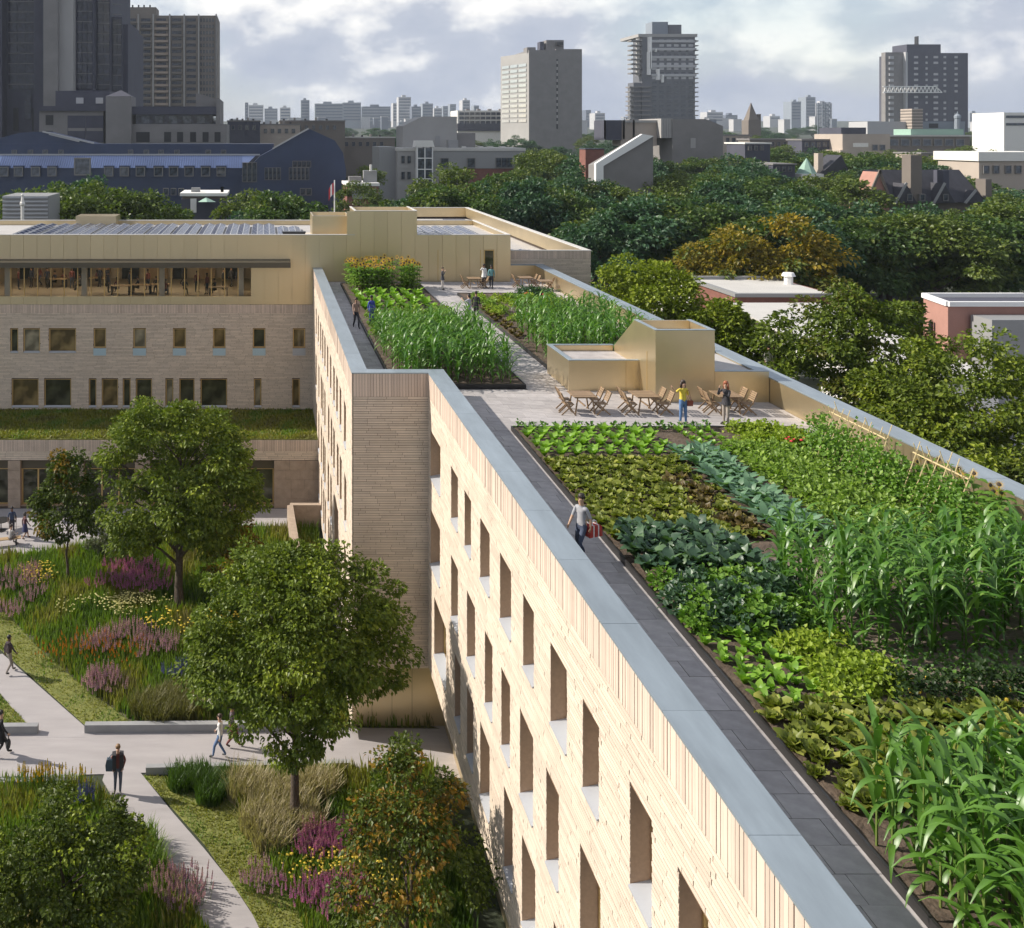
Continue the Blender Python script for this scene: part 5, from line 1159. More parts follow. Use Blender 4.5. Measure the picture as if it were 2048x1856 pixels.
block(t, 'roof_hatch', 903, 923, 280, 297, Y, 8, M['greymetal'], 5); block(t, 'rear_door', 870, 880, 272, 292, YY, .2, M['greymetal'], -.1)
for x in (930, 965, 985, 1010): block(t, 'roof_unit', x, x + 9, 293, 297, Y, 8, M['offwhite'], 5)
# slab tower
Y = 700.0
t = town('slab_tower', 'blank grey concrete slab tower with one sunlit window side', 'tower', 1025, 1166, Y, 55)
xa, xb = PX(1055, Y), PX(1164, Y)
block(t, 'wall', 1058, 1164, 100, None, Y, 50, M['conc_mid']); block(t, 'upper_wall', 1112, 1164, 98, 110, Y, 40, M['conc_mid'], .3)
mb = MB(); mb.prism([(PX(1058,Y), Y + .5), (PX(1027,Y), Y + 38), (PX(1050,Y), Y + 50), (PX(1058,Y), Y + 50)], TZ(Y) - 3, PZ(105,Y), 'z'); mb.build('sunlit_side', M['conc_light'], t)  # paler concrete than the front: sunlight on this side is in the colour
for f in range(12):
    for k in range(3):
        mb = MB(); u0, u1 = .08 + .3 * k, .34 + .3 * k; a = Vector((PX(1058,Y), Y + .5, 0)).lerp(Vector((PX(1027,Y), Y + 38, 0)), u0); b = Vector((PX(1058,Y), Y + .5, 0)).lerp(Vector((PX(1027,Y), Y + 38, 0)), u1)
        zt = PZ(126 + f * 10.2, Y); off = Vector((-.35, -.25, 0)); a, b = a + off, b + off; mb.quad((a.x,a.y,zt-2.2), (b.x,b.y,zt-2.2), (b.x,b.y,zt), (a.x,a.y,zt)); mb.build('window', M['glass_bg'], t)
block(t, 'dark_slot', 1112.5, 1116, 118, 258, Y, .4, M['dark'], -.15); block(t, 'penthouse', 1096, 1131, 79, 100, Y, 16, M['conc_mid'], 4); block(t, 'penthouse', 1084, 1092, 82, 100, Y, 12, M['conc_dark'], 5); block(t, 'penthouse', 1056, 1073, 94, 106, Y, 12, M['conc_mid'], 2); block(t, 'vent', 1114, 1127, 84, 90, Y, .4, M['dark'], 3.8)
for f in range(11): block(t, 'slot_window', 1112.8, 1115.6, 122 + f * 12, 128 + f * 12, Y, .3, M['conc_light'], -.25)
# glazed tower with white stepped corner
Y = 820.0
t = town('condo_tower', 'glazed condominium tower with a bright white stepped corner and dark balconies', 'tower', 1255, 1396, Y, 45)
M['condo'] = mat('condo_cladding', (.11,.115,.13), .6)
block(t, 'wall', 1284, 1390, 68, None, Y, 20, M['condo']); block(t, 'penthouse', 1310, 1342, 42, 68, Y, 20, M['skyline_a'], 6); block(t, 'penthouse', 1342, 1368, 48, 68, Y, 20, M['condo'], 5); block(t, 'roof_slab', 1276, 1394, 68, 74, Y, 41, M['conc_light'], -.8)
for a, b, yt, yb in ((1279,1302,74,138),(1302,1312,98,104),(1296,1318,138,160),(1312,1326,150,165),(1279,1300,104,150)): \
    MB().prism([(PX(a, Y), Y + 8), (PX(a, Y) + (PX(b, Y) - PX(a, Y)) * .85, Y - 1.6 - .05 * (a % 7)), (PX(b, Y), Y - 1.6 - .05 * (a % 7)), (PX(b, Y), Y + 8)], PZ(yb, Y), PZ(yt, Y) + .02 * (b % 5), 'z').build('white_corner', M['white'], t)
for yy in (80, 96, 112, 130, 148): block(t, 'white_band', 1302, 1392, yy, yy + 5, Y, 1, M['skyline_b'], -1.0)
for f in range(19):
    y = 76 + f * 9.3
    winrow(t, [1304 + 14.6 * k for k in range(6) if f > 3 or k != 0], 9, y + 3.2, y + 8, Y, m='skyline_b' if f < 9 and (f + 1) % 4 else 'glass_bg', off=.3, frame=False)  # upper panes are pale: light on the glass is put into their colour
    block(t, 'balcony', 1386, 1396, y + 5, y + 7, Y, 6, M['conc_mid'], -1.0)
    if f < 8: block(t, 'balcony', 1262, 1282, y + 4, y + 6.5, Y, 8, M['conc_mid'], -1)
    elif f > 9: block(t, 'balcony', 1258, 1300, y + 4, y + 6.5, Y, 8, M['conc_mid'], -1.5)
block(t, 'lower_wing', 1268, 1284, 165, None, Y, 14, M['condo'], 1)
# dark right tower with a lattice truss
Y = 900.0
t = town('dark_tower', 'dark apartment tower with rows of small bright windows and a white lattice truss across it', 'tower', 1762, 1940, Y, 45)
block(t, 'wall', 1816, 1936, 106, None, Y, 42, M['conc_dark']); block(t, 'side_wing', 1775, 1812, 104, None, Y, 9, M['conc_mid'], 3); block(t, 'white_strip', 1811, 1815, 104, None, Y, 10, M['skyline_b'], -.3); block(t, 'penthouse', 1818, 1886, 88, 106, Y, 24, M['conc_dark'], 3); block(t, 'mast', 1837.5, 1839.5, 72, 89, Y, 1.5, M['black'], 6)
for f in range(13):
    y = 112 + f * 11.4
    for x, w in ((1828,8),(1851,4),(1867,9),(1887,5),(1909,6)):
        if (f * 7 + x) % 11: winrow(t, [x], w, y, y + 4.4, Y, m='skyline_b', off=.25, frame=False)
    block(t, 'balcony', 1781, 1790, y, y + 5.5, Y, 4, M['skyline_b'], 1.6)
y0, y1 = 173, 185; mb = MB()
for yy in (y0, y1): mb.bar(P(1766, yy, Y - 4), P(1872 if yy == y0 else 1884, yy, Y - 4), .8, .8)
for k in range(14): x = 1768 + k * 7.8; mb.bar(P(x, y1, Y - 4), P(x + 3.9, y0, Y - 4), .7, .7); mb.bar(P(x + 3.9, y0, Y - 4), P(x + 7.8, y1, Y - 4), .7, .7)
mb.bar(P(1872, y0, Y - 4), P(1884, y1, Y - 4), .7, .7); mb.bar(P(1768, y1, Y - 4), P(1768, y1, Y + 2), .8, .8); kind(mb.build('lattice_truss', M['white'], t), 'stuff')
# lattice mast
Y = 520.0; t = thing('lattice_mast', 'grey steel lattice mast before the hazy far towers', 'mast', P(1648, 310, Y)); mb = MB(); h = PZ(205, Y) - PZ(310, Y)
for sx in (-2.2, 2.2):
    for sy in (-2.2, 2.2): mb.bar((sx, sy, -6), (sx * .9, sy * .9, h), .35, .35)
for k in range(12):
    za, zb = h * k / 12, h * (k + 1) / 12; mb.bar((-2.2,-2.2,za), (2.2,-2.2,zb), .22, .22); mb.bar((2.2,-2.2,za), (-2.2,-2.2,zb), .22, .22); mb.bar((-2.2,-2.2,zb), (2.2,-2.2,zb), .25, .25); mb.bar((-2.2,2.2,za), (2.2,2.2,zb), .2, .2)
kind(mb.build('lattice', M['skyline_a'], t), 'stuff')
# far skyline
rr = random.Random(8)
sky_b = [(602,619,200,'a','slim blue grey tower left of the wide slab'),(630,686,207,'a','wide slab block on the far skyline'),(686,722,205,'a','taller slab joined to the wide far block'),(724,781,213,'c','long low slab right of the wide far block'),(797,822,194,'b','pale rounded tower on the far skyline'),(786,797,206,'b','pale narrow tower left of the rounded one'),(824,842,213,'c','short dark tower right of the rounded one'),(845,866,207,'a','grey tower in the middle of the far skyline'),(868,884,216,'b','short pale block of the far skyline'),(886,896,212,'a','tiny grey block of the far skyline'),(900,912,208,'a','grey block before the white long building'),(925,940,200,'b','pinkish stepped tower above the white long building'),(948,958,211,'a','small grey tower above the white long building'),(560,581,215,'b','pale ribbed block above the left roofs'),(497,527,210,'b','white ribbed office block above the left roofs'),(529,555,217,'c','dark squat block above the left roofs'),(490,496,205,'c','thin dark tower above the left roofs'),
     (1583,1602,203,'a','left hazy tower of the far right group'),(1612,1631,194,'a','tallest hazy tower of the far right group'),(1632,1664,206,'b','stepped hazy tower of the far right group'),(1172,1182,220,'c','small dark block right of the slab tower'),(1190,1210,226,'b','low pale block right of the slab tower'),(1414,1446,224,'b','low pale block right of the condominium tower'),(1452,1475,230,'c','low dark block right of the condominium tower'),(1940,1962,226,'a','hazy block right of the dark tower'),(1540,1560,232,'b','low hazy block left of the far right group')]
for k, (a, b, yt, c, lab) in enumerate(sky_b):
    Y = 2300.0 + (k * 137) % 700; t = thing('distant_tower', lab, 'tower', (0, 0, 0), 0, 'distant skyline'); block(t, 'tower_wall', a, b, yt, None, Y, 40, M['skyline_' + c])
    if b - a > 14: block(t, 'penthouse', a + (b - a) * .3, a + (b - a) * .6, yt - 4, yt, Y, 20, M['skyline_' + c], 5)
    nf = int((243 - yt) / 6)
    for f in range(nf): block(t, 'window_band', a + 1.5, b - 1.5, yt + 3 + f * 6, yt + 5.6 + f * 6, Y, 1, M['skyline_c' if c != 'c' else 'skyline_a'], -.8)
for k in range(46):
    px = rr.uniform(440, 2040); Y = rr.uniform(1500, 2600); w = rr.uniform(8, 26); yt = rr.uniform(234, 245)
    t = thing('distant_building', 'low hazy building lost among the far trees of the horizon', 'building', (0,0,0), 0, 'low hazy buildings of the horizon'); block(t, 'wall', px, px + w, yt, None, Y, 20, M['skyline_' + 'abbc'[k % 4]]); block(t, 'roof', px - .4, px + w + .4, yt - 1.2, yt, Y, 20.5, M['skyline_b'], -.5)
# white long building, mid distance
Y = 800.0; t = town('white_office', 'long white office building with ribbon windows left of the slab tower', 'building', 915, 1026, Y, 30)
block(t, 'wall', 915, 1026, 221, None, Y, 30, M['whitewall'])
for f in range(3): winrow(t, [919 + 10.6 * k for k in range(10)], 8.4, 225 + f * 8.5, 230 + f * 8.5, Y)
block(t, 'dark_base', 915, 1026, 247, 262, Y, 2, M['conc_dark'], -1.5)
for k in range(4): block(t, 'roof_unit', 935 + k * 22, 942 + k * 22, 217.5, 221, Y, 8, M['conc_mid'], 5)
# church
Y = 700.0; t = town('church', 'small church with a pointed stone spire on the right of the skyline', 'church', 1495, 1525, Y, 16)
block(t, 'tower_wall', 1497, 1522, 240, None, Y, 10, M['conc_brown']); x0, x1 = PX(1498,Y), PX(1517,Y); z0, z1 = PZ(240,Y), PZ(204,Y); mb = MB(); mb.add([(x0,Y,z0),(x1,Y,z0),(x1,Y+8,z0),(x0,Y+8,z0),((x0+x1)/2,Y+4,z1)], [(0,1,4),(1,2,4),(2,3,4),(3,0,4)]); mb.build('spire', M['conc_brown'], t)
for x in (1517, 1521): block(t, 'pinnacle', x, x + 2.5, 228, 241, Y, 3, M['conc_brown'], 1)
# grey gabled hall, white sloping roof, brick stack
Y = 330.0; t = town('gabled_hall', 'blank grey hall with a clipped gable behind the dark trees', 'building', 1322, 1446, Y, 25)
mb = MB(); mb.prism([(PX(a,Y), PZ(b,Y)) for a, b in ((1345,330),(1345,238),(1412,238),(1446,252),(1446,330))], Y, Y + 22, 'y'); mb.build('wall', M['conc_mid'], t); block(t, 'pale_panel', 1323, 1346, 237, 276, Y, 20, M['conc_light'], .3)
for k in range(4): block(t, 'panel_seam', 1328 + k * 5, 1328.6 + k * 5, 238, 275, Y, .3, M['conc_mid'], .2)
block(t, 'door', 1381, 1391, 276, 296, Y, .2, M['conc_light'], -.1); block(t, 'dark_wing', 1216, 1250, 240, 280, Y, 14, M['conc_dark'], 3); block(t, 'frame_wall', 1250, 1323, 242, 292, Y, 12, M['beige'], 4)
for x in (1212, 1250, 1270): block(t, 'white_post', x, x + 4, 240, 278, Y, 2, M['whitewall'], 2)
block(t, 'roof_slab', 1246, 1330, 240, 245, Y, 13, M['conc_light'], 3.5)
Y = 215.0; t = town('sloped_white_hall', 'hall with a bright white sloping roof edge and white end wall among dark trees', 'building', 1185, 1310, Y, 12)
zz = lambda a, b: (PX(a, Y), PZ(b, Y)); mb = MB(); mb.prism([zz(1192,386), zz(1192,327), zz(1285,268), zz(1308,272), zz(1207,332), zz(1207,386)], Y, Y + 1.2, 'y'); mb.build('white_edge', M['white'], t)
mb = MB(); mb.prism([zz(1207,386), zz(1207,332), zz(1308,272), zz(1308,386)], Y + .5, Y + 10, 'y'); mb.build('wall', M['conc_mid'], t); block(t, 'low_roof', 1120, 1192, 381, 386, Y, 8, M['whitewall'], 1); block(t, 'low_wall', 1122, 1192, 372, 381, Y, 8, M['conc_brown'], 1.5)
Y = 235.0; t = town('brick_stack', 'square dark red brick stack left of the white sloping roof', 'chimney', 1171, 1209, Y, 4)
mb = MB(); pbox(mb, 1171, 1208, 298, 395, Y, 4.5); mb.build('stack', M['redbrick'], t); block(t, 'cap', 1170, 1209, 297, 299, Y, 4.6, M['conc_dark'], -.1)
# right cluster
Y = 430.0; t = town('beige_institute', 'beige institute with a dark rooftop storey beside the lattice mast', 'building', 1672, 1790, Y, 25)
block(t, 'wall', 1685, 1780, 268, None, Y, 22, M['beige']); block(t, 'rooftop_storey', 1685, 1735, 255, 268, Y, 18, M['conc_dark'], 1); block(t, 'annex', 1670, 1690, 300, None, Y, 10, M['beige'], -4); block(t, 'garage_door', 1706, 1736, 286, 294, Y, .5, M['whitewall'], -.2); winrow(t, [1745, 1760], 9, 290, 300, Y)
Y = 470.0; t = town('arcade_building', 'long dark arcaded building under the dark tower', 'building', 1776, 1940, Y, 20)
block(t, 'wall', 1776, 1940, 273, None, Y, 18, M['conc_brown']); winrow(t, [1780 + 22 * k for k in range(7)], 15, 279, 291, Y); block(t, 'cornice', 1774, 1942, 270, 273, Y, 19, M['offwhite'], -.6); block(t, 'blue_roof', 1830, 1936, 258, 270, Y, 16, M['copper'], 3)
Y = 560.0; t = town('white_school', 'white and blue low building with a striped brick tower below the dark tower', 'building', 1735, 1930, Y, 22)
block(t, 'wall', 1735, 1812, 243, None, Y, 18, M['skyline_b']); block(t, 'blue_wall', 1833, 1930, 243, None, Y, 18, M['skyline_a']); block(t, 'dark_window', 1858, 1876, 247, 256, Y, .5, M['dark'], -.2)
for k in range(9): block(t, 'tower_course', 1812, 1834, 218 + k * 6, 221 + k * 6, Y, 5, M['beige'], -5.1)
block(t, 'striped_tower', 1812.5, 1833.5, 219, None, Y, 5, M['conc_brown'], -5); mb = MB(); x, y, zb = P(1915, 260, Y - 6); mb.tube((x,y,zb), (x,y,zb+7), 1.6, 1.5, 8); mb.ball((x,y,zb+7.5), 1.9, 8, 5); mb.tube((x,y,zb+9), (x,y,zb+11), .5, .1, 6); mb.build('cupola', M['skyline_a'], t)
Y = 400.0; t = town('white_block', 'white stepped block with ribbon windows at the right edge of the town', 'building', 2005, 2120, Y, 20); block(t, 'wall', 2008, 2120, 225, None, Y, 18, M['whitewall']); 
for yy in (231, 246): block(t, 'ribbon_window', 2012, 2118, yy, yy + 5, Y, .5, M['glass_bg'], -.2)
Y = 230.0; t = town('white_terrace', 'pale flat roofed terrace with a curved roof at the right edge', 'building', 1955, 2120, Y, 16); block(t, 'wall', 1958, 2120, 322, None, Y, 14, M['beige']); block(t, 'roof', 1954, 2124, 304, 322, Y, 15, M['whitewall'], -.5); winrow(t, [1966, 1986, 2010, 2030], 10, 332, 346, Y)
for k, (a, b, yt, yb, Y, mm, lab) in enumerate(((1500,1640,280,300,480,'conc_brown','long brown flat roofed row left of the lattice mast'),(1604,1680,281,302,440,'conc_dark','dark columned front beside the beige institute'),(1490,1540,288,330,300,'conc_dark','dark house with a bright white roof among the trees'),(1546,1590,330,360,260,'conc_dark','pair of dark gabled houses with a copper green dome'),(1842,1866,308,330,300,'beige','tan chimney block behind the slate roofed house'),(1446,1500,272,290,520,'beige','low tan house below the church'))):
    t = town('town_house', lab, 'house', a, b, Y, 14, 'houses among the trees on the right'); block(t, 'wall', a, b, yt, None, Y, 12, M[mm]); block(t, 'roof', a - 2, b + 2, yt - 3, yt, Y, 13, M['whitewall' if k in (2,) else 'conc_mid'], -.5)
    winrow(t, [a + 6 + q * 12 for q in range(max(1, int((b - a) / 13)))], 6, yt + 4, yt + 12, Y)
Y = 262.0; t = thing('dome_house', 'small house with a copper green pointed dome among dark gables', 'house', P(1613, 350, Y)); 
MB().box(-3, 3, -3, 3, -8, .4).build('wall', M['whitewall'], t); mb = MB(); mb.tube((0,0,.4), (0,0,1.6), 2.6, 2.0, 8); mb.tube((0,0,1.6), (0,0,4.6), 2.0, .1, 8); mb.build('dome', M['copper'], t)
mb = MB(); mb.prism([(3, 0), (9, 5.5), (13, -3), (9, -8), (4, -8)], -1, 6, 'y'); mb.build('gable', M['slate'], t); MB().box(3.2, 4.6, 0, 2, -4, 6).build('chimney', M['beige'], t)
# slate roofed house with dormers
Y = 205.0; t = town('slate_house', 'large house with a steep dark slate roof, pink gable and brick chimneys', 'house', 1728, 1990, Y, 14)
xa, xb, zr, ze = PX(1755,Y), PX(1952,Y), PZ(341,Y), PZ(404,Y); mb = MB()
mb.add([(xa, Y+5, zr), (xb, Y+5, zr), (xb+1.5, Y-1, ze), (xa+2.2, Y-1, ze), (xb+1.5, Y+11, ze), (xa+2.2, Y+11, ze)], [(0,1,2,3), (0,1,4,5)]); mb.build('roof', M['slate'], t)
mb = MB(); mb.prism([(PX(1727,Y)-.0, PZ(425,Y)), (PX(1727,Y), PZ(408,Y)), (xa, zr - .3), (xa + 2.2, PZ(408,Y)), (xa + 2.2, PZ(425,Y))], Y - .5, Y + 5, 'y'); mb.build('gable_wall', M['pinkbrick'], t)
mb = MB(); mb.bar((PX(1729,Y), Y-.8, PZ(402,Y)), (xa+.1, Y-.8, zr+.1), .35, .5); mb.bar((xa-.1, Y-.8, zr+.1), (PX(1776,Y), Y-.8, PZ(402,Y)), .35, .5); mb.build('verge', M['conc_brown'], t)
winrow(t, [1743, 1751], 6.5, 379, 397, Y, off=.8); block(t, 'wall', 1776, 1985, 403, None, Y, 12, M['conc_brown'], .4)
for a in (1802, 1878, 1940):
    x0, x1 = PX(a - 22, Y), PX(a + 22, Y); mb = MB(); mb.add([(x0, Y-1.6, PZ(405,Y)), (x1, Y-1.6, PZ(405,Y)), ((x0+x1)/2, Y-1.6, PZ(366 if a < 1900 else 380,Y)), ((x0+x1)/2, Y+3, PZ(366 if a < 1900 else 380,Y)), (x0, Y+3, PZ(405,Y)), (x1, Y+3, PZ(405,Y))], [(0,1,2), (0,2,3,4), (1,5,3,2)]); mb.build('dormer', M['slate'], t)
    mb = MB(); mb.bar((x0, Y-1.8, PZ(405,Y)), ((x0+x1)/2, Y-1.8, PZ(365 if a < 1900 else 379,Y)), .2, .5); mb.build('dormer_edge', M['greymetal'], t)
winrow(t, [1805, 1830, 1876], 8, 388, 400, Y, off=1.7)
for a, y0, y1, mm in ((1816,310,405,'conc_brown'),(1880,340,380,'conc_dark'),(1965,358,395,'conc_brown')): block(t, 'chimney', a, a + (22 if a < 1850 else 12), y0, y1, Y, 2, M[mm], -.9)
# brick halls just beyond the wing, right
def hall(nm, lab, fx0, fx1, yt, Y, dep, mm, z0=0):
    t = town(nm, lab, 'building', fx0, fx1, Y, dep); return t
Y = 105.0; t = hall('brick_hall', 'low red brick hall with a pale flat roof and rooftop vent behind the tall maple', 1470, 1672, 590, Y, 24, 'redbrick')
x0, x1, zt = PX(1472,Y), PX(1690,Y), PZ(594,Y); 
MB().box(x0, x1, Y, Y+13, 0, zt).build('wall', M['redbrick'], t); MB().box(x0+.4, x1-.4, Y+.4, Y+12.6, zt, zt+.03).build('roof', M['offwhite'], t)
e = MB(); e.box(x0-.2, x1+.2, Y-.2, Y+.35, zt, zt+.4); e.box(x0-.2, x0+.35, Y+.35, Y+13, zt, zt+.4); e.box(x0+.35, x1+.2, Y+12.6, Y+13.2, zt, zt+.4); e.build('parapet', M['greymetal'], t)
mb = MB(); x, y, zb = P(1577, 572, Y+9); mb.tube((x,y,zt), (x,y,zt+1.0), .5, .5, 8); mb.tube((x,y,zt+1.0), (x,y,zt+1.4), .8, .6, 8); mb.build('roof_vent', M['white'], t)
MB().box(PX(1400,Y+20), x0-.4, Y+10, Y+22, 0, zt-.6).build('rear_wing', M['offwhite'], t)
t = thing('white_roof_shed', 'long low shed with a plain white sloping roof below the brick hall', 'shed', (0,0,0)); mb = MB()
a, b, c, d = G(1475,612,8.0), G(1600,668,8.0), (PX(1560,72), 72, 7.2), (PX(1480,72), 72, 7.2)
mb.prism([(77.6,6.4),(103.9,8.0),(103.9,8.25),(77.6,6.65)], x0-2, x0+8.5, 'x'); mb.build('roof', M['offwhite'], t); MB().box(x0-1.8, x0+8.3, 78.2, 103.8, 0, 6.3).build('wall', M['whitewall'], t)
Y = 92.0; t = hall('pink_brick_hall', 'brick hall with a sunlit pink side and a dark sunken roof at the right edge', 1845, 2130, 590, Y, 22, 'pinkbrick')
x0, x1, zt = PX(1896,Y), PX(2130,Y), PZ(612,Y); xs = PX(1847, Y + 5) 
MB().prism([(x0, Y), (x1, Y), (x1, Y+5), (xs, Y+5)], 0, zt, 'z').build('wall', M['pinkbrick'], t)
MB().prism([(x0+.3, Y+.4), (x1, Y+.4), (x1, Y+4.7), (xs+.6, Y+4.7)], zt, zt+.03, 'z').build('roof', M['conc_dark'], t)
e = MB(); e.bar((x0, Y, zt+.2), (x1, Y, zt+.2), .4, .45); e.bar((x0, Y, zt+.21), (xs, Y+5, zt+.21), .4, .45); e.bar((xs, Y+5, zt+.2), (x1, Y+5, zt+.2), .4, .46); e.build('parapet', M['white'], t)
MB().box(PX(1984,Y-3), PX(2130,Y-3), Y-3, Y-.3, 0, PZ(640,Y-3)).build('white_annex', M['greymetal'], t)
MB().box(PX(1862,Y+3)-.3, PX(1862,Y+3)-.05, Y+2.6, Y+2.9, 2, zt-2).build('drain_pipe', M['black'], t)
kind(MB().prism([(30, 40), (70, 40), (90, 100), (24, 100)], -.05, -.01).build('road', M['path']), 'structure')

# ------------------------------------------------------------------ woods: every tree an object
rr = random.Random(99)
ZONE = ((560,'right of the blue gable'),(800,'beside the apartment block'),(960,'before the apartment block'),(1060,'left of the slab tower'),(1180,'right of the slab tower'),(1300,'by the white sloping roof'),(1420,'below the clipped hall'),(1500,'left of the church spire'),(1600,'right of the church spire'),(1700,'below the lattice mast'),(1800,'left of the slate house'),(1900,'by the slate house chimneys'),(2000,'right of the slate house'),(9999,'at the right edge'))
HUE = ('teal green', 'mid green', 'blue green', 'dark green', 'fresh green', 'sea green', 'bottle green', 'olive green', 'golden')
_seen = {}
LIM = ((760, 376, 260), (1055, 372, 300), (1120, 300, 400), (1212, 388, 215), (1310, 338, 215), (1450, 312, 330), (1500, 300, 400), (1545, 330, 300), (1590, 345, 260), (1650, 372, 260), (1700, 340, 300), (1985, 412, 205), (2100, 378, 230))
def capped(px, Y, h):                    # the wood stays below the houses that look over it
    for a, yl, yd in LIM:
        if px < a: return min(h, PZ(yl + rr.uniform(0, 16), Y) - TZ(Y) + .3) if Y < yd else h
    return h
def wood(n, xr, yr, hr, kinds, w=1.0, lab='tree in the wooded streets'):
    for i in range(n):
        for q in range(14):
            Y = rr.uniform(*yr); px = xr[0] + (xr[1] - xr[0]) * (i + rr.random()) / n; x = PX(px, Y)
            if clear_of(x, Y, 0): break
        else: continue
        k = rr.choice(kinds); zn = next(b for a, b in ZONE if px < a); l_ = f'{HUE[k]} {lab} {zn}'; _seen[l_] = _seen.get(l_, 0) + 1
        if _seen[l_] > 1: l_ = ('broad ', 'tall ', 'slender ', 'small ', 'bushy ')[_seen[l_] % 5] + l_
        h_ = capped(px, Y, rr.uniform(*hr))
        if h_ < 5: continue
        fartree(x, Y, h_, k, l_, rr.uniform(.9, 1.25) * w)
wood(32, (1190, 2090), (128, 150), (14, 17), (0, 2, 3, 5, 6, 0, 7), 1.1, 'tree at the foot of the wood')
wood(32, (930, 2090), (165, 200), (14, 18), (0, 1, 2, 3, 5, 6, 4), 1.1, 'tree low in the wood')
wood(30, (960, 2090), (205, 250), (14, 18.5), (0, 1, 2, 3, 5, 6, 4), 1.1, 'tree in the middle of the wood')
wood(34, (1000, 2090), (260, 330), (15, 19), (0, 1, 3, 4, 7, 6, 2), 1.1, 'tree high in the wood')
wood(26, (960, 2090), (345, 420), (13, 17), (1, 4, 7, 0, 5), 1.1, 'tree on the far edge of the wood')
wood(44, (660, 2090), (480, 680), (12, 17), (2, 5, 1, 0), 1.2, 'hazy tree in the middle distance')
wood(52, (440, 2090), (850, 1400), (13, 19), (2, 5, 0, 2), 1.8, 'pale tree of the far green belt')
for px, Y, h, k in ((60,140,17.5,7),(130,136,19,4),(205,140,18.6,1),(275,142,17.5,7),(335,150,15.5,0),(20,155,17,0),(100,160,18,3),(180,165,18,2),(250,162,17,0),(380,145,12.5,3),(430,150,12,0),(490,140,15,2),(535,138,18,3),(585,142,17.5,0),(555,160,16.5,6),(515,155,16.5,1),(625,150,13,2),(350,135,12,3),(455,136,12,1)):
    fartree(PX(px, Y), Y, h, k, f'{HUE[k]} tree before the blue roofed college, {("far left", "left of the little white house", "beside the little white house", "under the blue gable")[min(3, int(px / 160))]}{", behind" if Y > 152 else ""}')
for px, Y, h, k in ((775,165,15,0),(820,160,15,2),(870,155,17,3),(920,153,18.5,6),(905,190,19.5,4),(960,160,17,5),(990,175,17,0),(1040,160,18,2),(1090,170,18,3),(1130,160,16.5,0),(720,215,14,1),(735,260,15,1),(1060,240,19,1),(1100,260,20,4),(1150,200,18,5),(1010,210,17,6)):
    fartree(PX(px, Y), Y, h, k, f'{HUE[k]} tree {("left of", "before", "right of")[0 if px < 760 else 1 if px < 1000 else 2]} the grey apartment block{", farther back" if Y > 180 else ""}')
for px, Y, h, w in ((1455,123,14.0,1.0),(1535,124,16.2,1.05),(1415,136,13.5,.9),(1600,140,14,.9),(1810,135,15,1.1),(1880,132,14.5,1.2)):
    fartree(PX(px, Y), Y, h, 8 if px in (1455, 1535) else 7, ('golden orange' if px in (1455, 1535) else 'yellowing olive') + ' autumn tree in the dark wood, ' + {1455: 'left one of the front three', 1535: 'largest of them', 1415: 'lowest at the left', 1600: 'right one of the front three', 1810: 'below the slate gable', 1880: 'below the slate house'}[px], w)
# ------------------------------------------------------------------ solar panels and roof plant
M['pv'] = mat('solar_cell', (.045,.06,.13), .18, .3, var=.1, vs=3); M['alu'] = mat('aluminium_frame', (.55,.56,.58), .4, .6)
def pvmesh(s):
    mb = MB(); w, d, a = .46, 1.12, .13 * s; z0, z1 = (.16, .16 + a) if a > 0 else (.16 - a, .16)
    mb.add([(0,0,z0),(w,0,z1),(w,d,z1),(0,d,z0)], [(0,1,2,3)], 0); e = .03
    for p in (((0,0,z0),(w,0,z1)), ((0,d,z0),(w,d,z1))): mb.bar(p[0], p[1], e, e, 1)
    for p in (((0,0,z0),(0,d,z0)), ((w,0,z1),(w,d,z1))): mb.bar(p[0], p[1], e, e * 1.1, 1)
    for x, z in ((.04, z0), (w - .04, z1)): mb.bar((x, .2, 0), (x, .2, z), .03, .03, 1); mb.bar((x, d - .2, 0), (x, d - .2, z), .03, .03, 1)
    return mb.mesh('solar_panel', [M['pv'], M['alu']])
PVM = [pvmesh(1), pvmesh(-1)]
def pv_array(x, y, z, nx, ny, label, grp='solar arrays on the roofs'):
    t = thing('solar_array', label, 'solar panels', (x, y, z), 0, grp)
    for i in range(nx):
        for j in range(ny): ob('solar_panel', PVM[i % 2], t, (i * .5, j * 1.2, 0))
WH = ['first', 'second', 'third', 'fourth', 'fifth', 'sixth', 'seventh', 'eighth', 'ninth', 'tenth', 'eleventh', 'twelfth']
for k in range(11): pv_array(xm(620) - (k + 1) * 2.18 - .3, 76.6, 18.27, 4, 8 if k else 6, f'block of blue solar panels on the gold roof, {WH[k]} counted from the plant box')
pv_array(PX(835, 78) + .1, 76.8, 18.27, 10, 6, 'block of blue solar panels on the roof right of the lift housing')
pv_array(20.2, 79.2, 15.78, 8, 7, 'block of solar panels on the lower east roof behind the parapet')
t = tag(MB().box(-.9, .9, -.35, .35, 0, .5).box(-.95, .95, -.4, .4, .5, .56).build('roof_unit', M['black']), 'flat black unit among the last solar panels by the plant box', 'roof unit'); t.location = (2.4, 76.2, 18.26)
t = tag(MB().box(-2.0, 2.0, -1.5, 1.5, 0, 1.0).box(-2.1, 2.1, -1.6, 1.6, 1.0, 1.08).build('air_handler', M['greymetal']), 'long grey air handling unit on the roof behind the lift housing', 'roof unit'); t.location = (17.0, 101, 15.76)
t = tag(MB().box(-1.2, 1.2, -1, 1, 0, .8).box(-1.25, 1.25, -1.05, 1.05, .8, .86).build('air_handler', M['conc_dark']), 'small dark roof unit at the corner of the east roof parapet', 'roof unit'); t.location = (22.5, 112, 15.76)

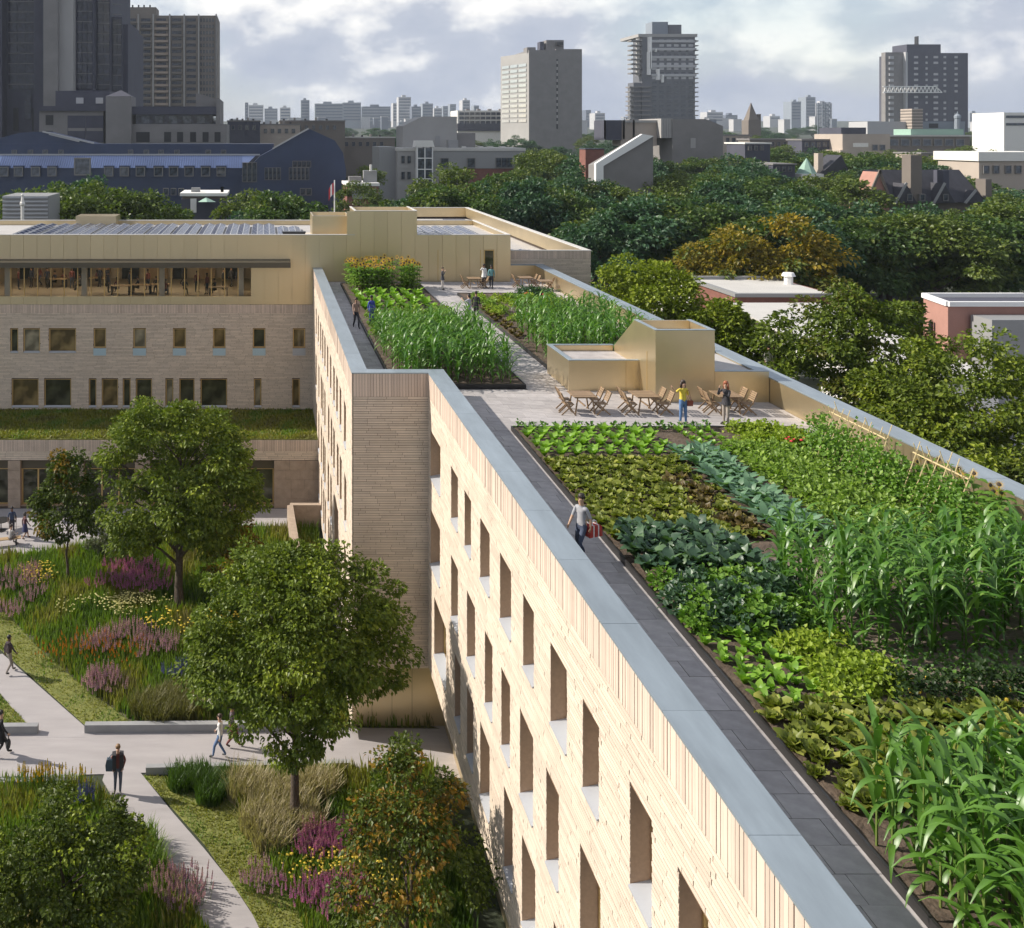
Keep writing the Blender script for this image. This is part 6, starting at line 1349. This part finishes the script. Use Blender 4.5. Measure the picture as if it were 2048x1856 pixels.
# ------------------------------------------------------------------ tables and folding chairs
def slatmesh(nm, x, y, z): return MB().box(-x/2, x/2, -y/2, y/2, -z/2, z/2).mesh(nm, M['wood'])
S_SEAT, S_BACK, S_TOP = slatmesh('slat', .055, .44, .02), slatmesh('back_slat', .018, .42, .06), slatmesh('table_slat', .98, .10, .025)
def legmesh(a, b, w=.045, h=.028): return MB().bar(a, b, w, h).mesh('leg', M['wood'])
CH_BACK = [MB().bar((.30, s * .22, 0), (-.12, s * .22, .52), .026, .05).bar((-.12, s * .22, .515), (-.30, s * .22, .92), .026, .05).mesh('back_leg', M['wood']) for s in (-1, 1)]
CH_FR = [legmesh((-.28, s * .185, 0), (.20, s * .185, .45), .026, .05) for s in (-1, 1)]
def chair(x, y, rz, label, grp, z=ZD):
    t = thing('folding_chair', label, 'chair', (x, y, z), rz, grp)
    for m_ in CH_BACK: ob('back_leg', m_, t)
    for m_ in CH_FR: ob('leg', m_, t)
    for i in range(6): ob('seat_slat', S_SEAT, t, (-.13 + i * .068, 0, .455))
    for i in range(5): zz = .60 + i * .075; ob('back_slat', S_BACK, t, (-.12 - (zz - .515) * .444, 0, zz), (0, -.42, 0))
    return t
TL = [legmesh((sx * .40, sy * .40, 0), (sx * .30, sy * .40, .72), .05, .05) for sx in (-1, 1) for sy in (-1, 1)]
TB = MB().bar((-.42, -.40, .69), (.42, -.40, .69), .03, .05).bar((-.42, .40, .69), (.42, .40, .69), .03, .05).mesh('apron', M['wood']); TBR = MB().bar((0, -.39, .35), (0, .39, .35), .05, .05).mesh('stretcher', M['wood'])
def table(x, y, label, grp, z=ZD, rz=0):
    t = thing('slat_table', label, 'table', (x, y, z), rz, grp)
    for i in range(9): ob('table_slat', S_TOP, t, (0, -.44 + i * .11, .735))
    for m_ in TL: ob('leg', m_, t)
    ob('apron', TB, t); ob('stretcher', TBR, t)
def dining(x, y, lab, n4=True, z=ZD):
    table(x, y, 'square slatted teak table ' + lab, 'teak tables on the roof', z)
    for sx, sy, w in ((-1, .28, 'far left'), (-1, -.34, 'near left'), (1, .28, 'far right'), (1, -.34, 'near right')):
        chair(x + sx * (.66 + .07 * (sy < 0)), y + sy, 0 if sx < 0 else math.pi, f'teak folding chair, {w} of the table {lab}', 'teak folding chairs on the roof', z)
dining(13.25, 39.6, 'nearest the low gold block'); dining(15.85, 39.6, 'in front of the stair pavilion'); dining(19.25, 39.6, 'beside the right parapet')
dining(15.9, 71.9, 'left of the group by the far door'); dining(19.9, 72.3, 'in the far corner of the roof'); table(20.9, 70.6, 'square slatted teak table alone before the far corner set', 'teak tables on the roof')
chair(21.4, 71.0, 2.6, 'slatted teak folding chair alone by the lone far table', 'teak folding chairs on the roof')

# ------------------------------------------------------------------ people
_mc = {}
def cm(col, r=.8):
    k = tuple(round(c, 3) for c in col)
    if k not in _mc: _mc[k] = mat('cloth', col, r, var=.12, vs=9)
    return _mc[k]
SKIN = [(.50,.31,.22), (.30,.17,.11), (.12,.065,.04), (.42,.26,.17)]
def body_mesh(pose, mats):
    """one continuous figure (skin modifier on a jointed skeleton); local -Y is forward, 1.75 m tall"""
    V = []; E = []; RAD = []; T = []
    def v(p, r): V.append(Vector(p)); RAD.append(r if hasattr(r, '__len__') else (r, r)); return len(V) - 1
    def e(a, b, t): E.append((a, b)); T.append(t)
    hz = pose.get('hip', .93); lean = pose.get('lean', 0.0); dz = hz - .93
    pel = v((0, 0, hz), (.145, .105)); sp = v((0, -lean * .3, 1.10 + dz), (.125, .095)); ch = v((0, -lean * .7, 1.31 + dz), (.150, .105)); nk = v((0, -lean, 1.465 + dz), (.055, .055)); hb = v((0, -lean - .02, 1.55 + dz), (.068, .075)); hd = v((0, -lean - .025, 1.66 + dz), (.078, .095))
    e(pel, sp, 'top'); e(sp, ch, 'top'); e(ch, nk, 'top'); e(nk, hb, 'skin'); e(hb, hd, 'skin')
    hands = []
    for s, k in ((-1, 'armR'), (1, 'armL')):
        a = pose.get(k, ((.06, .02, -.28), (.07, -.05, -.52)))
        sh = v((s * .165, -lean * .9, 1.40 + dz), (.058, .058)); el = v((V[sh].x + s * a[0][0], V[sh].y + a[0][1], V[sh].z + a[0][2]), .042); wr = v((V[sh].x + s * a[1][0], V[sh].y + a[1][1], V[sh].z + a[1][2]), (.03, .03))
        d = (V[wr] - V[el]).normalized(); pm = v(V[wr] + d * .085, (.036, .022))
        e(ch, sh, 'top'); e(sh, el, 'top'); e(el, wr, pose.get('sleeve', 'top')); e(wr, pm, 'skin'); hands.append((V[pm], d, s))
    for s, k in ((-1, 'legR'), (1, 'legL')):
        g_ = pose.get(k, (0.0, 0.0, .10))     # knee forward, ankle forward, foot side spacing
        hp = v((s * .085, 0, hz - .06), (.095, .10)); kn = v((s * .095, -g_[0], pose.get('knee', .50) if len(g_) < 4 else g_[3]), (.062, .066)); an = v((s * g_[2], -g_[1], .095 if len(g_) < 5 else g_[4]), (.042, .045)); to = v((s * (g_[2] + .03), -g_[1] - .17, .04 if len(g_) < 5 else g_[4] - .05), (.042, .032))
        e(pel, hp, 'leg'); e(hp, kn, 'leg'); e(kn, an, pose.get('shin', 'leg')); e(an, to, 'shoe')
    me = bpy.data.meshes.new('skeleton'); me.from_pydata(V, E, []); o = bpy.data.objects.new('skeleton', me); COL.objects.link(o)
    sk = o.modifiers.new('skin', 'SKIN'); sk.use_smooth_shade = True; sb = o.modifiers.new('sub', 'SUBSURF'); sb.levels = 2
    for i, r in enumerate(RAD): me.skin_vertices[0].data[i].radius = r
    me.skin_vertices[0].data[0].use_root = True
    bpy.context.view_layer.update(); dg = bpy.context.evaluated_depsgraph_get(); b = bpy.data.meshes.new_from_object(o.evaluated_get(dg)); bpy.data.objects.remove(o); bpy.data.meshes.remove(me)
    b.name = 'body'; b.materials.clear()
    for m_ in mats: b.materials.append(m_)
    idx = {'skin': 0, 'top': 1, 'leg': 2, 'shoe': 3}
    A = np.array([V[a] for a, _ in E]); B = np.array([V[c] for _, c in E]); n = len(b.polygons); c = np.empty(n * 3); b.polygons.foreach_get('center', c); c = c.reshape(-1, 3)
    AB = B - A; t = np.clip(((c[:, None] - A) * AB).sum(-1) / (AB * AB).sum(-1), 0, 1); dist = np.linalg.norm(c[:, None] - (A + t[..., None] * AB), axis=-1)
    near = dist.argmin(1); mi = np.array([idx[T[k]] for k in near])
    mi[(c[:, 2] < hz - .02) & (mi == 1) & (np.abs(c[:, 0]) < .2) & (c[:, 2] > hz - .2)] = 2
    mi[(c[:, 2] > 1.455 + dz) & (np.abs(c[:, 0]) < .09)] = 0
    b.polygons.foreach_set('material_index', mi.astype(np.int32))
    # five fingers on each hand, nose, ears, eyes - welded into the same figure's mesh
    x = MB()
    for p, d, s in hands:
        side = d.cross(Vector((1, 0, 0))); side = side.normalized() if side.length > .1 else Vector((0, 1, 0)); nrm = side.cross(d)
        for q in range(4):
            f0 = p - d * .015 + side * (.030 - .019 * q); L_ = (.06, .07, .065, .05)[q]; f1 = f0 + d * L_ * .55; f2 = f1 + d * L_ * .4 - nrm * s * .018
            x.tube(f0, f1, .0085, .0078, 5, 0); x.tube(f1, f2, .0078, .006, 5, 0)
        f0 = p - d * .05 + side * .03; x.tube(f0, f0 + side * .03 + d * .03, .010, .008, 5, 0); x.tube(f0 + side * .03 + d * .03, f0 + side * .035 + d * .06, .008, .006, 5, 0)
    hx = V[hd]; x.add([(hx.x-.015, hx.y-.088, hx.z-.035), (hx.x+.015, hx.y-.088, hx.z-.035), (hx.x, hx.y-.122, hx.z-.03), (hx.x, hx.y-.09, hx.z+.015)], [(0,1,2),(0,2,3),(1,3,2)], 0)
    for s in (-1, 1): x.ball((hx.x + s*.079, hx.y+.005, hx.z-.01), .024, 6, 4, 0, (.4,.8,1.2)); x.ball((hx.x + s*.032, hx.y-.086, hx.z+.012), .012, 6, 4, 4)
    x.box(hx.x-.024, hx.x+.024, hx.y-.094, hx.y-.084, hx.z-.072, hx.z-.062, 5)
    bm = bmesh.new(); bm.from_mesh(b); tmp = x.mesh('tmp', mats[:1]); nb = len(bm.faces); bm.from_mesh(tmp); bm.faces.ensure_lookup_table()
    for i, mi_ in enumerate(x.m): bm.faces[nb + i].material_index = mi_
    bm.to_mesh(b); bm.free(); bpy.data.meshes.remove(tmp)
    return b, V[hd], V
M['eye'] = mat('eye_dark', (.02,.015,.012), .3); M['lip'] = mat('lip', (.35,.13,.11), .6)
def person(label, x, y, z, rz, h, pose, top, leg, shoe=(.03,.03,.03), skin=0, hair=(.03,.02,.015), hairlen=0, coat=None, group=None):
    s = cm(SKIN[skin], .55); mats = [s, cm(top), cm(leg), cm(shoe, .5), M['eye'], M['lip']]
    t = thing('person', label, 'person', (x, y, z), rz, group); t.scale = [h / 1.75] * 3
    b, hd, V = body_mesh(pose, mats); ob('body', b, t)
    hm = MB(); hm.ball((hd.x, hd.y + .022, hd.z + .028), .107, 12, 8, 0, (.90, .98, .94))
    hm.v = [(q[0], q[1] if not (q[1] < hd.y - .055 and q[2] < hd.z + .045) else hd.y - .055, q[2] if q[1] > hd.y + .0 else max(q[2], hd.z + .01)) for q in hm.v]
    if hairlen:
        n0 = 7
        for i in range(n0):
            a = math.pi * (i / (n0 - 1)); dx, dy = .085 * math.cos(a), .085 * math.sin(a) * .9 + .01
            hm.tube((hd.x + dx, hd.y + dy, hd.z + .03), (hd.x + dx * 1.15, hd.y + dy * 1.05 + .02, hd.z - hairlen * .6), .032, .030, 6); hm.tube((hd.x + dx * 1.15, hd.y + dy * 1.05 + .02, hd.z - hairlen * .6), (hd.x + dx * .9, hd.y + dy + .03, hd.z - hairlen), .030, .012, 6)
    ob('hair', hm.mesh('hair', cm(hair, .5), True), t)
    if coat:
        c_ = MB(); hz = pose.get('hip', .93); n = 12
        for k, (zz, rx, ry) in enumerate(((hz + .12, .155, .115), (hz, .175, .135), (hz - coat[1], .185 + coat[2], .15 + coat[2]))):
            c_.v += [(rx * math.cos(6.283 * i / n), ry * math.sin(6.283 * i / n), zz) for i in range(n)]
        for k in range(2):
            for i in range(n): c_.f.append([k*n+i, k*n+(i+1) % n, (k+1)*n+(i+1) % n, (k+1)*n+i]); c_.m.append(0)
        ob('coat_skirt', c_.mesh('coat_skirt', cm(coat[0]), True), t)
    return t
walk = dict(legL=(.20, .26, .09), legR=(.06, -.22, .09, .50, .13), armL=((.05, .10, -.26), (.06, .08, -.50)), armR=((.05, -.10, -.26), (.05, -.24, -.46)))
stand = dict(legL=(.03, .03, .11), legR=(.0, -.02, .11))
sit = dict(hip=.50, legL=(.42, .40, .12, .47), legR=(.40, .38, .12, .47), armL=((.06, -.14, -.24), (.0, -.36, -.30)), armR=((.06, -.14, -.24), (.0, -.36, -.30)), lean=.06)
def at_deck(px, py): return G(px, py, ZD)
# on the roof
x, y, _ = at_deck(1366, 848)
person('woman in a yellow top and blue jeans waving one raised hand on the roof terrace', x, y, ZD, .25, 1.74, dict(stand, sleeve='skin', armR=((.22, -.06, -.10), (.42, -.14, .12)), armL=((.10, .03, -.26), (.16, -.08, -.46))), (.62,.48,.06), (.09,.17,.33), (.25,.2,.15), 0, (.04,.025,.02), .30)
bg_ = MB(); bg_.prism([(-.15,-.14), (.15,-.14), (.17,.12), (-.13,.12)], -.05, .05, 'y'); bg_.bar((-.08,0,.12), (-.24,.02,.60), .03, .015); bg_.bar((-.24,.02,.6), (-.05,.03,.62), .03, .015); bg_.bar((.1,0,.12), (-.05,.03,.62), .03, .015)
o = tag(bg_.build('shoulder_bag', cm((.22,.06,.04))), 'dark red shoulder bag hanging at the side of the woman in yellow', 'bag'); o.location = (x + .25, y - .06, ZD + .85); o.scale = (.72, .72, .8)
x, y, _ = at_deck(1452, 850)
person('woman with long red hair in a black jacket drinking beside the parapet tables', x, y, ZD, -1.05, 1.73, dict(stand, armR=((.06, -.20, -.20), (-.06, -.26, .12)), armL=((.06, -.16, -.22), (-.06, -.30, -.10))), (.03,.028,.035), (.30,.26,.23), (.05,.04,.04), 0, (.28,.085,.035), .36, ((.03,.028,.035), .10, .02))
x, y, _ = at_deck(1163, 1118)
person('young man in a grey tee shirt walking between parapet and beds with a red bag', x, y, ZD, -1.0, 1.76, dict(walk, sleeve='skin'), (.30,.30,.32), (.05,.065,.11), (.03,.03,.03), 3, (.025,.017,.013))
bx_ = MB(); bx_.prism([(-.22,-.15), (.22,-.15), (.20,.12), (.14,.16), (-.14,.16), (-.20,.12)], -.11, .11, 'y', 0)
for xx in (-.08, .08): bx_.box(xx - .018, xx + .018, -.113, .113, -.153, .163, 1)
for yy in (-.06, .06): bx_.bar((-.08, yy, .16), (-.06, yy * .4, .26), .02, .014, 1); bx_.bar((-.06, yy * .4, .26), (.06, yy * .4, .26), .02, .014, 1); bx_.bar((.06, yy * .4, .26), (.08, yy, .16), .02, .014, 1)
o = tag(bx_.build('sports_bag', [cm((.38,.04,.03)), cm((.62,.60,.58))]), 'red sports bag with pale straps carried by the man in the grey tee shirt', 'bag'); o.location = (x + .33, y + .02, ZD + .78); o.rotation_euler = (0, 0, .4)
x, y, _ = at_deck(885, 580); person('woman in a dark short coat and pale tights standing before the far gold wall', x, y, ZD, 1.2, 1.72, dict(stand, armR=((.05, -.14, -.22), (-.04, -.22, .05))), (.05,.05,.06), (.55,.50,.46), (.04,.03,.03), 0, (.10,.07,.04), 0, ((.05,.05,.06), .16, .02))
x, y, _ = at_deck(938, 643); person('woman in a grey top, bare arm raised, facing the tall companion on the deck path', x, y, ZD, -2.2, 1.70, dict(stand, sleeve='skin', armL=((.06, -.22, -.14), (-.02, -.40, .02))), (.34,.35,.40), (.22,.24,.30), (.05,.05,.05), 0, (.03,.02,.02), .12, ((.34,.35,.40), .05, .0))
x2, y2, _ = at_deck(949, 641); person('tall person all in black close beside the woman in grey on the deck path', x2 + .12, y2 + .1, ZD, 2.6, 1.80, dict(stand), (.02,.02,.024), (.018,.018,.022), (.015,.015,.015), 1, (.02,.015,.012))
x, y, _ = at_deck(712, 656); person('man in a brown patterned jacket walking down the left edge of the far roof', x, y, ZD, .2, 1.80, walk, (.26,.17,.13), (.02,.02,.03), (.02,.02,.02), 1, (.05,.02,.015))
x, y, _ = at_deck(743, 655); person('man in a royal blue jacket half hidden by the far corn', x, y, ZD + .12, .5, 1.80, stand, (.035,.055,.30), (.03,.04,.20), (.02,.02,.02), 2, (.012,.010,.010))
x, y, _ = at_deck(968, 575); person('person in a loose white shirt lifting one hand by the far glass door', x, y, ZD, .4, 1.78, dict(stand, armR=((.18, -.05, -.08), (.10, -.20, .14))), (.68,.68,.68), (.03,.03,.04), (.03,.03,.03), 2, (.015,.012,.01), 0, ((.68,.68,.68), .14, .02))
x, y, _ = at_deck(980, 577); person('person in a teal jacket and black trousers beside the white shirt at the far door', x + .1, y, ZD, -.3, 1.76, walk, (.10,.24,.25), (.02,.02,.025), (.02,.02,.02), 2, (.015,.012,.01))
# in the courtyard
x, y, _ = G(236, 1586); PL = person('young man in an open dark jacket over a red plaid shirt on the curved path', x, y, .02, .12, 1.92, dict(stand, legL=(.05, .07, .08), armL=((.10, .05, -.25), (.02, -.08, -.44)), armR=((.10, .05, -.25), (.04, -.06, -.46))), (.16,.045,.035), (.07,.085,.12), (.02,.02,.02), 0, (.20,.12,.06))
jk = MB(); 
for s in (-1, 1): jk.prism([(s*.06,-.15), (s*.20,-.12), (s*.21,.10), (s*.07,.14)], .88, 1.46, 'z')
jk.build('open_jacket', cm((.03,.03,.035)), PL)
bp = MB(); bp.prism([(-.15,-.24), (.13,-.24), (.17,.0), (.12,.22), (-.12,.22), (-.17,0)], -.09, .09, 'y'); bp.bar((-.08,-.02,.22), (.10,-.02,.42), .05, .02); o = tag(bp.build('backpack', cm((.05,.075,.10))), 'slate blue backpack slung at the left of the man in plaid', 'bag'); o.location = (x - .32, y - .05, 1.20)
x, y, _ = G(2, 1512); person('person in a long black coat with a round dark bag at the left edge', x, y, .012, 1.9, 1.92, walk, (.015,.015,.018), (.015,.015,.018), (.01,.01,.01), 0, (.02,.015,.012), 0, ((.015,.015,.018), .35, .03))
o = tag(MB().ball((0,0,0), .2, 10, 7, 0, (.5,1,1.1)).bar((0,-.1,.18), (0,0,.4), .02, .02).bar((0,.1,.18), (0,0,.4), .02, .02).build('handbag', cm((.02,.02,.022))), 'round black handbag carried by the person in the long black coat', 'bag'); o.location = (x + .35, y - .15, .60)
x, y, _ = G(18, 1348); person('person with a dark rucksack and ochre sleeve walking up the diagonal path', x, y, .02, 2.4, 1.88, walk, (.05,.04,.05), (.22,.19,.17), (.02,.02,.02), 2, (.012,.010,.010))
o = tag(MB().prism([(-.15,-.22), (.15,-.22), (.16,.1), (.08,.24), (-.08,.24), (-.16,.1)], -.1, .1, 'y').bar((.1,-.08,.15),(.1,-.2,.0),.04,.02).build('rucksack', cm((.04,.025,.03))), 'small dark rucksack on the walker of the diagonal path', 'bag'); o.location = (x + .02, y - .22, 1.42); o.rotation_euler = (0, 0, -.6)
x, y, _ = G(440, 1516); person('person in a white top and blue jeans striding under the broad maple', x, y, .012, -1.9, 1.85, walk, (.62,.60,.58), (.09,.15,.28), (.03,.03,.03), 0, (.05,.03,.02))
x, y, _ = G(464, 1494); person('person in dark red trousers walking just behind the one in blue jeans', x, y, .012, 1.4, 1.85, walk, (.10,.08,.09), (.14,.03,.025), (.06,.03,.02), 1, (.03,.02,.02))
x, y, _ = G(24, 1070); person('man in a navy tee shirt standing on the plaza by the left edge', x, y, .012, .3, 1.86, dict(stand, sleeve='skin'), (.035,.055,.11), (.03,.025,.035), (.02,.02,.02), 2, (.012,.010,.010))
x, y, _ = G(50, 1079); person('woman in a navy skirt and maroon top walking left of the slim tree', x, y, .012, 2.2, 1.76, dict(walk, shin='skin'), (.10,.04,.045), (.025,.03,.09), (.03,.02,.02), 1, (.02,.015,.012), .1, ((.025,.03,.09), .40, .04))
x, y, _ = G(22, 1092); b_ = thing('park_bench', 'pale timber bench at the edge of the plaza under the seated person', 'bench', (x - .6, y, .012), .28)
for k in range(4): MB().box(-1.4, 1.2, -.2 + k * .11, -.11 + k * .11, .40, .45).build('slat', M['wood_int'], b_)
for xx in (-1.1, .9): MB().box(xx - .05, xx + .05, -.2, .23, 0, .40).build('leg', M['black'], b_)
person('person in a pale grey jumper seated on the timber bench with the back to us', x - .05, y, .0, 2.6, 1.80, sit, (.40,.37,.36), (.12,.10,.09), (.05,.05,.05), 0, (.05,.03,.02))
for k, (px, py) in enumerate(((2, 1062), (-70, 1050), (112, 1040), (165, 1062))):
    x, y, _ = G(px, py); t = thing('cafe_table', ('round dark cafe table beside the man in navy', 'round dark cafe table just outside the left edge', 'round dark cafe table behind the slim tree', 'round dark cafe table between the two trees')[k], 'table', (x, y, .012), 0, 'cafe tables on the plaza')
    MB().tube((0,0,.70), (0,0,.74), .55, .55, 20).build('table_top', M['steel_edge'], t); MB().tube((0,0,.03), (0,0,.70), .035, .035, 8).build('column', M['black'], t); MB().tube((0,0,0), (0,0,.03), .28, .28, 16).build('base', M['black'], t)
    for a in (.6, 2.6):
        c_ = thing('cafe_chair', 'black wire cafe chair drawn up to a round table on the plaza', 'chair', (x + .8 * math.cos(a), y + .8 * math.sin(a), .012), a, 'cafe chairs on the plaza'); MB().box(-.2,.2,-.2,.2,.43,.46).build('seat', M['black'], c_)
        for sx in (-.18, .18):
            for sy in (-.18, .18): MB().bar((sx, sy, 0), (sx, sy, .43), .025, .025).build('leg', M['black'], c_)
        MB().box(.18,.21,-.2,.2,.6,.85).bar((.195,-.18,.45),(.195,-.18,.62),.02,.02).bar((.195,.18,.45),(.195,.18,.62),.02,.02).build('backrest', M['black'], c_)
# people on the street beyond the parapet, hidden but for heads and shoulders
for k, (px, py, Y, top, lab, hgt) in enumerate(((1537, 692, 62, (.62,.60,.56), 'person in pale clothes in the street gap beyond the parapet', 1.9), (1528, 686, 64, (.03,.03,.035), 'dark clad person behind the pale one in the street gap', 1.9), (1548, 704, 62.5, (.05,.045,.05), 'person in black leaning forward right of the pale one', 1.85))):
    z_ = PZ(py, Y) - hgt; t = thing('roof_podium', 'pale low roof strip under the street visitors', 'roof', (0,0,0)) if k == 0 else t
    if k == 0: MB().box(PX(px, Y) - 2.5, PX(px, Y) + 3.0, Y - 1, Y + 6, z_ - .4, z_).build('podium_roof', M['offwhite'], t); MB().box(PX(px, Y) - 2.4, PX(px, Y) + 2.9, Y - .9, Y + 5.9, 0, z_ - .4).build('podium_wall', M['whitewall'], t); zk = z_
    person(lab, PX(px, Y), Y, zk, .4 * k, hgt, stand, top, (.10,.09,.09) if k else (.5,.48,.45), (.03,.03,.03), 1, (.02,.015,.012))
# cafe guests behind the glazing: a few figures, meshes shared
rr = random.Random(17); protos = {}
for nm_, pose in (('s', sit), ('t', stand), ('w', walk)):
    for k, (tp, lg) in enumerate((((.03,.035,.06),(.03,.03,.03)), ((.16,.05,.045),(.04,.05,.08)), ((.06,.06,.065),(.05,.045,.04)))):
        protos[nm_, k] = body_mesh(pose, [cm(SKIN[1 + k % 2], .55), cm(tp), cm(lg), cm((.03,.03,.03), .5), M['eye'], M['lip']])[0]
hairm = MB().ball((0, .0, 0), .105, 10, 7, 0, (.9, 1, .9)).mesh('hair', cm((.02,.015,.012), .5), True)
ws = ['by the left end', 'under the left column', 'near the first column', 'in the middle bay', 'by the centre mullions', 'left of the third column', 'right of the third column', 'near the right end']
gx = -20.6; k = 0
while gx < xg - 1:
    y = rr.uniform(76.6, 82.5); nm_ = rr.choice('sstw'); q = rr.randrange(3); w_ = ws[min(7, int((gx + 20.8) / 2.5))]; k += 1
    t = thing('person', f'cafe guest in {("navy", "maroon", "charcoal")[q]} {"seated at a table" if nm_ == "s" else "standing" if nm_ == "t" else "walking"} behind the glazing {w_}', 'person', (gx, y, 13.6), rr.uniform(0, 6.28), 'guests in the glazed cafe')
    ob('body', protos[nm_, q], t); ob('hair', hairm, t, (0, -.02 if nm_ != 's' else -.08, (1.69 if nm_ != 's' else 1.26)))
    if nm_ == 's' and k % 2:
        tb = thing('cafe_table', f'oak cafe table behind the glazing {w_}', 'table', (gx + .3, y - .5, 13.6), 0, 'tables in the glazed cafe'); MB().box(-.8,.8,-.4,.4,.71,.75).build('table_top', M['wood_int'], tb)
        for sx in (-.7, .7): MB().box(sx-.03, sx+.03, -.35, .35, 0, .71).build('leg', M['black'], tb)
    gx += rr.uniform(.45, .95)
# ------------------------------------------------------------------ haze
hz_ = MB(); hz_.box(-1500, 3200, -70, 3400, -2.0, 126); hm_ = bpy.data.materials.new('haze'); hm_.use_nodes = True; t_ = hm_.node_tree; t_.nodes.clear()
oo = N(t_, 'ShaderNodeOutputMaterial'); pv_ = N(t_, 'ShaderNodeVolumePrincipled'); pv_.inputs['Color'].default_value = (.80, .88, 1.0, 1); pv_.inputs['Density'].default_value = HAZE if 'HAZE' in globals() else .00042; pv_.inputs['Anisotropy'].default_value = .2
L(t_, pv_.outputs[0], oo.inputs['Volume']); hb_ = hz_.build('haze', hm_); kind(hb_, 'stuff')
